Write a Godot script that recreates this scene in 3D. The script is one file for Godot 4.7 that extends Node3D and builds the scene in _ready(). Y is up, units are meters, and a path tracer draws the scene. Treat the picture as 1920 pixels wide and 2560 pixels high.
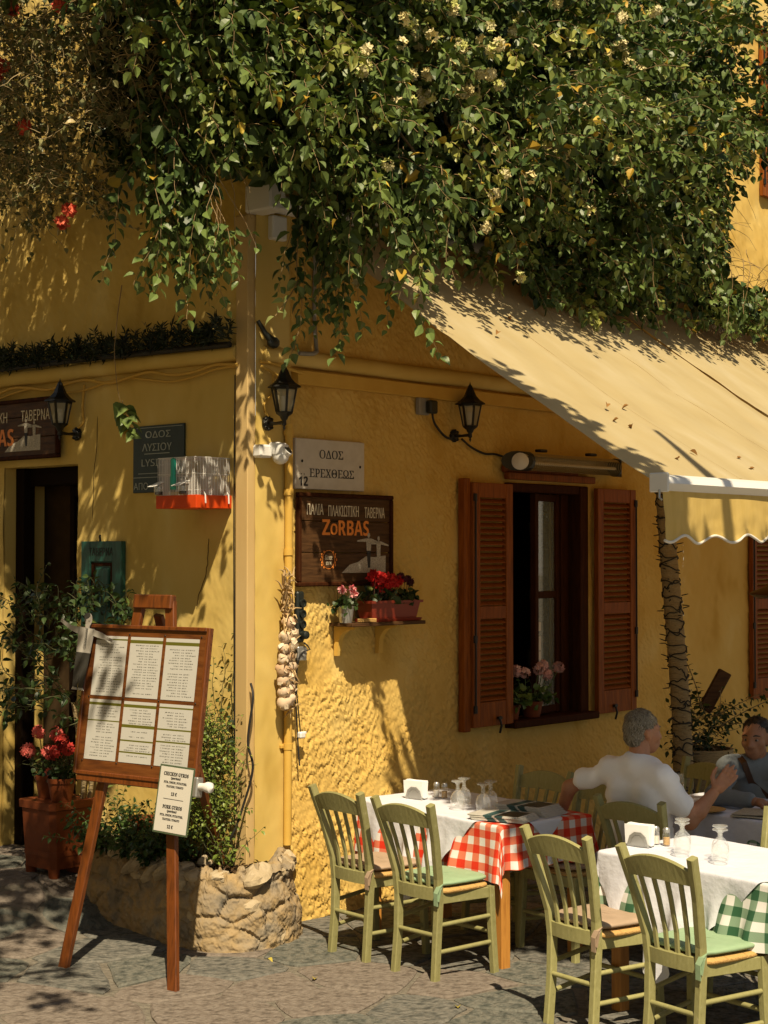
extends Node3D
# A sunlit corner taverna under a bougainvillea: yellow plastered walls, tables, green chairs.

const UP := Vector3.UP
var corner := Vector3(-0.763, 0, -9.403)          # the building's corner on the ground
var along_r := Vector3(0.668, 0, -0.744).normalized()
var out_r := Vector3(0.744, 0, 0.668).normalized()
var along_l := Vector3(-0.744, 0, -0.668).normalized()
var out_l := Vector3(-0.668, 0, 0.744).normalized()
var rng := RandomNumberGenerator.new()
var taken := {}
var noise_a := FastNoiseLite.new()
var noise_b := FastNoiseLite.new()
var M := {}                                        # materials by name

func rw(u: float, h: float, v: float) -> Vector3:  # metres along the right wall, up, out of it
	return corner + along_r * u + out_r * v + UP * h

func lw(u: float, h: float, v: float) -> Vector3:
	return corner + along_l * u + out_l * v + UP * h

func on_r(u: float, h: float, v: float) -> Transform3D:   # x along the right wall, z out of it
	return Transform3D(Basis(along_r, UP, out_r), rw(u, h, v))

func on_l(u: float, h: float, v: float) -> Transform3D:   # x towards the corner, z out of the left wall
	return Transform3D(Basis(-along_l, UP, out_l), lw(u, h, v))

func rise(p: Vector3) -> float:                    # the street climbs a little towards the door
	var d := p - corner
	var u := d.dot(along_l)
	var v := d.dot(out_l)
	return 0.2 * smoothstep(0.75, 1.35, u) * (1.0 - smoothstep(0.5, 1.7, v))

# ---------------------------------------------------------------- mesh builder
class B:
	var v := PackedVector3Array()
	var n := PackedVector3Array()
	var t := PackedVector2Array()
	var c := PackedColorArray()
	var ix := PackedInt32Array()
	var col := Color(1, 1, 1)
	var tinted := false
	var xf := Transform3D()

	func put(p: Vector3, nn: Vector3, uv := Vector2.ZERO) -> int:
		v.append(xf * p)
		n.append((xf.basis * nn).normalized())
		t.append(uv)
		c.append(col)
		return v.size() - 1

	func tri(a: Vector3, b: Vector3, d: Vector3) -> void:
		var nn := (b - a).cross(d - a)
		if nn.length_squared() < 1e-18:
			return
		nn = nn.normalized()
		var i := put(a, nn)
		put(b, nn)
		put(d, nn)
		ix.append_array([i, i + 2, i + 1])

	func quad(a: Vector3, b: Vector3, d: Vector3, e: Vector3, uv := true) -> void:
		var nn := (d - a).cross(e - b).normalized()
		var w := (b - a).length()
		var h := (e - a).length()
		var i := put(a, nn, Vector2(0, h) if uv else Vector2.ZERO)
		put(b, nn, Vector2(w, h))
		put(d, nn, Vector2(w, 0))
		put(e, nn, Vector2(0, 0))
		ix.append_array([i, i + 2, i + 1, i, i + 3, i + 2])

	func face(pts: Array, away: Vector3) -> void:     # a flat convex face turned away from a point
		var mid := Vector3.ZERO
		for p in pts:
			mid += p
		mid /= pts.size()
		var nn: Vector3 = (pts[1] - pts[0]).cross(pts[2] - pts[0])
		var q := pts.duplicate()
		if nn.dot(mid - away) < 0:
			q.reverse()
		for k in range(1, q.size() - 1):
			tri(q[0], q[k], q[k + 1])

	func box(ctr: Vector3, size: Vector3, bev := 0.0) -> void:
		var h := size / 2.0
		bev = minf(bev, minf(h.x, minf(h.y, h.z)) * 0.9)
		var pt := func(s: Vector3, ax: int) -> Vector3:
			var r := Vector3.ZERO
			for k in 3:
				r[k] = s[k] * (h[k] if k == ax else h[k] - bev)
			return ctr + r
		for ax in 3:
			var o1 := (ax + 1) % 3
			var o2 := (ax + 2) % 3
			for sg in [-1.0, 1.0]:
				var ps := []
				for q in [[-1, -1], [1, -1], [1, 1], [-1, 1]]:
					var s := Vector3.ZERO
					s[ax] = sg
					s[o1] = q[0]
					s[o2] = q[1]
					ps.append(pt.call(s, ax))
				face(ps, ctr)
		if bev <= 0.0:
			return
		for ax in 3:
			var o1 := (ax + 1) % 3
			var o2 := (ax + 2) % 3
			for s1 in [-1.0, 1.0]:
				for s2 in [-1.0, 1.0]:
					var a := Vector3.ZERO
					a[o1] = s1
					a[o2] = s2
					var b := a
					a[ax] = -1
					b[ax] = 1
					face([pt.call(a, o1), pt.call(b, o1), pt.call(b, o2), pt.call(a, o2)], ctr)
		for sx in [-1.0, 1.0]:
			for sy in [-1.0, 1.0]:
				for sz in [-1.0, 1.0]:
					var s := Vector3(sx, sy, sz)
					face([pt.call(s, 0), pt.call(s, 1), pt.call(s, 2)], ctr)

	func loft(secs: Array) -> void:                    # flat-sided sweep through equal sections
		var m: int = secs[0].size()
		for k in secs.size() - 1:
			var mid := Vector3.ZERO
			for p in secs[k]:
				mid += p
			for p in secs[k + 1]:
				mid += p
			mid /= 2.0 * m
			for i in m:
				var j := (i + 1) % m
				face([secs[k][i], secs[k][j], secs[k + 1][j], secs[k + 1][i]], mid)
		var inner := Vector3.ZERO
		for s in [[0, 1], [secs.size() - 1, secs.size() - 2]]:
			inner = Vector3.ZERO
			for p in secs[s[1]]:
				inner += p
			face(secs[s[0]], inner / m)

	func bar(pts: Array, w: float, d: float, side: Vector3, ch := 0.0) -> void:   # rectangular bar along a path
		var secs := []
		for k in pts.size():
			var a: Vector3 = pts[maxi(k - 1, 0)]
			var b: Vector3 = pts[mini(k + 1, pts.size() - 1)]
			var dir := (b - a).normalized()
			var sx := (side - dir * side.dot(dir)).normalized()
			var sy := dir.cross(sx)
			var p: Vector3 = pts[k]
			var x := sx * w / 2
			var y := sy * d / 2
			if ch > 0.0:
				var cx := sx * ch
				var cy := sy * ch
				secs.append([p + x - cx + y, p - x + cx + y, p - x + y - cy, p - x - y + cy, p - x + cx - y, p + x - cx - y, p + x - y + cy, p + x + y - cy])
			else:
				secs.append([p + x + y, p - x + y, p - x - y, p + x - y])
		loft(secs)

	func tube(pts: Array, rad, sides := 6, cap := true) -> void:
		var base := v.size()
		var prev := Vector3.ZERO
		var along := 0.0
		for k in pts.size():
			var a: Vector3 = pts[maxi(k - 1, 0)]
			var b: Vector3 = pts[mini(k + 1, pts.size() - 1)]
			var dir := (b - a).normalized()
			if prev == Vector3.ZERO:
				prev = dir.cross(Vector3(0.31, 0.17, 0.93)).normalized()
			prev = (prev - dir * prev.dot(dir)).normalized()
			var oth := dir.cross(prev)
			var r: float = rad[k] if rad is Array else rad
			if k:
				along += (pts[k] - pts[k - 1]).length()
			for i in sides + 1:
				var ang := TAU * i / sides
				var d := prev * cos(ang) + oth * sin(ang)
				put(pts[k] + d * r, d, Vector2(float(i) / sides, along))
		var w := sides + 1
		for k in pts.size() - 1:
			for i in sides:
				var p := base + k * w + i
				ix.append_array([p, p + w, p + 1, p + 1, p + w, p + w + 1])
		if cap:
			for e in [0, pts.size() - 1]:
				var dir: Vector3 = (pts[1] - pts[0]) * -1.0 if e == 0 else pts[e] - pts[e - 1]
				dir = dir.normalized()
				var ctr := v.size()
				v.append(xf * pts[e])
				n.append((xf.basis * dir).normalized())
				t.append(Vector2.ZERO)
				c.append(col)
				for i in w:
					v.append(v[base + e * w + i])
					n.append((xf.basis * dir).normalized())
					t.append(Vector2.ZERO)
					c.append(col)
				for i in sides:
					if e == 0:
						ix.append_array([ctr, ctr + 1 + i, ctr + 2 + i])
					else:
						ix.append_array([ctr, ctr + 2 + i, ctr + 1 + i])

	func lathe(prof: Array, seg := 20, ctr := Vector3.ZERO, flat := false) -> void:   # Vector2(radius, height), outside to the right going up
		if flat:
			for k in prof.size() - 1:
				for i in seg:
					var a0 := TAU * i / seg
					var a1 := TAU * (i + 1) / seg
					var d0 := Vector3(cos(a0), 0, -sin(a0))
					var d1 := Vector3(cos(a1), 0, -sin(a1))
					var p0: Vector2 = prof[k]
					var p1: Vector2 = prof[k + 1]
					var u := Vector3(0, p0.y, 0)
					var w := Vector3(0, p1.y, 0)
					tri(ctr + d0 * p0.x + u, ctr + d1 * p0.x + u, ctr + d1 * p1.x + w)
					tri(ctr + d0 * p0.x + u, ctr + d1 * p1.x + w, ctr + d0 * p1.x + w)
			return
		for k in prof.size() - 1:
			var p0: Vector2 = prof[k]
			var p1: Vector2 = prof[k + 1]
			var dd := (p1 - p0)
			if dd.length() < 1e-7:
				continue
			var n0 := Vector2(dd.y, -dd.x).normalized()
			var n1 := n0
			if k > 0:
				var e := p0 - Vector2(prof[k - 1])
				if e.length() > 1e-7 and e.normalized().dot(dd.normalized()) > 0.7:
					n0 = (n0 + Vector2(e.y, -e.x).normalized()).normalized()
			if k < prof.size() - 2:
				var e := Vector2(prof[k + 2]) - p1
				if e.length() > 1e-7 and e.normalized().dot(dd.normalized()) > 0.7:
					n1 = (n1 + Vector2(e.y, -e.x).normalized()).normalized()
			var base := v.size()
			for i in seg + 1:
				var a := TAU * i / seg
				var d := Vector3(cos(a), 0, -sin(a))
				put(ctr + d * p0.x + Vector3(0, p0.y, 0), d * n0.x + Vector3(0, n0.y, 0), Vector2(float(i) / seg, p0.y))
				put(ctr + d * p1.x + Vector3(0, p1.y, 0), d * n1.x + Vector3(0, n1.y, 0), Vector2(float(i) / seg, p1.y))
			for i in seg:
				var p := base + i * 2
				ix.append_array([p, p + 1, p + 2, p + 2, p + 1, p + 3])

	func grid(nu: int, nv: int, f: Callable, uv: Callable, keep = null) -> void:   # f(i, j): counter-clockwise as i then j grow
		var base := v.size()
		var ps := PackedVector3Array()
		ps.resize((nu + 1) * (nv + 1))
		for j in nv + 1:
			for i in nu + 1:
				ps[j * (nu + 1) + i] = f.call(i, j)
		var w := nu + 1
		for j in nv + 1:
			for i in nu + 1:
				var a := ps[j * w + maxi(i - 1, 0)]
				var b := ps[j * w + mini(i + 1, nu)]
				var d := ps[maxi(j - 1, 0) * w + i]
				var e := ps[mini(j + 1, nv) * w + i]
				put(ps[j * w + i], (b - a).cross(e - d), uv.call(i, j))
		var has: bool = keep != null
		for j in nv:
			for i in nu:
				if has and not keep.call(i, j):
					continue
				var p := base + j * w + i
				ix.append_array([p, p + w, p + 1, p + 1, p + w, p + w + 1])

	func prism(poly: PackedVector2Array, z0: float, z1: float, bev := 0.0) -> void:   # outline in x, y; thickness in z
		if not Geometry2D.is_polygon_clockwise(poly):
			pass
		else:
			poly = poly.duplicate()
			poly.reverse()
		var top := poly
		if bev > 0.0:
			var q := Geometry2D.offset_polygon(poly, -bev)
			if q.size() == 1 and q[0].size() == poly.size():
				top = PackedVector2Array()
				for p in poly:                               # match corners by nearness
					var best := q[0][0]
					for r in q[0]:
						if r.distance_squared_to(p) < best.distance_squared_to(p):
							best = r
					top.append(best)
			else:
				bev = 0.0
		var idx := Geometry2D.triangulate_polygon(top)
		for k in range(0, idx.size(), 3):
			var a := top[idx[k]]
			var b := top[idx[k + 1]]
			var d := top[idx[k + 2]]
			if (b - a).cross(d - a) < 0:
				var s := b
				b = d
				d = s
			tri(Vector3(a.x, a.y, z1), Vector3(b.x, b.y, z1), Vector3(d.x, d.y, z1))
			tri(Vector3(a.x, a.y, z0), Vector3(d.x, d.y, z0), Vector3(b.x, b.y, z0))
		for i in poly.size():
			var a := poly[i]
			var b := poly[(i + 1) % poly.size()]
			var zm := z1 - bev
			quad(Vector3(a.x, a.y, z0), Vector3(b.x, b.y, z0), Vector3(b.x, b.y, zm), Vector3(a.x, a.y, zm))
			if bev > 0.0:
				var e := top[i]
				var g := top[(i + 1) % poly.size()]
				quad(Vector3(a.x, a.y, zm), Vector3(b.x, b.y, zm), Vector3(g.x, g.y, z1), Vector3(e.x, e.y, z1))
			if bev > 0.0:
				pass

	func ball(ctr: Vector3, r: Vector3, seg := 10, f = null) -> void:
		var rings := maxi(seg / 2, 3)
		grid(seg, rings, func(i: int, j: int) -> Vector3:
			var a := TAU * i / seg
			var b := PI * (float(j) / rings - 0.5)
			var d := Vector3(cos(b) * cos(a), sin(b), -cos(b) * sin(a))
			var k: float = f.call(d) if f != null else 1.0
			return ctr + d * r * k, func(i: int, j: int) -> Vector2: return Vector2(float(i) / seg, float(j) / rings))

	func rock(ctr: Vector3, r: Vector3, g: RandomNumberGenerator, cuts := 14, seg := 12) -> void:   # a ball cut by random planes, flat facets
		var pl := []
		for k in cuts:
			var d := Vector3(g.randfn(), g.randfn(), g.randfn()).normalized()
			pl.append([d, g.randf_range(0.62, 0.9)])
		var rings := seg / 2
		var pt := func(i: int, j: int) -> Vector3:
			var a := TAU * (i % seg) / seg
			var b := PI * (float(j) / rings - 0.5)
			var d := Vector3(cos(b) * cos(a), sin(b), -cos(b) * sin(a))
			var k := 1.0
			for p in pl:
				var q: float = d.dot(p[0])
				if q > 0.01:
					k = minf(k, p[1] / q)
			return ctr + d * r * k
		for j in rings:
			for i in seg:
				var a: Vector3 = pt.call(i, j)
				var b: Vector3 = pt.call(i + 1, j)
				var d: Vector3 = pt.call(i + 1, j + 1)
				var e: Vector3 = pt.call(i, j + 1)
				tri(a, b, d)
				tri(a, d, e)

	func mesh() -> ArrayMesh:
		var a := []
		a.resize(Mesh.ARRAY_MAX)
		a[Mesh.ARRAY_VERTEX] = v
		a[Mesh.ARRAY_NORMAL] = n
		a[Mesh.ARRAY_TEX_UV] = t
		if tinted:
			a[Mesh.ARRAY_COLOR] = c
		a[Mesh.ARRAY_INDEX] = ix
		var m := ArrayMesh.new()
		m.add_surface_from_arrays(Mesh.PRIMITIVE_TRIANGLES, a)
		return m

# ---------------------------------------------------------------- objects
func numbered(called: String) -> String:
	var k: int = taken.get(called, -1) + 1
	taken[called] = k
	return called if k == 0 else "%s_%03d" % [called, k]

func tag(o: Node, label: String, category: String, group := "") -> Node:
	o.set_meta("label", label)
	o.set_meta("category", category)
	if group:
		o.set_meta("group", group)
	return o

func thing(called: String, label: String, category: String, at := Transform3D(), group := "") -> Node3D:
	var o := Node3D.new()
	o.name = numbered(called)
	add_child(o)
	o.transform = at
	tag(o, label, category, group)
	return o

func give(called: String, mesh: Mesh, m: Material, parent: Node3D, at := Transform3D()) -> MeshInstance3D:
	var o := MeshInstance3D.new()
	o.name = numbered(called) if parent == self else called
	if parent != self:
		var k := 0
		while parent.has_node(NodePath(o.name)):
			k += 1
			o.name = "%s_%03d" % [called, k]
	o.mesh = mesh
	o.material_override = m
	o.transform = at
	parent.add_child(o, true)
	return o

func obj(called: String, b: B, m: Material, parent: Node3D = self, at := Transform3D()) -> MeshInstance3D:
	return give(called, b.mesh(), m, parent, at)

func struct(called: String, b: B, m: Material, parent: Node3D = self, at := Transform3D()) -> MeshInstance3D:
	var o := obj(called, b, m, parent, at)
	o.set_meta("kind", "structure")
	return o

func copy_of(o: Node3D, at: Transform3D, label := "", group := "") -> Node3D:
	var base: String = o.name
	var cut := RegEx.create_from_string("_[0-9]{3}$").sub(base, "")
	var r: Node3D = o.duplicate()
	r.name = numbered(cut)
	add_child(r)
	r.transform = at
	if label:
		r.set_meta("label", label)
	if group:
		r.set_meta("group", group)
	return r

func swarm(called: String, mesh: Mesh, m: Material, parent: Node3D, xs: Array, cols: Array) -> MultiMeshInstance3D:
	var mm := MultiMesh.new()
	mm.transform_format = MultiMesh.TRANSFORM_3D
	mm.use_colors = true
	mm.mesh = mesh
	mm.instance_count = xs.size()
	for k in xs.size():
		mm.set_instance_transform(k, xs[k])
		mm.set_instance_color(k, cols[k])
	var o := MultiMeshInstance3D.new()
	o.name = numbered(called) if parent == self else called
	o.multimesh = mm
	o.material_override = m
	o.set_meta("kind", "stuff")
	parent.add_child(o, true)
	return o

func lettering(s: String, face: String, high: float, wide: float, m: Material, parent: Node3D, at: Transform3D, called := "lettering", bold := false) -> MeshInstance3D:
	var f := SystemFont.new()
	f.font_names = PackedStringArray([face])
	if bold:
		f.font_weight = 700
	var tm := TextMesh.new()
	tm.text = s
	tm.font = f
	tm.font_size = 120
	tm.pixel_size = 0.003
	tm.depth = 0.02
	tm.curve_step = 6.0
	var bx := tm.get_aabb()
	var k := Vector3(wide / maxf(bx.size.x, 0.001), high / maxf(bx.size.y, 0.001), 0.1)
	var o := give(called, tm, m, parent)
	o.transform = at * Transform3D(Basis.from_scale(k), -bx.get_center() * k)
	return o

# ---------------------------------------------------------------- materials (base colours given linear)
func lin(r: float, g: float, b: float, a := 1.0) -> Color:
	var c := Color(r, g, b).linear_to_srgb()
	c.a = a
	return c

func plain(called: String, c: Color, rough := 0.7, metal := 0.0) -> StandardMaterial3D:
	var m := StandardMaterial3D.new()
	m.resource_name = called
	m.albedo_color = c
	m.roughness = rough
	m.metallic = metal
	M[called] = m
	return m

func noise_tex(stops: Array, freq: float, sd: int, oct := 4, size := 256, kind := FastNoiseLite.TYPE_SIMPLEX_SMOOTH) -> NoiseTexture2D:
	var f := FastNoiseLite.new()
	f.noise_type = kind
	f.seed = sd
	f.frequency = freq
	f.fractal_octaves = oct
	f.fractal_gain = 0.55
	var t := NoiseTexture2D.new()
	t.width = size
	t.height = size
	t.seamless = true
	t.noise = f
	if stops.size():
		var g := Gradient.new()
		var os := PackedFloat32Array()
		var cs := PackedColorArray()
		for k in stops.size():
			os.append(float(k) / (stops.size() - 1))
			cs.append(stops[k])
		g.offsets = os
		g.colors = cs
		t.color_ramp = g
	return t

var bumps := {}
func bump_tex(freq: float, sd: int, kind := FastNoiseLite.TYPE_SIMPLEX_SMOOTH) -> NoiseTexture2D:
	var key := "%s %s %s" % [freq, sd, kind]
	if not bumps.has(key):
		bumps[key] = noise_tex([], freq, sd, 4, 256, kind)
	return bumps[key]

func patchy(called: String, stops: Array, scale: Vector3, rough := 0.8, relief := 0.0, freq := 0.02, sd := 1, in_world := false, bfreq := 0.03) -> StandardMaterial3D:
	var m := StandardMaterial3D.new()
	m.resource_name = called
	m.albedo_texture = noise_tex(stops, freq, sd)
	m.roughness = rough
	m.uv1_triplanar = true
	m.uv1_world_triplanar = in_world
	m.uv1_scale = scale
	if relief > 0.0:
		m.heightmap_enabled = true
		m.heightmap_texture = bump_tex(bfreq, 5)
		m.heightmap_scale = relief
	M[called] = m
	return m

# ---------------------------------------------------------------- the scene
func _ready() -> void:
	# camera, sky, sun, exposure
	var cam := Camera3D.new()
	cam.name = "camera"
	cam.fov = 34.81
	cam.far = 400.0
	cam.near = 0.05
	cam.position = Vector3(0, 2.15, 0)
	cam.rotation_degrees = Vector3(1.528, 0, 0)
	add_child(cam)
	cam.current = true
	var sky_m := ProceduralSkyMaterial.new()
	sky_m.sky_top_color = lin(0.24, 0.29, 0.36)
	sky_m.sky_horizon_color = lin(0.66, 0.58, 0.43)
	sky_m.ground_bottom_color = lin(0.16, 0.12, 0.07)
	sky_m.ground_horizon_color = lin(0.46, 0.40, 0.31)
	sky_m.sky_energy_multiplier = 0.8
	var sky := Sky.new()
	sky.sky_material = sky_m
	var env := Environment.new()
	env.background_mode = Environment.BG_SKY
	env.sky = sky
	env.background_energy_multiplier = 0.95
	env.tonemap_mode = Environment.TONE_MAPPER_LINEAR
	env.tonemap_exposure = 1.5
	env.sdfgi_enabled = true
	env.ssao_enabled = true
	env.ssil_enabled = true
	var we := WorldEnvironment.new()
	we.name = "world"
	we.environment = env
	add_child(we)
	var sun := DirectionalLight3D.new()
	sun.name = "sun"
	sun.light_color = Color(1.0, 0.92, 0.78)
	sun.light_energy = 1.5
	sun.light_angular_distance = 0.5
	sun.shadow_enabled = true
	add_child(sun)
	sun.look_at_from_position(Vector3.ZERO, Vector3(-0.088, -0.803, -0.589), UP)

	rng.seed = 20240611
	noise_a.seed = 11
	noise_a.frequency = 1.0
	noise_a.fractal_octaves = 3
	noise_b.seed = 23
	noise_b.frequency = 1.0
	noise_b.noise_type = FastNoiseLite.TYPE_SIMPLEX_SMOOTH
	noise_b.fractal_type = FastNoiseLite.FRACTAL_NONE
	make_materials()
	_dull()
	build_ground()
	build_building()
	build_awning()
	build_wall_things()
	build_left_things()
	build_planter()
	build_easel()
	build_tables()
	build_people()
	build_plants()
	build_vine()

func make_materials() -> void:
	patchy("plaster_rough", [lin(0.49, 0.305, 0.062), lin(0.61, 0.412, 0.118), lin(0.64, 0.448, 0.138), lin(0.68, 0.515, 0.20)], Vector3(0.5, 0.35, 0.5), 0.9, 0.35, 0.012, 3)
	patchy("plaster_smooth", [lin(0.46, 0.315, 0.078), lin(0.60, 0.435, 0.130), lin(0.63, 0.47, 0.155), lin(0.68, 0.54, 0.22)], Vector3(0.55, 0.3, 0.55), 0.85, 0.12, 0.012, 4)
	patchy("trim_ochre", [lin(0.55, 0.34, 0.068), lin(0.62, 0.40, 0.088)], Vector3(0.8, 0.8, 0.8), 0.6, 0.05, 0.02, 5)
	patchy("post_ochre", [lin(0.52, 0.36, 0.15), lin(0.58, 0.42, 0.19)], Vector3(1, 0.3, 1), 0.55, 0.03, 0.02, 6)
	patchy("slate", [lin(0.048, 0.050, 0.046), lin(0.112, 0.112, 0.100), lin(0.180, 0.172, 0.150), lin(0.070, 0.072, 0.066)], Vector3(1.9, 1.0, 2.4), 0.85, 1.3, 0.024, 7)
	patchy("slate_green", [lin(0.046, 0.052, 0.045), lin(0.100, 0.105, 0.092), lin(0.165, 0.162, 0.138), lin(0.068, 0.072, 0.063)], Vector3(2.3, 1.0, 1.7), 0.82, 1.3, 0.024, 8)
	patchy("slate_brown", [lin(0.085, 0.074, 0.062), lin(0.158, 0.132, 0.110), lin(0.21, 0.18, 0.152), lin(0.115, 0.098, 0.083)], Vector3(2.2, 1.0, 2.2), 0.9, 1.1, 0.024, 9)
	patchy("mortar", [lin(0.12, 0.108, 0.088), lin(0.22, 0.198, 0.16)], Vector3(2.5, 2.5, 2.5), 0.95, 0.8, 0.03, 10)
	patchy("wood_shutter", [lin(0.13, 0.034, 0.004), lin(0.225, 0.063, 0.007), lin(0.29, 0.09, 0.011)], Vector3(6, 0.6, 6), 0.55, 0.06, 0.02, 11)
	patchy("wood_dark", [lin(0.030, 0.010, 0.004), lin(0.062, 0.021, 0.007)], Vector3(5, 0.8, 5), 0.65, 0.05, 0.02, 12)
	patchy("wood_sign", [lin(0.035, 0.017, 0.007), lin(0.075, 0.036, 0.014), lin(0.10, 0.05, 0.02)], Vector3(0.8, 7, 7), 0.6, 0.1, 0.02, 13)
	patchy("wood_easel", [lin(0.075, 0.021, 0.005), lin(0.165, 0.046, 0.008), lin(0.05, 0.016, 0.005)], Vector3(5, 0.7, 5), 0.4, 0.08, 0.02, 14)
	patchy("wood_table", [lin(0.40, 0.17, 0.03), lin(0.50, 0.23, 0.045), lin(0.33, 0.13, 0.025)], Vector3(5, 0.6, 5), 0.45, 0.04, 0.02, 15)
	patchy("chair_green", [lin(0.16, 0.145, 0.065), lin(0.245, 0.236, 0.104), lin(0.27, 0.26, 0.118), lin(0.275, 0.265, 0.12), lin(0.28, 0.27, 0.124), lin(0.29, 0.28, 0.13), lin(0.31, 0.30, 0.15), lin(0.45, 0.40, 0.28)], Vector3(5, 2.5, 5), 0.5, 0.06, 0.03, 16)
	patchy("rush", [lin(0.30, 0.17, 0.05), lin(0.55, 0.34, 0.11), lin(0.40, 0.23, 0.07)], Vector3(1.2, 14, 9), 0.8, 0.4, 0.03, 17)
	patchy("cushion_green", [lin(0.24, 0.36, 0.21), lin(0.29, 0.41, 0.25)], Vector3(1.5, 1.5, 1.5), 0.75, 0.12, 0.02, 18)
	patchy("cushion_taupe", [lin(0.33, 0.24, 0.16), lin(0.40, 0.29, 0.20)], Vector3(1.5, 1.5, 1.5), 0.8, 0.12, 0.02, 19)
	patchy("stone", [lin(0.20, 0.155, 0.09), lin(0.37, 0.30, 0.19), lin(0.46, 0.38, 0.26), lin(0.28, 0.24, 0.17)], Vector3(1.6, 1.6, 1.6), 0.9, 1.3, 0.02, 20)
	patchy("stone_wall", [lin(0.10, 0.098, 0.088), lin(0.25, 0.205, 0.145), lin(0.36, 0.255, 0.125), lin(0.30, 0.25, 0.18), lin(0.14, 0.132, 0.112)], Vector3(0.9, 0.9, 0.9), 0.95, 2.2, 0.014, 21, false, 0.05)
	patchy("soil", [lin(0.012, 0.009, 0.006), lin(0.05, 0.035, 0.02)], Vector3(6, 6, 6), 0.95, 2.0, 0.03, 22)
	patchy("terracotta", [lin(0.105, 0.027, 0.009), lin(0.165, 0.043, 0.013), lin(0.13, 0.036, 0.014)], Vector3(1.2, 1.2, 1.2), 0.5, 0.08, 0.02, 23)
	patchy("awning_cloth", [lin(0.38, 0.29, 0.135), lin(0.47, 0.375, 0.185), lin(0.50, 0.41, 0.22), lin(0.57, 0.49, 0.31)], Vector3(0.6, 0.6, 0.3), 0.8, 0.1, 0.012, 24)
	M.awning_cloth.backlight_enabled = true
	M.awning_cloth.backlight = Color(0.72, 0.58, 0.30)
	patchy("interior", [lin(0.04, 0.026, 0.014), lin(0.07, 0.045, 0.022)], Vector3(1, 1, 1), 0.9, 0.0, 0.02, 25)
	patchy("bark", [lin(0.16, 0.12, 0.06), lin(0.30, 0.23, 0.12), lin(0.22, 0.17, 0.09)], Vector3(2, 8, 2), 0.9, 0.6, 0.03, 26)
	patchy("twig", [lin(0.22, 0.14, 0.06), lin(0.36, 0.25, 0.12)], Vector3(4, 4, 4), 0.85, 0.0, 0.03, 27)
	plain("black_iron", lin(0.012, 0.011, 0.008), 0.45, 0.3)
	plain("black_plastic", lin(0.010, 0.014, 0.012), 0.45)
	plain("cable", lin(0.012, 0.011, 0.010), 0.6)
	plain("white_paint", lin(0.68, 0.64, 0.56), 0.5)
	plain("white_plastic", lin(0.72, 0.72, 0.70), 0.35)
	plain("white_metal", lin(0.72, 0.71, 0.68), 0.35)
	plain("grey_metal", lin(0.42, 0.42, 0.40), 0.35, 0.7)
	plain("grey_plastic", lin(0.25, 0.25, 0.24), 0.45)
	plain("ink", lin(0.02, 0.02, 0.02), 0.7)
	plain("cream_ink", lin(0.62, 0.55, 0.40), 0.7)
	plain("orange_ink", lin(0.78, 0.24, 0.03), 0.6)
	plain("red_plastic", lin(0.75, 0.085, 0.012), 0.3)
	var gl := plain("glass", Color(0.97, 0.99, 0.98, 0.05), 0.02)
	gl.transparency = BaseMaterial3D.TRANSPARENCY_ALPHA
	var pn := plain("window_glass", Color(0.85, 0.9, 0.85, 0.12), 0.03)
	pn.transparency = BaseMaterial3D.TRANSPARENCY_ALPHA
	var tn := plain("tinted", Color(1, 1, 1), 0.7)
	tn.vertex_color_use_as_albedo = true
	var lt := plain("leaf_tint", Color(1, 1, 1), 0.42)
	lt.vertex_color_use_as_albedo = true
	lt.backlight_enabled = true
	lt.backlight = Color(0.42, 0.46, 0.18)
	plain("twig_pale", lin(0.40, 0.31, 0.16), 0.85)
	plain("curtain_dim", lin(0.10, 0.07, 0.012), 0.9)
	plain("door_black", lin(0.012, 0.007, 0.004), 0.7)
	patchy("valance_cloth", [lin(0.56, 0.40, 0.11), lin(0.64, 0.47, 0.15)], Vector3(3, 0.6, 3), 0.85, 0.1, 0.02, 61)
	M.valance_cloth.backlight_enabled = true
	M.valance_cloth.backlight = Color(0.6, 0.5, 0.25)
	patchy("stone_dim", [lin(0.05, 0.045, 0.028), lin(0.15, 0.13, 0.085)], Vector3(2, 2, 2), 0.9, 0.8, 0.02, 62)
	plain("leaf_yellow", lin(0.40, 0.33, 0.05), 0.7)
	plain("leaf_stem", lin(0.07, 0.075, 0.03), 0.7)
	plain("heater_brass", lin(0.42, 0.33, 0.16), 0.4, 0.35)
	var dg := plain("drinker_green", lin(0.02, 0.42, 0.30), 0.25)
	dg.backlight_enabled = true
	dg.backlight = Color(0.5, 0.6, 0.55)
	M.red_plastic.backlight_enabled = true
	M.red_plastic.backlight = Color(0.8, 0.35, 0.2)
	plain("sleeve", lin(0.07, 0.10, 0.055), 0.2)
	plain("paper", lin(0.58, 0.56, 0.50), 0.25)
	plain("cut_light", lin(0.42, 0.40, 0.36), 0.6)
	plain("cut_dark", lin(0.035, 0.034, 0.030), 0.6)
	plain("cut_skin", lin(0.36, 0.33, 0.29), 0.6)
	patchy("linen", [lin(0.60, 0.615, 0.69), lin(0.66, 0.675, 0.74)], Vector3(2, 2, 2), 0.9, 0.25, 0.012, 51)
	var gt := plain("glass_thick", Color(0.96, 0.98, 0.97, 0.14), 0.02)
	gt.transparency = BaseMaterial3D.TRANSPARENCY_ALPHA
	var wn := plain("wine", Color(0.75, 0.62, 0.20, 0.35), 0.03)
	wn.transparency = BaseMaterial3D.TRANSPARENCY_ALPHA
	patchy("newsprint", [lin(0.30, 0.26, 0.18), lin(0.48, 0.43, 0.32)], Vector3(7, 7, 7), 0.8, 0.0, 0.03, 52)
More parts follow.
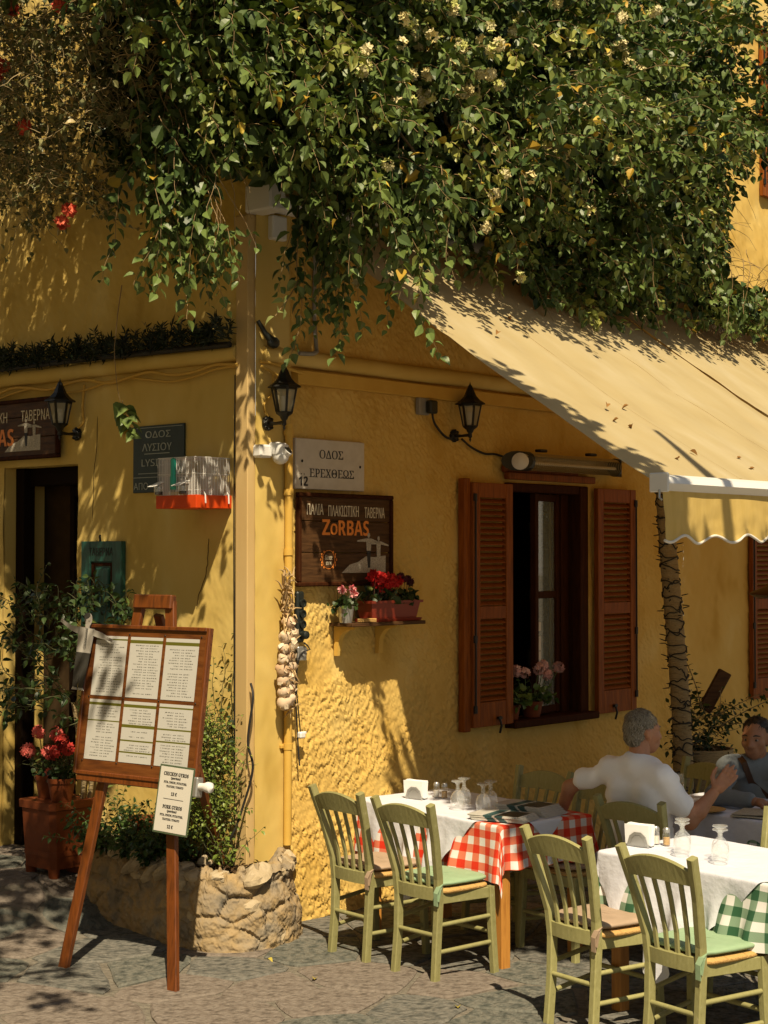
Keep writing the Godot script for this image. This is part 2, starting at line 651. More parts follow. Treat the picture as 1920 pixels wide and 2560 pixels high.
	plain("napkin", lin(0.80, 0.80, 0.79), 0.9)
	plain("menu_teal", lin(0.035, 0.085, 0.085), 0.4)
	patchy("menu_dark", [lin(0.03, 0.03, 0.022), lin(0.16, 0.13, 0.07)], Vector3(9, 9, 9), 0.35, 0.0, 0.03, 53)
	patchy("skin", [lin(0.36, 0.165, 0.085), lin(0.42, 0.20, 0.11)], Vector3(5, 5, 5), 0.55, 0.03, 0.03, 54)
	M.skin.subsurf_scatter_enabled = true
	M.skin.subsurf_scatter_strength = 0.08
	patchy("skin_dark", [lin(0.25, 0.115, 0.06), lin(0.31, 0.145, 0.075)], Vector3(5, 5, 5), 0.55, 0.03, 0.03, 55)
	patchy("tshirt", [lin(0.80, 0.80, 0.82), lin(0.84, 0.84, 0.86)], Vector3(2, 2, 2), 0.9, 0.12, 0.02, 56)
	patchy("shirt_grey", [lin(0.13, 0.15, 0.16), lin(0.18, 0.20, 0.21)], Vector3(3, 3, 3), 0.9, 0.12, 0.02, 57)
	patchy("hair_grey", [lin(0.05, 0.04, 0.025), lin(0.22, 0.19, 0.13), lin(0.36, 0.33, 0.27)], Vector3(22, 9, 22), 0.7, 0.6, 0.03, 58)
	plain("hair_dark", lin(0.018, 0.013, 0.009), 0.5)
	plain("eye_white", lin(0.22, 0.19, 0.165), 0.4)
	plain("lips", lin(0.20, 0.07, 0.05), 0.5)
	plain("leather", lin(0.055, 0.022, 0.009), 0.45)
	plain("trough_red", lin(0.22, 0.028, 0.012), 0.4)

func _dull() -> void:
	for k in ["wood_shutter", "wood_dark", "wood_sign", "wood_board", "terracotta", "chair_green", "plaster_rough", "plaster_smooth", "trim_ochre", "post_ochre"]:
		if M.has(k):
			M[k].metallic_specular = 0.3
	for k in ["plaster_rough", "plaster_smooth", "slate", "slate_green", "slate_brown", "mortar", "stone", "stone_wall", "soil", "interior", "door_black", "wood_dark"]:
		M[k].metallic_specular = 0.15
	M.leaf_tint.metallic_specular = 0.4

func place(called: String, b: B, m: Material, parent: Node3D, world := Transform3D()) -> MeshInstance3D:
	return obj(called, b, m, parent, parent.transform.affine_inverse() * world)

func build_ground() -> void:
	var g := B.new()
	g.quad(Vector3(-150, -0.12, 60), Vector3(150, -0.12, 60), Vector3(150, -0.12, -240), Vector3(-150, -0.12, -240))
	struct("ground", g, M.mortar)
	# mortar bed under the flags, following the rise to the door
	var bed := B.new()
	var n := 90
	bed.grid(n, n, func(i: int, j: int) -> Vector3:
		var p := Vector3(-7.0 + 15.0 * i / n, 0, 3.0 - 18.0 * j / n)
		p.y = rise(p) - 0.007 + 0.004 * noise_a.get_noise_2d(p.x * 9, p.z * 9)
		return p, func(i: int, j: int) -> Vector2: return Vector2(i, j))
	struct("paving_bed", bed, M.mortar)
	var pave := Node3D.new()
	pave.name = numbered("pavement")
	pave.set_meta("kind", "structure")
	add_child(pave)
	# irregular flagstones: cells round jittered points in a turned, stretched frame
	var turn := Basis(UP, deg_to_rad(27.0))
	var seeds := []
	var w := 0.66
	var h := 0.36
	for r in range(-12, 40):
		for c in range(-14, 14):
			var o := 0.5 if r % 2 else 0.0
			seeds.append(Vector2((c + o + rng.randf_range(-0.36, 0.36)) * w, (r + rng.randf_range(-0.34, 0.34)) * h))
	var mats := [M.slate, M.slate_green, M.slate, M.slate_brown]
	var org := Vector3(0.3, 0, -8.2)
	for k in seeds.size():
		var s: Vector2 = seeds[k]
		var wp := org + turn * Vector3(s.x, 0, s.y)
		if wp.z > -6.7 or wp.z < -11.6 or absf(wp.x) > 0.27 * -wp.z + 0.7:
			continue
		var rel := wp - corner
		if rel.dot(out_r) < -0.1 and rel.dot(out_l) < -0.1:
			continue
		var poly := PackedVector2Array([s + Vector2(-1.2, -0.9), s + Vector2(1.2, -0.9), s + Vector2(1.2, 0.9), s + Vector2(-1.2, 0.9)])
		for q in seeds:
			var d: Vector2 = q - s
			if d.length() < 0.001 or d.length() > 1.7:
				continue
			var mid := s + d * 0.5
			var nn := d.normalized()
			var cut := PackedVector2Array()
			for e in poly.size():
				var a := poly[e]
				var b := poly[(e + 1) % poly.size()]
				var da := (a - mid).dot(nn)
				var db := (b - mid).dot(nn)
				if da <= 0:
					cut.append(a)
				if (da < 0) != (db < 0):
					cut.append(a.lerp(b, da / (da - db)))
			poly = cut
			if poly.size() < 3:
				break
		if poly.size() < 3:
			continue
		# break the straight edges a little and round the corners
		var rough := PackedVector2Array()
		for e in poly.size():
			var a := poly[e]
			var b := poly[(e + 1) % poly.size()]
			var l := a.distance_to(b)
			rough.append(a.lerp(s, 0.05))
			if l > 0.16:
				for q in [0.33, 0.67]:
					var p := a.lerp(b, q)
					var nn := (b - a).normalized().orthogonal()
					rough.append(p + nn * noise_b.get_noise_2d(p.x * 7, p.y * 7) * 0.018)
		var ins := Geometry2D.offset_polygon(rough, -rng.randf_range(0.006, 0.013))
		if ins.is_empty() or ins[0].size() < 3:
			continue
		var b := B.new()
		var tilt := Vector2(rng.randf_range(-0.006, 0.006), rng.randf_range(-0.006, 0.006))
		var up := rng.randf_range(0.0, 0.004)
		var ring: PackedVector2Array = ins[0]
		var inn: Array[PackedVector2Array] = Geometry2D.offset_polygon(ring, -0.012)
		var f := func(p: Vector2, dy: float) -> Vector3:
			var x := org + turn * Vector3(p.x, 0, p.y)
			x.y = rise(x) + dy + up + tilt.dot(p - s)
			return x
		var flat: PackedVector2Array = inn[0] if inn.size() == 1 and inn[0].size() >= 3 else ring
		var idx := Geometry2D.triangulate_polygon(flat)
		for e in range(0, idx.size(), 3):
			var p0: Vector3 = f.call(flat[idx[e]], 0.004)
			var p1: Vector3 = f.call(flat[idx[e + 1]], 0.004)
			var p2: Vector3 = f.call(flat[idx[e + 2]], 0.004)
			if (p1 - p0).cross(p2 - p0).y < 0:
				b.tri(p0, p2, p1)
			else:
				b.tri(p0, p1, p2)
		var below := org + turn * Vector3(s.x, -0.6, s.y)
		for e in ring.size():
			var e2 := (e + 1) % ring.size()
			var a0: Vector3 = f.call(ring[e], -0.004)
			var a1: Vector3 = f.call(ring[e2], -0.004)
			b.face([a0, a1, f.call(ring[e2], -0.04), f.call(ring[e], -0.04)], below)
			var c0 := flat[0]
			var c1 := flat[0]
			for q in flat:
				if q.distance_squared_to(ring[e]) < c0.distance_squared_to(ring[e]):
					c0 = q
				if q.distance_squared_to(ring[e2]) < c1.distance_squared_to(ring[e2]):
					c1 = q
			b.face([a0, a1, f.call(c1, 0.004), f.call(c0, 0.004)], below)
		var near_brown: bool = wp.x < -0.2 and wp.z > -8.3
		obj("flagstone", b, M.slate_brown if near_brown else mats[rng.randi() % 4], pave)

func build_building() -> void:
	var t := thing("taverna_building", "corner taverna with ochre plastered walls, dark doorway and shuttered windows", "building", on_r(0, 0, 0))
	var stucco := func(u: float, h: float, amp: float) -> float:
		var a := noise_a.get_noise_2d(u * 13.0, h * 16.0)
		var r := smoothstep(-0.32, 0.10, noise_b.get_noise_2d(u * 31.0 + 40.0, h * 40.0 + 2.0 * a))
		var f := smoothstep(-0.35, 0.25, noise_b.get_noise_2d(u * 58.0, h * 70.0))
		var big := noise_b.get_noise_2d(u * 2.2, h * 1.7)
		return amp * (a * 0.6 + r * 0.8 + f * 0.4) + 0.010 * big
	var rough := func(u: float, h: float) -> float:
		var k: float = lerpf(0.0120, 0.0100, smoothstep(0.2, 1.9, h + 0.35 * noise_b.get_noise_2d(u * 1.5, h * 1.5)))
		k *= 1.0 - 0.35 * smoothstep(1.8, 3.0, u)
		var patch := smoothstep(0.25, 0.5, noise_b.get_noise_2d(u * 2.3 + 7.0, h * 2.6))
		var foot := 0.05 * (1.0 - smoothstep(0.0, 1.1, h))
		return stucco.call(u, h, k * (1.0 - 0.6 * patch)) + foot
	# right wall, with a hole for the window
	var w0 := 2.37
	var w1 := 3.34
	var hb := 0.99
	var ht := 2.65
	var cell := 0.0115
	var b := B.new()
	var ux := func(i: int) -> float: return 0.28 + i * cell
	var nu := int(4.4 / cell)
	var nv := int(4.1 / cell)
	b.grid(nu, nv, func(i: int, j: int) -> Vector3:
		var u: float = 0.28 + i * cell
		var h: float = j * cell
		return Vector3(u, h, rough.call(u, h)), func(i: int, j: int) -> Vector2: return Vector2(i, j) * 0.01,
		func(i: int, j: int) -> bool:
			var u: float = 0.28 + (i + 0.5) * cell
			var h: float = (j + 0.5) * cell
			return not (u > w0 and u < w1 and h > hb and h < ht))
	place("wall", b, M.plaster_rough, t, t.transform)
	# the rest of that wall, coarser: beyond, and the storey above
	b = B.new()
	var far := func(i: int, j: int) -> Vector3:
		var u: float = 0.28 + nu * cell + i * 0.04
		var h: float = j * 0.041
		return Vector3(u, h, stucco.call(u, h, 0.007))
	b.grid(110, 170, far, func(i: int, j: int) -> Vector2: return Vector2(i, j) * 0.04)
	place("wall", b, M.plaster_rough, t, t.transform)
	b = B.new()
	b.grid(int(nu / 2), 130, func(i: int, j: int) -> Vector3:
		var u: float = 0.0 + i * (0.28 + nu * cell) / int(nu / 2)
		var h: float = nv * cell - 0.004 + j * 0.0222
		return Vector3(u, h, stucco.call(u, h, 0.009)), func(i: int, j: int) -> Vector2: return Vector2(i, j) * 0.02)
	place("wall", b, M.plaster_rough, t, t.transform)
	# smooth band beside the corner
	b = B.new()
	b.grid(14, 180, func(i: int, j: int) -> Vector3:
		var u := i * 0.31 / 14
		var h := j * 0.0235
		return Vector3(u, h, 0.03 * (1.0 - smoothstep(0.285, 0.31, u)) - 0.02 * smoothstep(0.3, 0.31, u) + 0.004 * noise_a.get_noise_2d(u * 6, h * 4)), func(i: int, j: int) -> Vector2: return Vector2(i, j) * 0.02)
	place("wall", b, M.plaster_smooth, t, t.transform)
	# left wall with the doorway
	var d0 := 1.62
	var d1 := 2.42
	var dt := 2.74
	var lx := on_l(0, 0, 0)
	b = B.new()
	b.grid(205, 330, func(i: int, j: int) -> Vector3:
		var u := 4.1 - i * 0.02
		var h := j * 0.02
		var k := 0.002 + 0.007 * smoothstep(3.25, 3.5, h)
		return Vector3(-u, h, stucco.call(u + 20.0, h, k) * 0.9 + 0.006 * noise_a.get_noise_2d(u * 2.5, h * 2.5)), func(i: int, j: int) -> Vector2: return Vector2(i, j) * 0.02,
		func(i: int, j: int) -> bool:
			var u := 4.1 - (i + 0.5) * 0.02
			return not (u > d0 and u < d1 and (j + 0.5) * 0.02 < dt))
	place("wall", b, M.plaster_smooth, t, lx)
	# thickness round the openings, rooms behind them, a roof slab
	b = B.new()
	b.box(Vector3(-(d0 - 0.03), 1.4, -0.17), Vector3(0.06, 2.8, 0.32))
	b.box(Vector3(-(d1 + 0.03), 1.4, -0.17), Vector3(0.06, 2.8, 0.32))
	b.box(Vector3(-(d0 + d1) / 2, dt + 0.05, -0.17), Vector3(0.9, 0.1, 0.32))
	place("door_reveal", b, M.plaster_smooth, t, lx)
	b = B.new()
	b.box(Vector3(w0 - 0.03, (hb + ht) / 2, -0.17), Vector3(0.06, ht - hb + 0.1, 0.32))
	b.box(Vector3(w1 + 0.03, (hb + ht) / 2, -0.17), Vector3(0.06, ht - hb + 0.1, 0.32))
	b.box(Vector3((w0 + w1) / 2, ht + 0.03, -0.17), Vector3(w1 - w0 + 0.12, 0.06, 0.32))
	b.box(Vector3((w0 + w1) / 2, hb - 0.03, -0.17), Vector3(w1 - w0 + 0.12, 0.06, 0.32))
	place("window_reveal", b, M.plaster_rough, t, t.transform)
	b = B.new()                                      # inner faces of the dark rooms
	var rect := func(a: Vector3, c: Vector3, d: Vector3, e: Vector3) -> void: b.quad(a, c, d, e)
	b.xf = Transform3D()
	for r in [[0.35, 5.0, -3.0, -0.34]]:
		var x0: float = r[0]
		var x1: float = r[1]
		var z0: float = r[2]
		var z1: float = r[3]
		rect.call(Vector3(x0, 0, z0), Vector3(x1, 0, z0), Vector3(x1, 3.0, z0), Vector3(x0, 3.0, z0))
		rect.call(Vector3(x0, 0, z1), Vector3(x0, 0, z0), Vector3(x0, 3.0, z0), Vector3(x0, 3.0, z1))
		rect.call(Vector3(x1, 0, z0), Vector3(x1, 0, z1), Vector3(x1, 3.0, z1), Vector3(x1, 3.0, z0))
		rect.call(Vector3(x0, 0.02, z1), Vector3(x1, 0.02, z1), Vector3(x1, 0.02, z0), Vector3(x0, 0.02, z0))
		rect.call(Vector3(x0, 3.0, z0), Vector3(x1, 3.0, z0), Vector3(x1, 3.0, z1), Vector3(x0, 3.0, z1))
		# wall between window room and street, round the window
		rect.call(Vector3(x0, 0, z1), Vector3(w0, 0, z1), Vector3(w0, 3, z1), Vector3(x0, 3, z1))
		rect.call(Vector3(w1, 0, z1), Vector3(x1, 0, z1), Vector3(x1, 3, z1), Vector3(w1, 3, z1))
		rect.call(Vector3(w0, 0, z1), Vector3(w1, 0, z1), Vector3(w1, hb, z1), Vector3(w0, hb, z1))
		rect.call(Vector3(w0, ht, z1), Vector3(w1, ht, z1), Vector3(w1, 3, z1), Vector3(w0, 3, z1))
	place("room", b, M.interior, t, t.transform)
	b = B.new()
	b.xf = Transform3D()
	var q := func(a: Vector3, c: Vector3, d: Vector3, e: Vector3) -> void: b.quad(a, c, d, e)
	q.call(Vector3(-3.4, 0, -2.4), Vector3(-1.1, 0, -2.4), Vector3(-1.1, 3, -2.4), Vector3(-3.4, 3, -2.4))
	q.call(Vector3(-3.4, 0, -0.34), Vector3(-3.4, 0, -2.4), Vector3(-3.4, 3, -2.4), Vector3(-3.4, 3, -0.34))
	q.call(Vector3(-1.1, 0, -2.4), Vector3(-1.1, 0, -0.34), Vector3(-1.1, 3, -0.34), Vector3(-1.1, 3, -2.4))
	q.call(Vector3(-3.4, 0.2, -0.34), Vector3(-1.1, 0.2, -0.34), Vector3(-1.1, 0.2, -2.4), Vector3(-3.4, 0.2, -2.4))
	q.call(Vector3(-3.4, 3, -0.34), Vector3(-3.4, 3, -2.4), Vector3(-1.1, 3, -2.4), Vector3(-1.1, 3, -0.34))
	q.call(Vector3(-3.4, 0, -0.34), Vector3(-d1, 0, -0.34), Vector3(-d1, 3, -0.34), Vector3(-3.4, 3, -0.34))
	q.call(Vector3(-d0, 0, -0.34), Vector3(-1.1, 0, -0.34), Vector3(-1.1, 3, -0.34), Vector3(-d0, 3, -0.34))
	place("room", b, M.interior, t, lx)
	b = B.new()
	b.prism(PackedVector2Array([Vector2(0.02, 0.02), Vector2(9, 0.02), Vector2(9, -9), Vector2(0.02, -9)]), 0, 0.2)
	var slab := Transform3D(Basis(along_r, out_r, UP), corner + UP * 6.55)
	slab = Transform3D(Basis(along_r, -out_r, UP), corner + UP * 6.4)
	b = B.new()
	b.box(Vector3(4.4, 0, -2.2), Vector3(9.2, 0.2, 4.5))
	place("roof", b, M.plaster_smooth, t, on_r(0, 6.75, 0))
	b = B.new()
	b.box(Vector3(-2.1, 0, -2.0), Vector3(4.0, 0.21, 4.1))
	place("roof", b, M.plaster_smooth, t, on_l(0, 6.74, 0))
	# ledges
	b = B.new()
	var pts := []
	for k in 40:
		pts.append(Vector3(0.06 + k * 0.23, 3.315 + 0.006 * noise_b.get_noise_1d(k * 2.0), 0.02))
	b.tube(pts, 0.052, 12)
	place("ledge", b, M.plaster_smooth, t, t.transform)
	b = B.new()
	b.box(Vector3(3.3, 3.205, 0.03), Vector3(5.96, 0.084, 0.06), 0.004)
	place("trim_board", b, M.trim_ochre, t, t.transform)
	b = B.new()
	pts = []
	for k in 30:
		pts.append(Vector3(-4.0 + k * 0.135, 3.33 + 0.008 * noise_b.get_noise_1d(k * 3.0), 0.02))
	b.tube(pts, 0.05, 12)
	place("ledge", b, M.plaster_smooth, t, lx)
	for cr in [[1.40, 3.15, 0.9], [0.95, 1.9, 0.5], [0.62, 1.3, 0.35], [0.36, 2.25, 0.4]]:
		b = B.new()
		pts = []
		var cu: float = cr[0]
		for k in 22:
			cu += 0.012 * noise_b.get_noise_1d(k * 3.1 + cr[1] * 20.0) + 0.004
			var ch: float = cr[1] - cr[2] * k / 21.0
			pts.append(Vector3(-cu, ch, 0.006 * noise_a.get_noise_2d(cu * 2.5, ch * 2.5) + 0.003))
		b.tube(pts, 0.0022, 4)
		place("crack", b, M.interior, t, lx)
	# boxed post on the corner
	b = B.new()
	b.box(Vector3(-0.03, 2.22, 0.02), Vector3(0.10, 3.8, 0.064), 0.004)
	b.box(Vector3(-0.03, 4.06, 0.024), Vector3(0.108, 0.10, 0.08), 0.004)
	place("corner_post", b, M.post_ochre, t, lx)
	build_door(t, lx)
	build_window(t, w0, w1, hb, ht)
	# second window: only its left shutter shows at the edge of the picture
	var sh := shutter(t, 0.62, 1.70, on_r(5.98, 0.955, 0.035))
	b = B.new()
	b.box(Vector3(6.8, 1.8, -0.05), Vector3(1.06, 1.8, 0.1), 0.01)
	place("window_frame", b, M.wood_dark, t, t.transform)
	sh = shutter(t, 0.7, 1.5, on_r(6.25, 5.2, 0.03))
	sh.set_meta("label", "red brown louvred shutter of the upper floor")

func shutter(t: Node3D, w: float, h: float, at: Transform3D, hinge_left := true) -> Node3D:   # louvred leaf: middle of its foot at the origin
	var s := Node3D.new()
	s.name = "shutter"
	var k := 0
	while t.has_node(NodePath(s.name)):
		k += 1
		s.name = "shutter_%03d" % k
	t.add_child(s, true)
	s.transform = t.transform.affine_inverse() * at
	var st := 0.075
	for sx in [-1, 1]:
		var b := B.new()
		b.box(Vector3(sx * (w - st) / 2, h / 2, 0), Vector3(st, h, 0.04), 0.004)
		obj("stile", b, M.wood_shutter, s)
	var low := h * 0.10
	var mid := h * 0.44
	for y in [[0.0, low], [mid, mid + 0.085], [h - 0.10, h]]:
		var b := B.new()
		b.box(Vector3(0, (y[0] + y[1]) / 2, -0.001), Vector3(w - 2 * st, y[1] - y[0], 0.036), 0.003)
		obj("rail", b, M.wood_shutter, s)
	for y in [[low, mid], [mid + 0.085, h - 0.10]]:
		var n := int(round((y[1] - y[0]) / 0.040))
		for q in n:
			var b := B.new()
			b.xf = Transform3D(Basis(Vector3.RIGHT, deg_to_rad(38.0)), Vector3(0, y[0] + (q + 0.5) * (y[1] - y[0]) / n, -0.004))
			b.box(Vector3.ZERO, Vector3(w - 2 * st, 0.009, 0.044), 0.002)
			obj("slat", b, M.wood_shutter, s)
	var e := -1.0 if hinge_left else 1.0
	var b := B.new()
	var x := e * (w / 2 - 0.012)
	b.tube([Vector3(x, 0.1, 0.03), Vector3(x, h - 0.08, 0.03)], 0.006, 6)
	for y in [0.12, h * 0.36, h - 0.1]:
		b.box(Vector3(x, y, 0.026), Vector3(0.03, 0.05, 0.014), 0.002)
	obj("bolt_rod", b, M.black_iron, s)
	b = B.new()
	b.tube([Vector3(-e * 0.05, 0.05, 0.03), Vector3(-e * 0.05, 0.0, 0.045), Vector3(-e * 0.05, -0.05, 0.03)], 0.008, 6)
	b.box(Vector3(-e * 0.05, 0.05, 0.03), Vector3(0.04, 0.02, 0.02), 0.003)
	obj("latch", b, M.black_iron, s)
	return s

func build_window(t: Node3D, w0: float, w1: float, hb: float, ht: float) -> void:
	var win := Node3D.new()
	win.name = "window"
	t.add_child(win)
	var w := w1 - w0
	var b := B.new()
	b.box(Vector3(w0 + 0.03, (hb + ht) / 2, -0.03), Vector3(0.06, ht - hb, 0.13), 0.006)
	b.box(Vector3(w1 - 0.055, (hb + ht) / 2, -0.05), Vector3(0.11, ht - hb, 0.15), 0.006)
	b.box(Vector3(w1 - 0.105, (hb + ht) / 2, 0.0), Vector3(0.03, ht - hb - 0.01, 0.08), 0.006)
	b.box(Vector3((w0 + w1) / 2 - 0.03, ht - 0.03, -0.03), Vector3(w - 0.175, 0.06, 0.12), 0.006)
	b.box(Vector3(w1 - 0.165, (hb + ht) / 2, -0.09), Vector3(0.09, ht - hb - 0.02, 0.05), 0.006)
	obj("frame", b, M.wood_dark, win)
	b = B.new()
	b.box(Vector3((w0 + w1) / 2, hb + 0.012, 0.01), Vector3(w + 0.03, 0.05, 0.20), 0.008)
	obj("sill", b, M.wood_dark, win)
	b = B.new()
	b.box(Vector3((w0 + w1) / 2, ht + 0.045, 0.045), Vector3(w + 0.06, 0.05, 0.05), 0.006)
	b.box(Vector3((w0 + w1) / 2 - 0.1, ht + 0.09, 0.03), Vector3(w - 0.1, 0.04, 0.03), 0.004)
	obj("head_board", b, M.wood_shutter, win)
	# a casement swung into the room on the right
	var cs := Transform3D(Basis(UP, deg_to_rad(10.0)), Vector3(w1 - 0.22, hb + 0.04, -0.10))
	b = B.new()
	b.xf = cs
	var ch := ht - hb - 0.10
	for x in [-0.025, -0.36]:
		b.box(Vector3(x, ch / 2, 0), Vector3(0.05, ch, 0.045), 0.004)
	for y in [0.03, ch * 0.54, ch - 0.03]:
		b.box(Vector3(-0.1925, y, 0.001), Vector3(0.285, 0.05, 0.04), 0.004)
	obj("casement", b, M.wood_dark, win)
	for y in [[0.055, ch * 0.54 - 0.025], [ch * 0.54 + 0.025, ch - 0.055]]:
		b = B.new()
		b.xf = cs
		b.box(Vector3(-0.1925, (y[0] + y[1]) / 2, 0), Vector3(0.285, y[1] - y[0], 0.006))
		obj("pane", b, M.window_glass, win)
	b = B.new()
	b.xf = cs
	for y in [[0.50, 0.10], [0.62, 0.06], [0.40, 0.09]]:
		b.box(Vector3(-0.30, y[0], 0.006), Vector3(0.05, y[1], 0.003))
	obj("sticker", b, M.white_paint, win)
	# rough stone of the room's far wall, seen dimly through the glass
	var g := RandomNumberGenerator.new()
	g.seed = 5
	for y in 8:
		for x in 4:
			b = B.new()
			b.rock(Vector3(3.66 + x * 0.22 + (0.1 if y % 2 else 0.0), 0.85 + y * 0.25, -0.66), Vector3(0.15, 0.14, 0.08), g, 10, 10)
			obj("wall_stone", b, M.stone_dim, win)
	var sl := shutter(t, 0.43, 1.62, on_r(2.135, 1.015, 0.075))
	sl.set_meta("label", "left louvred shutter with an outer strip")
	b = B.new()
	b.box(Vector3(1.885, 1.825, 0.045), Vector3(0.065, 1.67, 0.06), 0.006)
	place("shutter_strip", b, M.wood_shutter, t, t.transform)
	shutter(t, 0.50, 1.64, on_r(3.64, 1.0, 0.055), false)

func build_door(t: Node3D, lx: Transform3D) -> void:
	var d := Node3D.new()
	d.name = "door"
	t.add_child(d)
	d.transform = t.transform.affine_inverse() * lx
	var b := B.new()
	b.box(Vector3(-2.375, 1.47, -0.14), Vector3(0.09, 2.54, 0.1), 0.008)
	b.box(Vector3(-1.655, 1.47, -0.24), Vector3(0.07, 2.54, 0.1), 0.008)
	b.box(Vector3(-2.015, 2.68, -0.2), Vector3(0.65, 0.12, 0.1), 0.008)
	obj("frame", b, M.door_black, d)
	# glazed fixed leaf on the right, with ochre curtains behind the glass
	b = B.new()
	for x in [-1.71, -1.80, -2.0]:
		b.box(Vector3(x, 1.42, -0.27), Vector3(0.05, 2.4, 0.05), 0.004)
	for y in [0.25, 1.25, 1.94, 2.58]:
		b.box(Vector3(-1.86, y, -0.271), Vector3(0.3, 0.07, 0.045), 0.004)
	obj("leaf", b, M.door_black, d)
	for y in [[0.3, 1.2], [1.3, 1.9], [2.0, 2.5]]:
		b = B.new()
		b.box(Vector3(-1.86, (y[0] + y[1]) / 2, -0.272), Vector3(0.26, y[1] - y[0], 0.005))
		obj("pane", b, M.window_glass, d)
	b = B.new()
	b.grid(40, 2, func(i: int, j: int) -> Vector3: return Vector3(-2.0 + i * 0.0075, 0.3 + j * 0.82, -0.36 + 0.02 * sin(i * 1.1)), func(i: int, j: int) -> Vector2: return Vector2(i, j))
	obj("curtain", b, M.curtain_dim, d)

func build_awning() -> void:
	var make := func(u0: float, u1: float, lift: float, label: String) -> void:
		var at := on_r(u0, 4.2, 0.06)
		var t := thing("awning", label, "awning", at, "")
		var w := u1 - u0
		var rs := (u1 - u0) * 13.0
		var b := B.new()
		b.grid(int(rs), 44, func(i: int, j: int) -> Vector3:
			var s := float(i) / int(rs)
			var q := 1.0 - j / 44.0
			var sag := 0.06 * sin(q * PI) + 0.012 * sin(q * PI) * noise_a.get_noise_2d(s * 3.0 + lift * 9.0, q * 5.0)
			sag += 0.006 * sin(s * 31.0 + q * 2.0) * q * q + 0.010 * noise_b.get_noise_2d(s * 9.0 + q * 3.0, q * 2.5 + s * 2.0)
			return Vector3(s * w, -0.02 + lift - q * (1.66 + lift * 0.4) - sag, q * 2.46), func(i: int, j: int) -> Vector2: return Vector2(i, j) * 0.07)
		obj("canopy", b, M.awning_cloth, t)
		for sm in [0.34, 0.68]:
			b = B.new()
			var sp := []
			for j in 30:
				var q := 0.02 + 0.96 * j / 29.0
				var sag := 0.06 * sin(q * PI) + 0.012 * sin(q * PI) * noise_a.get_noise_2d(sm * 3.0 + lift * 9.0, q * 5.0) + 0.006 * sin(sm * 31.0 + q * 2.0) * q * q + 0.010 * noise_b.get_noise_2d(sm * 9.0 + q * 3.0, q * 2.5 + sm * 2.0)
				sp.append(Vector3(sm * w, -0.0205 + lift - q * (1.66 + lift * 0.4) - sag, q * 2.46))
			b.bar(sp, 0.022, 0.004, Vector3.RIGHT)
			obj("seam", b, M.awning_cloth, t)
		b = B.new()
		b.tube([Vector3(-0.26 if lift == 0.0 else -0.03, lift, 0), Vector3(w + 0.03, lift, 0)], 0.055, 14)
		obj("roller", b, M.white_metal, t)
		b = B.new()
		if lift == 0.0:
			b.box(Vector3(-0.30, lift, 0.05), Vector3(0.13, 0.16, 0.22), 0.012)
			b.box(Vector3(-0.14, lift - 0.14, -0.02), Vector3(0.12, 0.14, 0.06), 0.008)
		else:
			b.box(Vector3(-0.05, lift, 0.02), Vector3(0.03, 0.16, 0.18), 0.01)
		obj("end_bracket", b, M.white_metal, t)
		# front bar: a rounded white profile with end caps
		var y := -0.02 - 1.66 + lift * 0.6
		b = B.new()
		var secs := []
		for x in [0.0, w]:
			secs.append([Vector3(x, y + 0.022, 2.45), Vector3(x, y - 0.05, 2.46), Vector3(x, y - 0.055, 2.51), Vector3(x, y - 0.02, 2.545), Vector3(x, y + 0.012, 2.53), Vector3(x, y + 0.026, 2.49)])
		b.loft(secs)
		obj("front_bar", b, M.white_metal, t)
		b = B.new()
		b.box(Vector3(-0.006, y - 0.015, 2.495), Vector3(0.012, 0.095, 0.11), 0.008)
		obj("end_cap", b, M.white_plastic, t)
		b = B.new()
		b.tube([Vector3(-0.012, y - 0.05, 2.50), Vector3(-0.014, y - 0.09, 2.50), Vector3(-0.014, y - 0.10, 2.515)], 0.006, 6)
		obj("hook", b, M.grey_metal, t)
		# hanging valance with a scalloped, white-bound edge
		b = B.new()
		var nx := int(w / 0.0125)
		var hem := func(x: float) -> float: return 0.235 + 0.019 * cos(TAU * (x - 0.045) / 0.305) + 0.006 * sin(x * 5.0) - (0.02 if false else 0.0)
		var zz := func(x: float, q: float) -> float: return 2.51 + q * (0.012 * sin(x * 9.0 + 1.0) + 0.010 * noise_a.get_noise_2d(x * 4.0, q * 2.0 + lift))
		b.grid(nx, 12, func(i: int, j: int) -> Vector3:
			var x := w * i / nx
			var q := 1.0 - j / 12.0
			return Vector3(x + (0.02 * q if i == 0 else 0.0), y - 0.05 - q * hem.call(x), zz.call(x, q)), func(i: int, j: int) -> Vector2: return Vector2(i, j) * 0.02)
		obj("valance", b, M.valance_cloth, t)
		b = B.new()
		var pts := []
		for i in nx + 1:
			var x := w * i / nx
			pts.append(Vector3(x, y - 0.05 - hem.call(x), zz.call(x, 1.0)))
		b.tube(pts, 0.0075, 6)
		obj("piping", b, M.white_paint, t)
		# folding arms under the cloth
		for s in [0.25, 0.75]:
			b = B.new()
			b.bar([Vector3(w * s, -0.15 + lift, 0.06), Vector3(w * s + 0.5, -0.95, 1.2), Vector3(w * s, y - 0.03, 2.42)], 0.035, 0.05, Vector3(1, 0, 0), 0.006)
			obj("arm", b, M.white_metal, t)
	make.call(0.30, 3.02, 0.0, "cream cloth awning with scalloped valance over the front tables")
	make.call(3.01, 6.2, 0.012, "second cream awning further along the wall, half hidden by the vine")
	# fallen leaves lying on the cloth
	var g := RandomNumberGenerator.new()
	g.seed = 77
	var lb := B.new()
	leaf_shape(lb, 0.05, 0.03, 0.012)
	var lm := lb.mesh()
	var brown := plain("leaf_fallen", lin(0.26, 0.13, 0.03), 0.8)
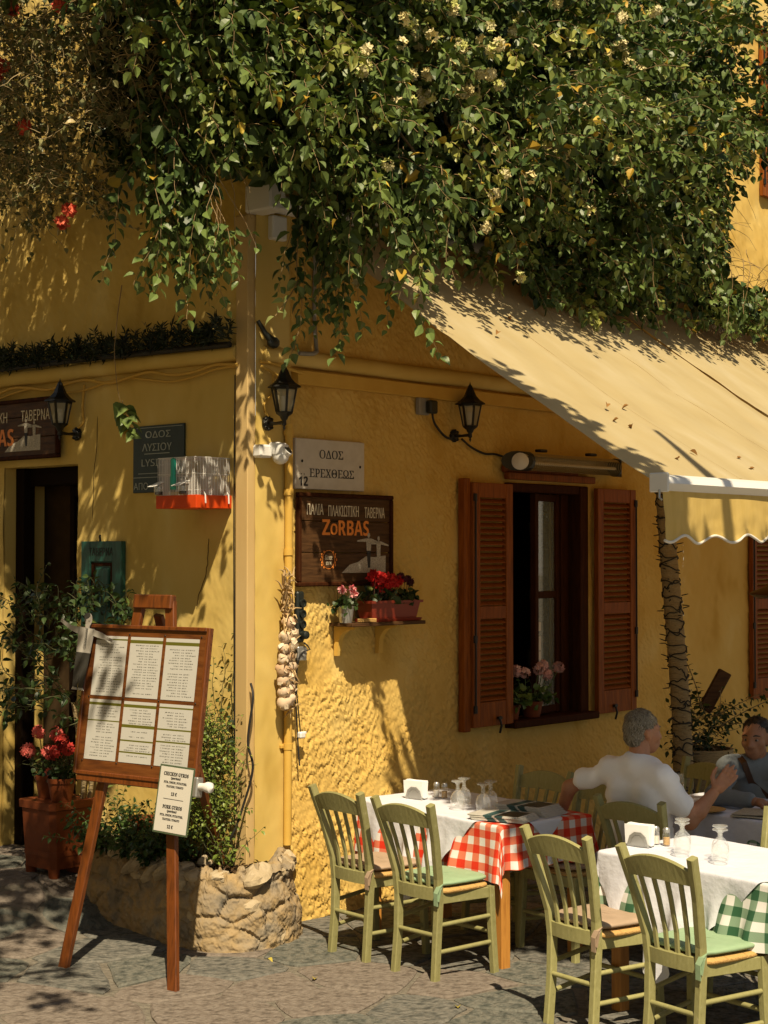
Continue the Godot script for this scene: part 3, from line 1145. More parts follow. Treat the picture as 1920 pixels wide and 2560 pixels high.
	for k in 11:
		var q := g.randf_range(0.3, 0.95)
		var s := g.randf_range(0.15, 1.6)
		var p := rw(0.30 + s, 4.2 - 0.02 - q * 1.66 - 0.03 * sin(q * PI) + 0.014, 0.06 + q * 2.46)
		var bs := Basis(along_r, out_r * 2.46 - UP * 1.66, UP).orthonormalized()
		var o := give("fallen_leaf", lm, brown, self, Transform3D(Basis(UP, g.randf() * TAU) * Basis(bs.x, deg_to_rad(34)), p))
		tag(o, "dry curled leaf lying on the cream awning cloth", "leaf", "fallen leaves on the awning")

	for e in [[0.35, -7.78], [0.62, -7.42], [-0.35, -8.30], [-0.62, -8.72]]:
		var yl := give("ground_leaf", lm, M.leaf_yellow, self, Transform3D(Basis(UP, e[0] * 9.0), Vector3(e[0], 0.012, e[1])))
		tag(yl, "small yellow leaf lying on the paving", "leaf", "yellow leaves on the paving")

func lantern(at: Transform3D, label: String) -> void:
	var t := thing("wall_lantern", label, "lantern", at, "black wall lanterns")
	var z := 0.14
	var y0 := -0.052                                   # bottom tip below the wall plate's middle
	var c := Vector3(0, y0, z)
	var b := B.new()
	b.xf = Transform3D(Basis(Vector3.RIGHT, PI / 2), Vector3.ZERO)
	b.lathe([Vector2(0, 0), Vector2(0.043, 0.0), Vector2(0.043, 0.008), Vector2(0.030, 0.014), Vector2(0.026, 0.022), Vector2(0.0, 0.026)], 14)
	for k in 8:
		var a := TAU * k / 8
		b.ball(Vector3(cos(a) * 0.034, 0.012, sin(a) * 0.034), Vector3.ONE * 0.011, 8)
	obj("wall_plate", b, M.black_iron, t)
	b = B.new()
	b.tube([Vector3(0, 0, 0.02), Vector3(0, -0.004, 0.07), Vector3(0, 0.0, z)], [0.012, 0.009, 0.012], 8)
	obj("arm", b, M.black_iron, t)
	b = B.new()
	b.lathe([Vector2(0, 0), Vector2(0.008, 0.02), Vector2(0.005, 0.03), Vector2(0.014, 0.038), Vector2(0.012, 0.06), Vector2(0.02, 0.07), Vector2(0.026, 0.085), Vector2(0.046, 0.10), Vector2(0.052, 0.108), Vector2(0.046, 0.112), Vector2(0, 0.112)], 12, c)
	obj("base", b, M.black_iron, t)
	b = B.new()
	b.lathe([Vector2(0.10, 0.250), Vector2(0.098, 0.258), Vector2(0.066, 0.278), Vector2(0.042, 0.305), Vector2(0.028, 0.338), Vector2(0.016, 0.365), Vector2(0.013, 0.372), Vector2(0.006, 0.38), Vector2(0.0, 0.402)], 6, c, true)
	b.lathe([Vector2(0.0, 0.252), Vector2(0.10, 0.250)], 6, c, true)
	obj("roof", b, M.black_iron, t)
	b = B.new()
	for k in 6:
		var a := TAU * k / 6
		var d := Vector3(cos(a), 0, -sin(a))
		b.bar([c + d * 0.046 + UP * 0.11, c + d * 0.074 + UP * 0.251], 0.013, 0.009, d.cross(UP))
	b.lathe([Vector2(0.070, 0.238), Vector2(0.077, 0.238), Vector2(0.077, 0.251), Vector2(0.070, 0.251)], 6, c, true)
	obj("cage", b, M.black_iron, t)
	for k in 6:
		var a := TAU * k / 6
		var a2 := TAU * (k + 1) / 6
		var d := Vector3(cos(a), 0, -sin(a))
		var d2 := Vector3(cos(a2), 0, -sin(a2))
		b = B.new()
		b.quad(c + d * 0.043 + UP * 0.112, c + d2 * 0.043 + UP * 0.112, c + d2 * 0.071 + UP * 0.248, c + d * 0.071 + UP * 0.248)
		obj("pane", b, M.lantern_glass, t)
	b = B.new()
	b.lathe([Vector2(0, 0.112), Vector2(0.016, 0.112), Vector2(0.016, 0.15), Vector2(0.019, 0.16), Vector2(0.019, 0.20), Vector2(0.0, 0.212)], 10, c)
	obj("bulb", b, M.white_plastic, t)

func dancer(b: B, x: float, y: float, s: float, dark: B) -> void:   # flat printed figure with arms held out
	for e in [[[-0.5, 0.80], [-0.1, 0.86], [-0.09, 0.76], [-0.5, 0.76]], [[0.5, 0.74], [0.1, 0.86], [0.09, 0.76], [0.48, 0.70]], [[-0.11, 0.86], [0.11, 0.86], [0.09, 0.50], [-0.09, 0.50]]]:
		var p := PackedVector2Array()
		for q in e:
			p.append(Vector2(x + q[0] * s, y + q[1] * s))
		b.prism(p, 0, 0.0015)
	b.ball(Vector3(x, y + 0.95 * s, 0.001), Vector3(0.06 * s, 0.08 * s, 0.001), 8)
	var p := PackedVector2Array()
	for q in [[-0.09, 0.5], [0.09, 0.5], [0.06, 0.0], [-0.03, 0.0]]:
		p.append(Vector2(x + q[0] * s, y + q[1] * s))
	dark.prism(p, 0, 0.0012)

func tavern_sign(at: Transform3D, w: float, h: float, label: String, wide: bool) -> void:
	var t := thing("tavern_sign", label, "sign", at)
	var b: B
	var rows := [0.0, 0.36, 0.70, 1.0]
	for k in 3:
		b = B.new()
		b.box(Vector3(0, h * (rows[k] + rows[k + 1]) / 2 - h / 2, 0.012), Vector3(w, h * (rows[k + 1] - rows[k]) - 0.004, 0.022), 0.003)
		obj("plank", b, M.wood_sign, t)
	for e in [[Vector3(0, h / 2 - 0.012, 0.02), Vector3(w + 0.02, 0.026, 0.04)], [Vector3(0, -h / 2 + 0.012, 0.02), Vector3(w + 0.02, 0.026, 0.04)], [Vector3(-w / 2 + 0.004, 0, 0.02), Vector3(0.026, h - 0.051, 0.037)], [Vector3(w / 2 - 0.004, 0, 0.02), Vector3(0.026, h - 0.051, 0.037)]]:
		b = B.new()
		b.box(e[0], e[1], 0.006)
		obj("frame", b, M.wood_dark, t)
	var z := 0.0245
	var words := ["ΠΑΛΙΑ", "ΠΛΑΚΙΩΤΙΚΗ", "ΤΑΒΕΡNΑ"]
	if wide:
		var xs := [-0.40, -0.05, 0.33]
		var ws := [0.17, 0.32, 0.22]
		for k in 3:
			lettering(words[k], "Droid Sans", 0.072, ws[k] * w, M.cream_ink, t, Transform3D(Basis(), Vector3(xs[k] * w, h * 0.22, z)))
		lettering("ZORBAS", "Droid Sans", 0.115, w * 0.40, M.orange_ink, t, Transform3D(Basis(), Vector3(-0.04 * w, -0.12 * h, z)), "lettering", true)
	else:
		var xs := [-0.33, -0.03, 0.31]
		var ws := [0.17, 0.325, 0.225]
		for k in 3:
			lettering(words[k], "Droid Sans", 0.066, ws[k] * w, M.cream_ink, t, Transform3D(Basis(), Vector3(xs[k] * w, h * (0.325 - 0.01 * k), z)))
		lettering("Z", "Droid Sans", 0.094, 0.068, M.orange_ink, t, Transform3D(Basis(), Vector3(-0.178, h * 0.135, z)), "lettering", true)
		lettering("O", "Droid Sans", 0.068, 0.06, M.orange_ink, t, Transform3D(Basis(), Vector3(-0.110, h * 0.115, z)), "lettering", true)
		lettering("RBAS", "Droid Sans", 0.092, 0.27, M.orange_ink, t, Transform3D(Basis(), Vector3(0.066, h * 0.13, z)), "lettering", true)
		# round badge with a little ornament
		b = B.new()
		var cx := -0.19 * w
		var cy := -0.215 * h
		var ring := []
		for k in 33:
			ring.append(Vector3(cx + cos(TAU * k / 32) * 0.052, cy + sin(TAU * k / 32) * 0.056, z))
		b.tube(ring, 0.0018, 4)
		for s in [-1, 1]:
			for k in 7:
				var a := (k - 3) * 0.28
				b.ball(Vector3(cx + s * cos(a) * (0.060 + 0.008 * (k % 2)), cy + sin(a) * 0.062, z), Vector3(0.006, 0.009, 0.0015), 6)
		obj("badge_ring", b, M.orange_ink, t)
		lettering("Since", "Droid Serif", 0.030, 0.062, M.cream_ink, t, Transform3D(Basis(), Vector3(cx, cy + 0.014, z)))
		lettering("1974", "Droid Serif", 0.020, 0.046, M.cream_ink, t, Transform3D(Basis(), Vector3(cx, cy - 0.022, z)))
	# printed picture: two white-shirted figures on a pale rock
	var light := B.new()
	var dark := B.new()
	var rx := 0.28 * w
	var s := 0.20 if not wide else 0.17
	var ry := -h * 0.36
	var pr := PackedVector2Array()
	for q in [[-0.30, 0.0], [-0.22, 0.05], [-0.14, 0.065], [-0.06, 0.10], [0.02, 0.095], [0.14, 0.105], [0.14, 0.0]]:
		pr.append(Vector2(rx + q[0] * 0.9, ry + q[1]))
	light.prism(pr, z - 0.001, z)
	light.xf = Transform3D(Basis(), Vector3(0, 0, z))
	dark.xf = light.xf
	dancer(light, rx - 0.03, ry + 0.03, s * 1.05, dark)
	dancer(light, rx + 0.06, ry + 0.03, s * 0.95, light)
	obj("print", light, M.print_grey, t)
	obj("print", dark, M.ink, t)

func cable(called: String, label: String, pts: Array, r: float, m: Material, group := "") -> void:
	var c := Curve3D.new()
	for k in pts.size():
		var a: Vector3 = pts[maxi(k - 1, 0)]
		var d: Vector3 = pts[mini(k + 1, pts.size() - 1)]
		var tan := (d - a) / 6.0
		c.add_point(pts[k], -tan, tan)
	c.bake_interval = 0.03
	var b := B.new()
	b.tube(Array(c.get_baked_points()), r, 6)
	tag(obj(called, b, m), label, "cable", group)

func build_wall_things() -> void:
	var lg := plain("lantern_glass", Color(0.75, 0.72, 0.6, 0.45), 0.35)
	lg.transparency = BaseMaterial3D.TRANSPARENCY_ALPHA
	patchy("print_grey", [lin(0.25, 0.23, 0.19), lin(0.6, 0.55, 0.45)], Vector3(9, 9, 9), 0.8, 0.0, 0.03, 31)
	lantern(on_r(0.09, 2.915, 0.035), "black lantern on the right wall right beside the corner post")
	lantern(on_r(1.83, 2.94, 0.0), "black lantern between the grey socket and the window")
	lantern(on_l(1.61, 2.93, 0.01), "black lantern beside the dark doorway, in front of the tavern sign")
	# street signs
	var t := thing("street_sign", "white marble street sign ΟΔΟΣ ΕΡΕΧΘΕΩΣ with number 12", "sign", on_r(0.615, 2.695, 0.03))
	var b := B.new()
	b.box(Vector3(0, 0, 0), Vector3(0.60, 0.30, 0.024), 0.003)
	obj("plate", b, M.sign_white if M.has("sign_white") else patchy("sign_white", [lin(0.50, 0.46, 0.39), lin(0.58, 0.54, 0.47)], Vector3(2, 2, 2), 0.6, 0.0, 0.02, 33), t)
	var z := 0.0135
	lettering("ΟΔΟΣ", "Droid Serif", 0.052, 0.205, M.ink, t, Transform3D(Basis(), Vector3(0.005, 0.062, z)))
	lettering("ΕΡΕXΘΕΩΣ", "Droid Serif", 0.052, 0.385, M.ink, t, Transform3D(Basis(), Vector3(0.01, -0.052, z)))
	lettering("12", "Droid Sans", 0.056, 0.075, M.ink, t, Transform3D(Basis(), Vector3(-0.235, -0.104, z)), "number", true)
	b = B.new()
	for x in [-0.252, -0.228]:
		b.ball(Vector3(x, -0.062, z), Vector3(0.004, 0.004, 0.001), 6)
	obj("lettering", b, M.ink, t)
	for x in [[-0.245, 0.015], [0.26, -0.002]]:
		b = B.new()
		b.ball(Vector3(x[0], x[1], z), Vector3(0.009, 0.009, 0.004), 8)
		obj("screw", b, M.black_iron, t)
	tavern_sign(on_r(0.735, 2.245, 0.035), 0.82, 0.555, "dark wooden tavern sign with orange ZORBAS lettering above the flower shelf", false)
	tavern_sign(on_l(2.47, 2.985, 0.03), 1.42, 0.40, "long dark wooden tavern sign over the doorway, cut by the picture's edge", true)
	t = thing("street_sign", "dark blue green painted street sign ΟΔΟΣ ΛΥΣΙΟΥ on the left wall", "sign", on_l(0.805, 2.74, 0.012))
	b = B.new()
	b.box(Vector3.ZERO, Vector3(0.475, 0.41, 0.014), 0.002)
	obj("plate", b, patchy("sign_blue", [lin(0.006, 0.020, 0.017), lin(0.010, 0.032, 0.030)], Vector3(2, 2, 2), 0.5, 0.05, 0.02, 34), t)
	var pale := plain("sign_pale", lin(0.34, 0.38, 0.36), 0.7)
	lettering("ΟΔΟΣ", "Droid Sans", 0.042, 0.235, pale, t, Transform3D(Basis(), Vector3(-0.0, 0.150, 0.0085)))
	lettering("ΛΥΣΙΟΥ", "Droid Sans", 0.046, 0.275, pale, t, Transform3D(Basis(), Vector3(-0.01, 0.072, 0.0085)))
	lettering("LYSIOU", "Droid Sans", 0.044, 0.275, pale, t, Transform3D(Basis(), Vector3(-0.015, -0.022, 0.0085)))
	lettering("ΑΠΟ", "Droid Sans", 0.044, 0.135, pale, t, Transform3D(Basis(), Vector3(-0.16, -0.165, 0.0085)))
	b = B.new()
	b.box(Vector3(-0.01, 0.032, 0.0085), Vector3(0.235, 0.005, 0.002))
	b.box(Vector3(0.02, -0.088, 0.0085), Vector3(0.41, 0.004, 0.002))
	b.box(Vector3(0, -0.112, 0.0085), Vector3(0.46, 0.004, 0.002))
	b.box(Vector3(0, 0.192, 0.0085), Vector3(0.45, 0.003, 0.002))
	obj("border_line", b, pale, t)
	# security camera
	t = thing("security_camera", "white security camera under the corner lantern", "camera", on_r(0.06, 2.755, 0.03))
	b = B.new()
	b.box(Vector3(-0.03, -0.005, 0.03), Vector3(0.10, 0.075, 0.075), 0.012)
	obj("bracket", b, M.white_plastic, t)
	b = B.new()
	b.xf = Transform3D(Basis(Vector3(0, 0, 1), deg_to_rad(-8)), Vector3(0.05, 0.0, 0.075))
	b.lathe([Vector2(0, -0.03), Vector2(0.045, -0.028), Vector2(0.058, 0.0), Vector2(0.058, 0.035), Vector2(0.05, 0.042), Vector2(0, 0.044)], 18)
	obj("housing", b, M.white_plastic, t)
	b = B.new()
	b.xf = Transform3D(Basis(Vector3(0.55, 0, 0.2).normalized(), deg_to_rad(60)) * Basis(Vector3(0, 0, 1), deg_to_rad(-30)), Vector3(0.06, -0.03, 0.085))
	b.ball(Vector3.ZERO, Vector3.ONE * 0.05, 16)
	b.lathe([Vector2(0.034, 0.02), Vector2(0.036, 0.062), Vector2(0.0, 0.062)], 16)
	obj("head", b, M.white_plastic, t)
	b.v.clear(); b.n.clear(); b.t.clear(); b.c.clear(); b.ix.clear()
	b.lathe([Vector2(0.027, 0.055), Vector2(0.027, 0.0645), Vector2(0.0, 0.066)], 14)
	obj("lens", b, M.black_plastic, t)
	# sockets, cables, power strip
	t = thing("wall_socket", "grey socket with a black plug left of the middle lantern", "socket", on_r(1.50, 3.11, 0.02))
	b = B.new()
	b.box(Vector3(-0.02, 0, 0.01), Vector3(0.10, 0.11, 0.04), 0.006)
	obj("box", b, M.grey_plastic, t)
	b = B.new()
	b.box(Vector3(0.02, -0.005, 0.055), Vector3(0.075, 0.085, 0.05), 0.01)
	obj("plug", b, M.black_plastic, t)
	cable("cable", "black cable from the grey socket to the middle lantern", [rw(1.53, 3.06, 0.07), rw(1.58, 3.00, 0.05), rw(1.70, 2.93, 0.03), rw(1.79, 2.915, 0.02)], 0.008, M.cable)
	cable("cable", "black cable sagging from the middle lantern to the patio heater", [rw(1.88, 2.92, 0.03), rw(1.98, 2.87, 0.03), rw(2.12, 2.835, 0.03), rw(2.25, 2.835, 0.03), rw(2.45, 2.80, 0.05), rw(2.58, 2.83, 0.08), rw(2.70, 2.82, 0.10)], 0.008, M.cable)
	t = thing("power_strip", "black power strip hanging under the tavern sign", "power strip", on_r(0.33, 1.79, 0.06))
	b = B.new()
	b.box(Vector3(0, 0, 0), Vector3(0.062, 0.30, 0.035), 0.010)
	obj("body", b, M.black_plastic, t)
	for k in 4:
		b = B.new()
		b.xf = Transform3D(Basis(Vector3.RIGHT, PI / 2), Vector3(0.008, 0.08 - k * 0.062, 0.017))
		b.lathe([Vector2(0.025, 0), Vector2(0.025, 0.012), Vector2(0.018, 0.012), Vector2(0.016, 0.005), Vector2(0, 0.005)], 12)
		obj("outlet", b, M.black_plastic, t)
	b = B.new()
	b.xf = Transform3D(Basis(Vector3.RIGHT, PI / 2), Vector3(0.008, -0.105, 0.02))
	b.lathe([Vector2(0.026, 0), Vector2(0.024, 0.035), Vector2(0.012, 0.045), Vector2(0.0, 0.045)], 12)
	obj("plug", b, M.black_plastic, t)
	t = thing("light_switch", "grey switch box below the power strip", "switch", on_r(0.335, 1.575, 0.06))
	b = B.new()
	b.box(Vector3.ZERO, Vector3(0.075, 0.085, 0.05), 0.006)
	obj("box", b, M.grey_metal, t)
	b = B.new()
	b.xf = Transform3D(Basis(Vector3.RIGHT, PI / 2), Vector3(0.005, 0.0, 0.025))
	b.lathe([Vector2(0.02, 0), Vector2(0.018, 0.012), Vector2(0, 0.015)], 12)
	obj("knob", b, M.grey_plastic, t)
	cable("cable", "thin black cable hanging from the power strip down the wall", [rw(0.33, 1.64, 0.10), rw(0.36, 1.60, 0.12), rw(0.31, 1.57, 0.09), rw(0.30, 1.40, 0.06), rw(0.31, 1.20, 0.06), rw(0.32, 1.0, 0.065), rw(0.325, 0.92, 0.07)], 0.005, M.cable)
	t = thing("cable_plug", "small white plug hanging on a cable beside the drain pipe", "plug", on_r(0.33, 1.10, 0.08))
	b = B.new()
	b.box(Vector3.ZERO, Vector3(0.045, 0.04, 0.035), 0.008)
	b.box(Vector3(0.02, 0.012, 0.004), Vector3(0.02, 0.016, 0.02), 0.003)
	obj("body", b, M.white_plastic, t)
	b = B.new()
	b.tube([Vector3(-0.01, 0.02, 0), Vector3(-0.03, 0.25, -0.01), Vector3(-0.03, 0.5, -0.01)], 0.004, 5)
	obj("lead", b, M.cable, t)
	cable("cable", "bundle of ochre painted cables looping round the corner lantern", [rw(0.02, 3.24, 0.06), rw(0.14, 3.20, 0.06), rw(0.22, 3.14, 0.06), rw(0.26, 3.05, 0.05)], 0.009, M.trim_ochre, "painted cables by the corner")
	cable("cable", "ochre painted cable running from the post to the trim board", [rw(0.02, 3.27, 0.05), rw(0.16, 3.26, 0.05), rw(0.34, 3.225, 0.07)], 0.010, M.trim_ochre, "")
	cable("cable", "thin looping cable down to the corner lantern's plate", [rw(0.12, 3.2, 0.05), rw(0.13, 3.1, 0.04), rw(0.06, 3.02, 0.04), rw(0.09, 2.95, 0.05)], 0.006, M.trim_ochre, "")
	# pipes
	t = thing("drain_pipe", "thin ochre painted pipe down the wall beside the garlic", "pipe", on_r(0.24, 0.42, 0.06))
	b = B.new()
	b.tube([Vector3(0.002, 2.5, 0), Vector3(0.0, 1.0, 0), Vector3(-0.005, 0.05, 0)], 0.024, 12)
	obj("pipe", b, M.trim_ochre, t)
	for y in [0.62, 0.98, 1.75, 2.1, 2.45]:
		b = B.new()
		b.tube([Vector3(0, y - 0.018, 0), Vector3(0, y + 0.018, 0)], 0.029, 12)
		if y < 0.7:
			b.box(Vector3(0, y, -0.02), Vector3(0.09, 0.022, 0.02), 0.003)
		obj("collar", b, M.trim_ochre, t)
	cable("conduit_pipe", "thin conduit bending above the ledge beside the corner", [rw(0.49, 3.95, 0.03), rw(0.485, 3.6, 0.03), rw(0.48, 3.40, 0.05), rw(0.46, 3.36, 0.07), rw(0.40, 3.345, 0.075), rw(0.31, 3.34, 0.075)], 0.013, M.grey_plastic)
	t = thing("cable_gland", "black cable end poking out above the corner lantern", "cable end", on_r(0.05, 3.36, 0.08))
	b = B.new()
	b.tube([Vector3(-0.06, 0.14, -0.02), Vector3(-0.02, 0.07, 0.0), Vector3(0.02, 0.03, 0.01)], [0.012, 0.016, 0.026], 8)
	b.ball(Vector3(0.035, 0.02, 0.01), Vector3(0.045, 0.036, 0.03), 10)
	obj("body", b, M.black_plastic, t)
	# patio heater over the window
	t = thing("infrared_heater", "tubular infrared heater mounted above the window", "heater", on_r(2.95, 2.79, 0.16))
	b = B.new()
	var half := func(r: float, x0: float, x1: float, a0: float, a1: float) -> void:
		b.grid(16, 1, func(i: int, j: int) -> Vector3:
			var a: float = lerpf(a0, a1, i / 16.0)
			return Vector3(lerpf(x1, x0, j), sin(a) * r, cos(a) * r), func(i: int, j: int) -> Vector2: return Vector2(i, j))
	half.call(0.060, -0.60, 0.58, 0.6, TAU - 1.4)
	obj("housing", b, M.heater_brass, t)
	for k in 46:
		b = B.new()
		var x := -0.5 + k * 0.0225
		var arc := []
		for i in 9:
			var a := -1.35 + i * (2.0 / 8)
			arc.append(Vector3(x, sin(a) * 0.061, cos(a) * 0.061))
		b.tube(arc, 0.0022, 4)
		obj("grille_wire", b, M.heater_brass, t)
	b = B.new()
	b.tube([Vector3(-0.52, -0.01, 0.02), Vector3(0.5, -0.01, 0.02)], 0.012, 8)
	obj("heating_tube", b, M.cream_ink, t)
	b = B.new()
	b.loft([ring_pts(Vector3(-0.64, 0, 0), 0.068, 0.09), ring_pts(Vector3(-0.52, 0, 0), 0.066, 0.0)])
	b.loft([ring_pts(Vector3(0.52, 0, 0), 0.066, 0.0), ring_pts(Vector3(0.62, 0, 0), 0.066, -0.10)])
	obj("end_cap", b, M.black_plastic, t)
	b = B.new()
	b.xf = Transform3D(Basis(Vector3(0, 0, 1), PI / 2) , Vector3(-0.643, 0, 0.0)) * Transform3D(Basis(Vector3(1, 0, 0), 0.0), Vector3.ZERO)
	b.xf = Transform3D(Basis(Vector3(0, 1, 0), deg_to_rad(22)) * Basis(Vector3(0, 0, 1), PI / 2), Vector3(-0.645, -0.005, 0.03))
	b.lathe([Vector2(0.058, -0.006), Vector2(0.058, 0.012), Vector2(0.04, 0.022), Vector2(0, 0.028)], 20)
	obj("lamp_face", b, M.white_plastic, t)
	for x in [-0.3, 0.3]:
		b = B.new()
		b.box(Vector3(x, 0.03, -0.11), Vector3(0.05, 0.05, 0.10), 0.004)
		b.box(Vector3(x, 0.085, -0.05), Vector3(0.09, 0.02, 0.05), 0.006)
		obj("mount", b, M.black_iron, t)
	# shelf with flowers
	t = thing("wall_shelf", "narrow wooden flower shelf on two ochre brackets", "shelf", on_r(0.96, 1.735, 0.015))
	b = B.new()
	b.box(Vector3(0, 0, 0.10), Vector3(0.67, 0.022, 0.20), 0.004)
	obj("board", b, M.wood_sign, t)
	for x in [-0.27, 0.10]:
		b = B.new()
		b.xf = Transform3D(Basis(UP, -PI / 2), Vector3(x, 0, 0))
		var p := PackedVector2Array([Vector2(0, -0.012), Vector2(0.17, -0.012), Vector2(0.17, -0.028)])
		for k in 7:
			var a := PI / 2 * k / 6
			p.append(Vector2(0.035 + 0.10 * (1 - sin(a)), -0.028 - 0.10 * (1 - cos(a))))
		p.append(Vector2(0.03, -0.19))
		p.append(Vector2(0, -0.19))
		b.prism(p, -0.018, 0.018)
		obj("bracket", b, M.trim_ochre, t)
	t = thing("wood_block", "small pale wooden wedge lying on the flower shelf", "wood block", on_r(0.80, 1.747, 0.17))
	b = B.new()
	b.box(Vector3(0, 0.012, 0), Vector3(0.12, 0.022, 0.05), 0.003)
	obj("block", b, M.rush, t)
	garlic()

func ring_pts(c: Vector3, r: float, lean: float) -> Array:
	var q := []
	for i in 16:
		var a := TAU * i / 16
		q.append(c + Vector3(lean * sin(a + PI / 2), sin(a) * r, cos(a) * r))
	return q

func garlic() -> void:
	var t := thing("garlic_braid", "braid of garlic bulbs with dry stalks hanging beside the pipe", "garlic", on_r(0.17, 1.27, 0.10))
	var g := RandomNumberGenerator.new()
	g.seed = 9
	var bulbs := []
	for k in 8:
		var y := 0.03 + k * 0.063
		if k < 7:
			bulbs.append(Vector3(-0.025 + g.randf_range(-0.012, 0.012) - 0.012 * (1.0 - k / 8.0), y, 0.02))
			bulbs.append(Vector3(0.04 + g.randf_range(-0.012, 0.012) - 0.02 * (1.0 - k / 8.0), y + 0.02, 0.018))
		else:
			bulbs.append(Vector3(0.02, y + 0.02, 0.02))
	for p in bulbs:
		var b := B.new()
		b.tinted = true
		var r := g.randf_range(0.031, 0.041)
		var turn := Basis(Vector3(g.randf_range(-1, 1), g.randf_range(-0.3, 0.3), g.randf_range(-1, 1)).normalized(), g.randf_range(0.4, 1.5))
		var cloves := g.randi_range(6, 9)
		b.xf = Transform3D(turn, p)
		b.col = Color(0.66, 0.56, 0.42).lerp(Color(0.42, 0.25, 0.13), g.randf() * 0.8)
		b.ball(Vector3.ZERO, Vector3(r, r * 0.92, r), 20, func(d: Vector3) -> float: return 1.0 + 0.07 * absf(sin(atan2(d.z, d.x) * cloves / 2.0)) * (1.0 - d.y * d.y) + (0.5 * smoothstep(0.86, 1.0, d.y)))
		b.col = Color(0.25, 0.14, 0.06)
		b.ball(Vector3(0, -r * 0.92, 0), Vector3(r * 0.4, r * 0.12, r * 0.4), 8)
		obj("bulb", b, M.tinted, t)
	var husk := B.new()
	husk.tinted = true
	for p in bulbs:
		for k in 7:
			var d := Vector3(g.randfn(), g.randfn() * 0.7, absf(g.randfn()) + 0.2).normalized()
			var q: Vector3 = p + d * g.randf_range(0.030, 0.038)
			var x := d.cross(UP).normalized().rotated(d, g.randf() * TAU) * g.randf_range(0.010, 0.022)
			var y := d.cross(x).normalized() * g.randf_range(0.006, 0.014)
			husk.col = Color(0.50, 0.36, 0.20).lerp(Color(0.70, 0.60, 0.44), g.randf())
			husk.quad(q - x - y, q + x * 0.6 - y + d * 0.010, q + x + y + d * 0.004, q - x * 0.7 + y)
	obj("husks", husk, M.tinted, t).set_meta("kind", "stuff")
	var b := B.new()
	b.tinted = true
	for k in 150:
		var y := g.randf_range(-0.02, 0.78)
		var top := smoothstep(0.45, 0.6, y)
		var p := Vector3(0.01 + g.randf_range(-0.035, 0.035), y, g.randf_range(0.0, 0.035))
		var d := Vector3(g.randf_range(-1, 0.8), g.randf_range(-0.8, 1.6), g.randf_range(-0.2, 0.8)).normalized() * g.randf_range(0.03, 0.085)
		b.col = Color(0.34, 0.21, 0.09).lerp(Color(0.55, 0.40, 0.20), g.randf())
		b.tube([p, p + d * 0.5 + Vector3(0, 0.012, 0), p + d], [0.006 + 0.004 * top, 0.005, 0.0012], 4)
	b.col = Color(0.36, 0.24, 0.11)
	b.tube([Vector3(0, 0.05, 0), Vector3(0.015, 0.4, 0), Vector3(0.0, 0.80, 0.0)], [0.012, 0.02, 0.008], 6)
	obj("dry_stalks", b, M.tinted, t).set_meta("kind", "stuff")

func leaf_shape(b: B, l: float, w: float, fold: float, base := Vector3.ZERO) -> void:   # a pointed leaf along +z, folded on its midrib
	var st := [[0.0, 0.0, 0.0], [0.22, 0.78, 0.0], [0.45, 1.0, -0.02], [0.72, 0.62, -0.07], [1.0, 0.0, -0.18]]
	for k in st.size() - 1:
		var a: Array = st[k]
		var c: Array = st[k + 1]
		var m0 := base + Vector3(0, a[2] * l, a[0] * l)
		var m1 := base + Vector3(0, c[2] * l, c[0] * l)
		for s in [-1.0, 1.0]:
			var e0 := m0 + Vector3(s * a[1] * w / 2, fold * a[1], 0)
			var e1 := m1 + Vector3(s * c[1] * w / 2, fold * c[1], 0)
			var tris := []
			if a[1] == 0.0:
				tris = [[m0, m1, e1]]
			elif c[1] == 0.0:
				tris = [[m0, m1, e0]]
			else:
				tris = [[m0, m1, e1], [m0, e1, e0]]
			for q in tris:
				if (q[1] - q[0]).cross(q[2] - q[0]).y < 0:
					b.tri(q[0], q[2], q[1])
				else:
					b.tri(q[0], q[1], q[2])

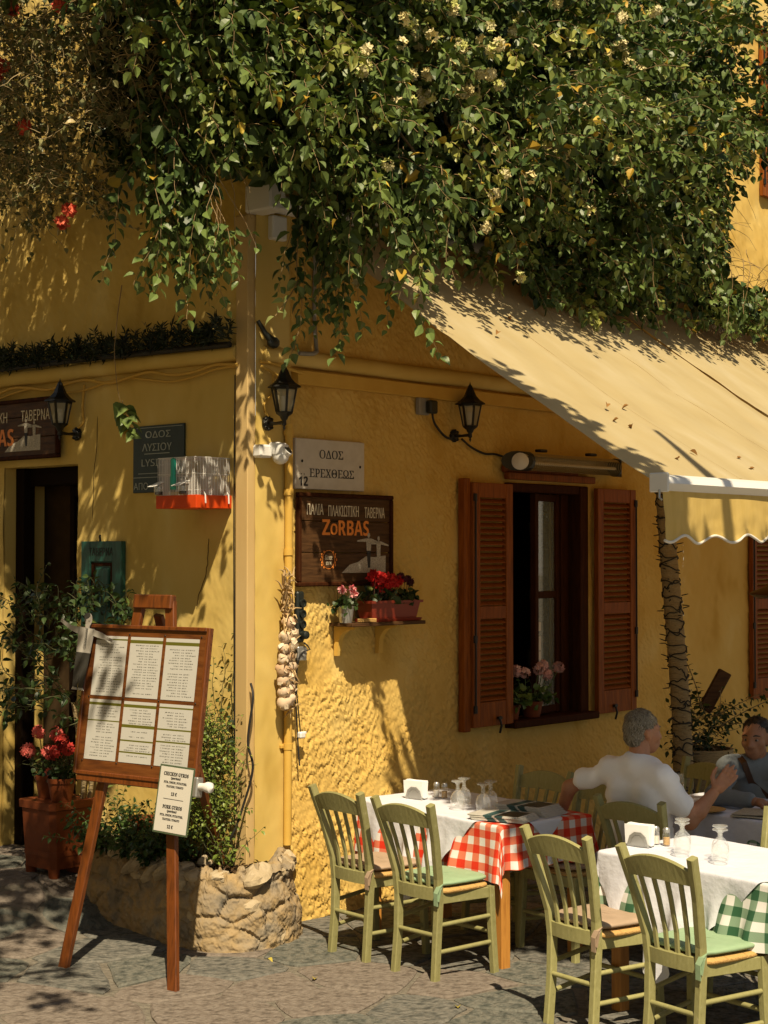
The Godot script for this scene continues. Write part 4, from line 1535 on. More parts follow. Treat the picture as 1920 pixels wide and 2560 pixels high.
func build_left_things() -> void:
	# bird cage
	var t := thing("bird_cage", "white wire bird cage with an orange red tray and a green drinker", "bird cage", on_l(0.325, 2.43, 0.015))
	var w := 0.165
	var dp := 0.27
	var h := 0.285
	var wire := func(name: String, a: Vector3, u: Vector3, n: int) -> void:
		var b := B.new()
		for k in n + 1:
			var p := a + u * (float(k) / n)
			b.tube([p + UP * 0.01, p + UP * h], 0.0023, 4, false)
		for y in [0.055, 0.19, h]:
			b.tube([a + UP * y, a + u + UP * y], 0.0028, 4)
		obj(name, b, M.white_metal, t)
	wire.call("wire_side", Vector3(-w, 0, dp), Vector3(2 * w, 0, 0), 26)
	wire.call("wire_side", Vector3(-w, 0, 0.01), Vector3(2 * w, 0, 0), 26)
	wire.call("wire_side", Vector3(-w, 0, 0.01), Vector3(0, 0, dp - 0.01), 22)
	wire.call("wire_side", Vector3(w, 0, 0.01), Vector3(0, 0, dp - 0.01), 22)
	var b := B.new()
	for k in 23:
		var z := 0.01 + (dp - 0.01) * k / 22.0
		b.tube([Vector3(-w, h, z), Vector3(w, h, z)], 0.0023, 4, false)
	obj("wire_roof", b, M.white_metal, t)
	b = B.new()
	for e in [[Vector3(0, 0.03, dp + 0.004), Vector3(2 * w + 0.02, 0.075, 0.006)], [Vector3(0, 0.03, 0.004), Vector3(2 * w + 0.02, 0.075, 0.006)], [Vector3(-w - 0.006, 0.03, dp / 2 + 0.004), Vector3(0.006, 0.075, dp - 0.007)], [Vector3(w + 0.006, 0.03, dp / 2 + 0.004), Vector3(0.006, 0.075, dp - 0.007)], [Vector3(0, -0.005, dp / 2 + 0.004), Vector3(2 * w + 0.003, 0.006, dp - 0.003)]]:
		b.box(e[0], e[1], 0.0015)
	obj("tray", b, M.red_plastic, t)
	b = B.new()
	b.xf = Transform3D(Basis(), Vector3(-0.01, 0, dp + 0.018))
	b.lathe([Vector2(0.017, 0.10), Vector2(0.018, 0.17), Vector2(0.015, 0.18), Vector2(0.015, 0.275), Vector2(0.0, 0.285)], 14)
	obj("drinker", b, M.drinker_green, t)
	for x in [-0.125, 0.085]:
		b = B.new()
		b.xf = Transform3D(Basis(), Vector3(x, 0.07, dp + 0.028))
		b.lathe([Vector2(0, 0), Vector2(0.024, 0.002), Vector2(0.027, 0.022), Vector2(0.027, 0.05), Vector2(0.025, 0.05), Vector2(0.024, 0.02)], 14)
		obj("feeder_cup", b, M.glass, t)
		b = B.new()
		b.xf = Transform3D(Basis(), Vector3(x, 0.072, dp + 0.028))
		b.lathe([Vector2(0.022, 0), Vector2(0.023, 0.018), Vector2(0, 0.02)], 12)
		obj("seed", b, M.soil, t)
		b = B.new()
		for k in 6:
			b.tube([Vector3(x - 0.03 + k * 0.012, 0.15, dp), Vector3(x - 0.045 + k * 0.012, 0.118, dp + 0.075)], 0.0023, 4)
		for q in [0.2, 0.6, 1.0]:
			b.tube([Vector3(x - 0.03 - 0.015 * q, 0.15 - 0.032 * q, dp + 0.075 * q), Vector3(x + 0.03 - 0.015 * q, 0.15 - 0.032 * q, dp + 0.075 * q)], 0.002, 4)
		obj("wire_flap", b, M.white_metal, t)
	for z in [0.04, 0.22]:
		b = B.new()
		b.tube([Vector3(w + 0.012, 0.085, z), Vector3(w + 0.018, 0.07, z - 0.006), Vector3(w + 0.02, 0.02, z - 0.008)], 0.005, 6)
		obj("clip", b, M.white_plastic, t)
	b = B.new()
	b.tube([Vector3(-w, 0.10, 0.13), Vector3(w, 0.10, 0.13)], 0.006, 6)
	obj("perch", b, M.white_plastic, t)
	# green board
	t = thing("painted_board", "dark green painted wooden panel lettered ΤΑΒΕΡΝΑ beside the doorway", "board", on_l(1.33, 1.70, 0.02))
	var green := patchy("green_paint", [lin(0.008, 0.050, 0.034), lin(0.014, 0.085, 0.06), lin(0.02, 0.11, 0.085)], Vector3(4, 0.8, 4), 0.5, 0.1, 0.02, 36)
	for e in [[Vector3(-0.155, 0.27, 0), Vector3(0.09, 0.54, 0.04)], [Vector3(0.155, 0.27, 0), Vector3(0.09, 0.54, 0.04)], [Vector3(0, 0.475, -0.001), Vector3(0.22, 0.13, 0.038)], [Vector3(0, 0.05, -0.001), Vector3(0.22, 0.10, 0.038)]]:
		b = B.new()
		b.box(e[0], e[1], 0.004)
		obj("frame_board", b, green, t)
	b = B.new()
	b.box(Vector3(0, 0.25, -0.008), Vector3(0.22, 0.32, 0.02))
	b.box(Vector3(0.0, 0.25, 0.006), Vector3(0.13, 0.25, 0.016), 0.006)
	obj("panel", b, green, t)
	b = B.new()
	for e in [[Vector3(-0.095, 0.25, 0.004), Vector3(0.03, 0.31, 0.01)], [Vector3(0.095, 0.25, 0.004), Vector3(0.03, 0.31, 0.01)], [Vector3(0, 0.395, 0.004), Vector3(0.159, 0.02, 0.01)]]:
		b.box(e[0], e[1], 0.002)
	obj("moulding", b, M.wood_dark, t)
	lettering("ΤΑΒΕΡNΑ", "Droid Sans", 0.05, 0.24, M.ink, t, Transform3D(Basis(), Vector3(0.0, 0.475, 0.0195)))
	b = B.new()
	b.tube([Vector3(-0.03, 0.54, 0), Vector3(-0.03, 0.575, 0.005), Vector3(-0.02, 0.575, 0.01)], 0.008, 6)
	obj("hook", b, M.black_iron, t)
	# cables along the left ledge
	var pts := []
	for k in 14:
		pts.append(lw(0.06 + k * 0.2, 3.25 + 0.02 * sin(k * 1.9), 0.045 + 0.01 * cos(k * 2.7)))
	cable("cable", "ochre painted cable sagging along the left ledge", pts, 0.010, M.trim_ochre)
	pts = []
	for k in 14:
		pts.append(lw(0.06 + k * 0.2, 3.225 + 0.026 * sin(k * 1.3 + 1.0), 0.035))
	cable("cable", "lower painted cable running beside the left ledge", pts, 0.008, M.trim_ochre)
	cable("cable", "thin pale cable dropping to the lantern by the doorway", [lw(1.52, 3.24, 0.03), lw(1.55, 3.1, 0.02), lw(1.54, 3.0, 0.02), lw(1.58, 2.97, 0.03)], 0.009, M.trim_ochre)
	cable("cable", "thin black cable down the left wall beside the post", [lw(0.12, 3.2, 0.02), lw(0.125, 2.4, 0.02), lw(0.12, 1.6, 0.02), lw(0.10, 0.6, 0.03)], 0.004, M.cable)
	cable("cable", "black cable looping over the planter at the foot of the post", [lw(-0.05, 1.42, 0.05), lw(-0.10, 1.34, 0.08), lw(-0.08, 1.1, 0.10), lw(-0.10, 0.95, 0.08), lw(-0.05, 0.75, 0.10), lw(0.0, 0.55, 0.16), lw(0.12, 0.47, 0.2)], 0.007, M.cable)
	# dark evergreen garland on the ledge
	t = thing("garland", "dark artificial evergreen garland lying along the left ledge", "garland", on_l(0.1, 3.37, 0.0))
	b = B.new()
	b.tube([Vector3(0, 0, 0.08), Vector3(-1.2, 0.02, 0.09), Vector3(-2.7, 0.03, 0.08)], 0.02, 6)
	obj("stem", b, M.cable, t)
	var nb := B.new()
	leaf_shape(nb, 0.055, 0.011, 0.001)
	var nm := nb.mesh()
	var xs := []
	var cs := []
	var g := RandomNumberGenerator.new()
	g.seed = 4
	for k in 44:
		var x := -2.75 * k / 43.0 + g.randf_range(-0.04, 0.04)
		for q in 3:
			var o := Vector3(x + g.randf_range(-0.05, 0.05), 0.02, 0.09 + g.randf_range(-0.06, 0.08))
			var d := Vector3(g.randf_range(-0.6, 0.6), g.randf_range(0.1, 1.0) if q else 0.9, g.randf_range(-0.5, 0.9)).normalized()
			var l := g.randf_range(0.08, 0.17)
			for s in 34:
				var r := float(s) / 33
				var p := o + d * l * r
				var side := Vector3(g.randfn(), g.randfn(), g.randfn()).normalized()
				var z := (d * 0.7 + side).normalized()
				xs.append(Transform3D(Basis.looking_at(-z, side.cross(d) + Vector3(0.001, 0, 0)) * Basis.from_scale(Vector3.ONE * g.randf_range(0.7, 1.1)), p))
				cs.append(Color(0.010, 0.018, 0.010).lerp(Color(0.02, 0.032, 0.014), g.randf()))
	swarm("needles", nm, M.leaf_tint, t, xs, cs)

func build_planter() -> void:
	var t := thing("stone_planter", "rough stone planter wall wrapping round the foot of the corner post", "planter", Transform3D(Basis(-along_l, UP, out_l), corner))
	var c := Curve3D.new()
	var raw := [[1.30, 0.04], [1.20, 0.29], [0.74, 0.40], [0.26, 0.50], [-0.12, 0.52], [-0.32, 0.38], [-0.38, 0.14], [-0.26, -0.14], [-0.03, -0.31]]
	for k in raw.size():
		var a: Array = raw[maxi(k - 1, 0)]
		var d: Array = raw[mini(k + 1, raw.size() - 1)]
		var tn := Vector3(-(d[0] - a[0]), 0, d[1] - a[1]) / 6.0
		c.add_point(Vector3(-raw[k][0], 0, raw[k][1]), -tn, tn)
	c.bake_interval = 0.01
	var l := c.get_baked_length()
	var cellular := FastNoiseLite.new()
	cellular.noise_type = FastNoiseLite.TYPE_CELLULAR
	cellular.cellular_return_type = FastNoiseLite.RETURN_DISTANCE2_SUB
	cellular.frequency = 7.0
	cellular.fractal_type = FastNoiseLite.FRACTAL_NONE
	cellular.seed = 8
	var faces := FastNoiseLite.new()
	faces.noise_type = FastNoiseLite.TYPE_CELLULAR
	faces.cellular_return_type = FastNoiseLite.RETURN_CELL_VALUE
	faces.frequency = 5.0
	faces.fractal_type = FastNoiseLite.FRACTAL_NONE
	faces.seed = 8
	cellular.frequency = 5.0
	var nu := 320
	var prof := 82                                     # up the face, over the rim, down inside
	var b := B.new()
	b.grid(nu, prof, func(i: int, j: int) -> Vector3:
		var s := l * i / nu
		var p := c.sample_baked(s)
		var q := c.sample_baked(minf(s + 0.02, l)) - c.sample_baked(maxf(s - 0.02, 0.0))
		var out := Vector3(-q.z, 0, q.x).normalized()
		var top := 0.43 + 0.05 * noise_b.get_noise_1d(s * 7.0) + 0.02 * noise_b.get_noise_1d(s * 23.0)
		var y := 0.0
		var inn := 0.0
		if j < 64:
			y = -0.06 + (top + 0.06) * j / 64.0
			inn = 0.055 * smoothstep(0.1, 0.45, y)
			if j > 58:
				inn += 0.03 * pow((j - 58) / 6.0, 2.0)
		else:
			var k := (j - 64) / 18.0
			inn = 0.085 + 0.11 * k
			y = top - 0.12 * k * k
		var w := p - out * inn
		var joint: float = cellular.get_noise_3d(w.x * 1.0, y * 1.5, w.z * 1.0)
		var am := -0.016 * (1.0 - smoothstep(-0.98, -0.78, joint)) * smoothstep(0.02, 0.2, y) + 0.011 * faces.get_noise_3d(w.x, y * 1.5, w.z) + 0.004 * noise_b.get_noise_3d(w.x * 19.0, y * 26.0, w.z * 19.0) + 0.004 * (1.0 - 2.0 * absf(noise_b.get_noise_3d(w.x * 40.0, y * 52.0, w.z * 40.0)))
		var lay := 0.015 * smoothstep(0.1, 0.45, noise_b.get_noise_3d(w.x * 3.0 + 9.0, y * 3.5, w.z * 3.0))
		return w + out * (am + lay) + UP * (y + (am if j > 56 else 0.0)), func(i: int, j: int) -> Vector2: return Vector2(i, j) * 0.01)
	obj("wall", b, M.stone_wall, t)
	var g := RandomNumberGenerator.new()
	g.seed = 31
	for k in 13:
		var s := l * (k + 0.3 + 0.4 * g.randf()) / 13.0
		var p := c.sample_baked(s)
		var q := c.sample_baked(minf(s + 0.02, l)) - c.sample_baked(maxf(s - 0.02, 0.0))
		var out := Vector3(-q.z, 0, q.x).normalized()
		b = B.new()
		b.xf = Transform3D(Basis(UP, g.randf() * TAU) * Basis(Vector3(g.randf_range(-1, 1), 0, g.randf_range(-1, 1)).normalized(), g.randf_range(0, 0.5)), p - out * g.randf_range(0.06, 0.11) + UP * g.randf_range(0.375, 0.42))
		var r := g.randf_range(0.055, 0.10)
		b.rock(Vector3.ZERO, Vector3(r * 1.25, r * g.randf_range(0.55, 0.9), r), g, 16, 16)
		obj("rim_stone", b, M.stone, t)
	for k in 4:                                        # slabs on edge set into the rim
		var s := l * (0.34 + 0.045 * k)
		var p := c.sample_baked(s)
		b = B.new()
		b.xf = Transform3D(Basis(UP, -0.3) * Basis(Vector3(0, 0, 1), 0.6 + 0.1 * (k % 3)), p + Vector3(0, 0.36 + 0.02 * (k % 2), -0.05))
		b.rock(Vector3.ZERO, Vector3(0.12, 0.028, 0.09), g, 12, 12)
		obj("edge_stone", b, M.stone, t)
	for k in 16:                                       # stones showing in the face
		var s := l * g.randf_range(0.05, 0.95)
		var p := c.sample_baked(s)
		var q := c.sample_baked(minf(s + 0.02, l)) - c.sample_baked(maxf(s - 0.02, 0.0))
		var out := Vector3(-q.z, 0, q.x).normalized()
		b = B.new()
		b.xf = Transform3D(Basis.looking_at(-out, UP), p - out * 0.045 + UP * g.randf_range(0.04, 0.36))
		b.rock(Vector3.ZERO, Vector3(g.randf_range(0.05, 0.10), g.randf_range(0.04, 0.07), 0.05), g, 12, 14)
		obj("face_stone", b, M.stone, t)
	b = B.new()
	b.grid(70, 50, func(i: int, j: int) -> Vector3:
		var p := Vector3(-1.28 + 1.66 * i / 70.0, 0.385, 0.5 - 0.78 * j / 50.0)
		p.y += 0.02 * noise_a.get_noise_2d(p.x * 6, p.z * 6) + 0.012 * noise_b.get_noise_2d(p.x * 30, p.z * 30)
		return p, func(i: int, j: int) -> Vector2: return Vector2(i, j),
		func(i: int, j: int) -> bool:
			var x := -1.28 + 1.66 * i / 70.0
			var z := 0.5 - 0.78 * j / 50.0
			var near := c.get_closest_point(Vector3(x, 0, z))
			var mid := Vector3(-0.35, 0, 0.05)
			return (Vector3(x, 0, z) - mid).length() < (near - mid).length() - 0.05)
	obj("soil", b, M.soil, t)
	var st := thing("loose_stone", "pale round stone lying on the planter soil", "stone", Transform3D(Basis(), lw(0.10, 0.42, 0.26)))
	b = B.new()
	b.rock(Vector3.ZERO, Vector3(0.055, 0.045, 0.05), g, 26, 18)
	obj("stone", b, M.stone, st)
	# dry litter
	var xs := []
	var cs := []
	var lb := B.new()
	leaf_shape(lb, 0.04, 0.02, 0.008)
	for k in 260:
		var p := lw(g.randf_range(-0.28, 1.1), 0.405, g.randf_range(0.03, 0.36))
		xs.append(Transform3D(Basis(Vector3(g.randfn(), g.randfn(), g.randfn()).normalized(), g.randf() * 1.2) * Basis(UP, g.randf() * TAU), p))
		cs.append(Color(0.05, 0.03, 0.015).lerp(Color(0.20, 0.11, 0.04), g.randf() * g.randf()))
	var litter := swarm("leaf_litter", lb.mesh(), M.leaf_tint, self, xs, cs)
	tag(litter, "dry brown leaf litter on the planter soil", "leaf litter")

func paper_tex(bands: Array, sd: int, rows: int) -> ImageTexture:      # a printed menu page: bands and two columns of short lines
	var im := Image.create(140, 200, false, Image.FORMAT_RGB8)
	var paper := Color(0.72, 0.72, 0.70)
	im.fill(paper)
	var g := RandomNumberGenerator.new()
	g.seed = sd
	for band in bands:
		im.fill_rect(Rect2i(0, int(band[0] * 200), 140, int(band[1] * 200)), Color(0.36, 0.36, 0.13))
	var step := 176.0 / rows
	for r in rows:
		var y := int(18 + r * step)
		var clear := true
		for band in bands:
			if y > band[0] * 200 - 5 and y < (band[0] + band[1]) * 200 + 4:
				clear = false
		if not clear or g.randf() < 0.06:
			continue
		var ink := Color(0.30, 0.30, 0.28)
		for side in [-1, 1]:
			var n := g.randi_range(16, 44)
			var x := 62 - n if side < 0 else 86
			while n > 0:
				var wd := mini(g.randi_range(3, 9), n)
				for k in wd:
					if g.randf() < 0.85:
						im.fill_rect(Rect2i(x + k, y + (1 if g.randf() < 0.3 else 0), 1, 3), ink.lerp(paper, g.randf() * 0.5))
				x += wd + 2
				n -= wd + 2
		im.fill_rect(Rect2i(68, y + 1, 4, 2), ink)
		im.fill_rect(Rect2i(74, y + 1, 6, 2), ink)
	return ImageTexture.create_from_image(im)

func page(b: B, c: Vector3, w: float, h: float) -> void:
	var i := b.put(c + Vector3(-w / 2, -h / 2, 0), Vector3(0, 0, 1), Vector2(0, 1))
	b.put(c + Vector3(w / 2, -h / 2, 0), Vector3(0, 0, 1), Vector2(1, 1))
	b.put(c + Vector3(w / 2, h / 2, 0), Vector3(0, 0, 1), Vector2(1, 0))
	b.put(c + Vector3(-w / 2, h / 2, 0), Vector3(0, 0, 1), Vector2(0, 0))
	b.ix.append_array([i, i + 2, i + 1, i, i + 3, i + 2])

func build_easel() -> void:
	var bx := Vector3(0.814, 0, 0.581).normalized()
	var bz := Vector3(-0.581, 0, 0.814).normalized()
	var base := Transform3D(Basis(bx, UP, bz), Vector3(-1.355, 0, -8.35))
	var t := thing("menu_easel", "wooden easel with a brown board of six printed menu pages", "easel", base)
	var lean := Transform3D(Basis(Vector3.RIGHT, deg_to_rad(-8.2)), Vector3.ZERO)
	var b: B
	for s in [-1, 1]:
		b = B.new()
		b.xf = lean
		b.bar([Vector3(s * 0.387, -0.002, -0.0), Vector3(s * 0.105, 1.93, -0.0)], 0.062, 0.03, Vector3.RIGHT, 0.004)
		obj("leg", b, M.wood_easel, t)
	b = B.new()
	b.xf = lean
	b.box(Vector3(0, 1.925, 0.012), Vector3(0.27, 0.075, 0.045), 0.006)
	obj("top_rail", b, M.wood_easel, t)
	b = B.new()
	b.xf = lean
	b.box(Vector3(0, 0.99, 0.02), Vector3(0.80, 0.04, 0.06), 0.004)
	b.box(Vector3(0, 1.72, -0.028), Vector3(0.32, 0.05, 0.02), 0.003)
	obj("cross_rail", b, M.wood_easel, t)
	b = B.new()
	var foot := base.affine_inverse() * Vector3(-0.93, 0.40, -9.36)
	b.bar([lean * Vector3(0.0, 1.86, -0.03), foot], 0.055, 0.028, Vector3.RIGHT, 0.003)
	obj("rear_leg", b, M.wood_easel, t)
	b = B.new()
	b.xf = lean
	b.box(Vector3(0.01, 1.40, 0.032), Vector3(0.86, 0.79, 0.024), 0.003)
	obj("board", b, patchy("wood_board", [lin(0.07, 0.022, 0.007), lin(0.13, 0.042, 0.010), lin(0.17, 0.06, 0.015)], Vector3(0.8, 5, 5), 0.35, 0.06, 0.02, 41), t)
	for e in [[Vector3(0.432, 1.4, 0.048), Vector3(0.022, 0.79, 0.02)], [Vector3(-0.412, 1.4, 0.048), Vector3(0.022, 0.79, 0.02)], [Vector3(0.01, 1.785, 0.048), Vector3(0.821, 0.022, 0.02)], [Vector3(0.01, 1.013, 0.048), Vector3(0.821, 0.022, 0.02)]]:
		b = B.new()
		b.xf = lean
		b.box(e[0], e[1], 0.004)
		obj("edge_strip", b, M.wood_easel, t)
	var bands := [[[0.045, 0.028]], [[0.05, 0.055]], [[0.06, 0.055]], [[0.05, 0.045], [0.34, 0.022]], [[0.05, 0.05], [0.38, 0.05], [0.63, 0.025], [0.82, 0.025]], [[0.05, 0.025], [0.40, 0.028], [0.60, 0.028]]]
	for r in 2:
		for c in 3:
			var m := StandardMaterial3D.new()
			m.resource_name = "menu_paper"
			m.albedo_texture = paper_tex(bands[r * 3 + c], 50 + r * 3 + c, 20)
			m.roughness = 0.22
			b = B.new()
			b.xf = lean
			page(b, Vector3(-0.245 + c * 0.252, 1.578 - r * 0.335, 0.0462), 0.230, 0.315)
			obj("menu_page", b, m, t)
	b = B.new()                                       # clear glazing strips and pins between the pages
	b.xf = lean
	for c in 4:
		for r in 3:
			b.ball(Vector3(-0.371 + c * 0.252, 1.742 - r * 0.335 + 0.005, 0.047), Vector3(0.005, 0.005, 0.004), 6)
	obj("pin", b, M.black_iron, t)
	# hanging gyros sheet
	var at := base * lean
	t = thing("price_sheet", "laminated sheet of gyros prices hanging from the menu board's right corner", "menu sheet", at * Transform3D(Basis(Vector3(0, 0, 1), deg_to_rad(-2.0)) * Basis.from_scale(Vector3(0.9, 0.85, 1.0)), Vector3(0.325, 0.925, 0.068)))
	b = B.new()
	b.box(Vector3.ZERO, Vector3(0.262, 0.40, 0.004), 0.001)
	obj("sleeve", b, M.sleeve, t)
	b = B.new()
	b.box(Vector3(0, 0.0, 0.002), Vector3(0.242, 0.378, 0.003), 0.0005)
	obj("paper", b, M.paper, t)
	var z := 0.0045
	for e in [["CHICKEN GYROS", 0.150, 0.020, 0.185, true], ["(portion)", 0.125, 0.017, 0.072, true], ["PITA, ONION, POTATOES,", 0.100, 0.014, 0.172, false], ["TZATZIKI, TOMATO", 0.076, 0.013, 0.128, false], ["13 €", 0.035, 0.019, 0.043, true], ["PORK GYROS", -0.042, 0.020, 0.145, true], ["(portion)", -0.067, 0.017, 0.072, true], ["PITA, ONION, POTATOES,", -0.091, 0.014, 0.172, false], ["TZATZIKI, TOMATO", -0.115, 0.013, 0.128, false], ["12 €", -0.155, 0.019, 0.043, true]]:
		lettering(e[0], "Droid Serif", e[2], e[3], M.ink, t, Transform3D(Basis(), Vector3(0.0, e[1], z)), "lettering", e[4])
	b = B.new()
	b.box(Vector3(0, 0.004, z), Vector3(0.15, 0.002, 0.001))
	obj("rule_line", b, M.ink, t)
	# clip lamp on the board's right edge
	t = thing("clip_lamp", "small clip lamp with a white bulb on the easel's right edge", "lamp", at * Transform3D(Basis(), Vector3(0.46, 1.0, 0.05)))
	b = B.new()
	b.box(Vector3.ZERO, Vector3(0.03, 0.10, 0.05), 0.006)
	obj("clip", b, M.grey_metal, t)
	b = B.new()
	b.xf = Transform3D(Basis(Vector3(0, 0, 1), -PI / 2), Vector3(0.015, 0.005, 0))
	b.lathe([Vector2(0.018, 0), Vector2(0.02, 0.03), Vector2(0.028, 0.05), Vector2(0.026, 0.07), Vector2(0.0, 0.085)], 14)
	obj("bulb", b, M.white_plastic, t)
	# cardboard cut-out of a dancing figure
	t = thing("cutout_figure", "grey cardboard cut-out of a figure with spread arms on the easel", "cut-out", at * Transform3D(Basis(Vector3(0, 0, 1), deg_to_rad(-3.0)), Vector3(-0.435, 1.44, 0.066)))
	b = B.new()
	var poly := func(b: B, q: Array) -> void:
		var p := PackedVector2Array()
		for e in q:
			p.append(Vector2(e[0], e[1]))
		b.prism(p, 0.0, 0.006, 0.0)
	poly.call(b, [[-0.058, 0.335], [0.058, 0.33], [0.05, 0.20], [-0.05, 0.20]])
	poly.call(b, [[-0.05, 0.332], [-0.052, 0.295], [-0.12, 0.312], [-0.19, 0.345], [-0.19, 0.362], [-0.12, 0.338]])
	poly.call(b, [[0.05, 0.328], [0.052, 0.295], [0.12, 0.283], [0.175, 0.278], [0.178, 0.292], [0.12, 0.315]])
	obj("shirt", b, M.cut_light, t)
	b = B.new()
	poly.call(b, [[-0.05, 0.20], [0.05, 0.20], [0.042, 0.10], [0.03, 0.012], [-0.002, 0.012], [0.0, 0.09], [-0.012, 0.012], [-0.042, 0.012], [-0.05, 0.1]])
	obj("trousers", b, M.cut_dark, t)
	b = B.new()
	poly.call(b, [[-0.048, 0.0], [-0.012, 0.0], [-0.012, 0.014], [-0.04, 0.016]])
	poly.call(b, [[0.0, 0.0], [0.045, 0.0], [0.03, 0.014], [0.0, 0.014]])
	obj("shoes", b, M.cut_light, t)
	b = B.new()
	b.ball(Vector3(0.006, 0.375, 0.003), Vector3(0.026, 0.036, 0.004), 14)
	poly.call(b, [[-0.012, 0.352], [0.02, 0.352], [0.016, 0.328], [-0.01, 0.328]])
	obj("head", b, M.cut_skin, t)
	b = B.new()
	poly.call(b, [[-0.205, 0.352], [-0.186, 0.343], [-0.184, 0.364], [-0.198, 0.372]])
	obj("hand", b, M.cut_skin, t)
	b = B.new()
	poly.call(b, [[0.176, 0.277], [0.2, 0.272], [0.204, 0.286], [0.178, 0.294]])
	obj("hand", b, M.cut_skin, t)
	b = B.new()
	b.ball(Vector3(-0.006, 0.394, 0.004), Vector3(0.026, 0.020, 0.004), 12)
	b.box(Vector3(-0.016, 0.382, 0.004), Vector3(0.012, 0.028, 0.008))
	poly.call(b, [[-0.004, 0.328], [0.012, 0.328], [0.018, 0.222], [0.004, 0.212], [-0.006, 0.225]])
	b.box(Vector3(0.014, 0.37, 0.0075), Vector3(0.012, 0.003, 0.001))
	obj("hair_and_tie", b, M.cut_dark, t)

var chair0: Node3D
var green_paints := []

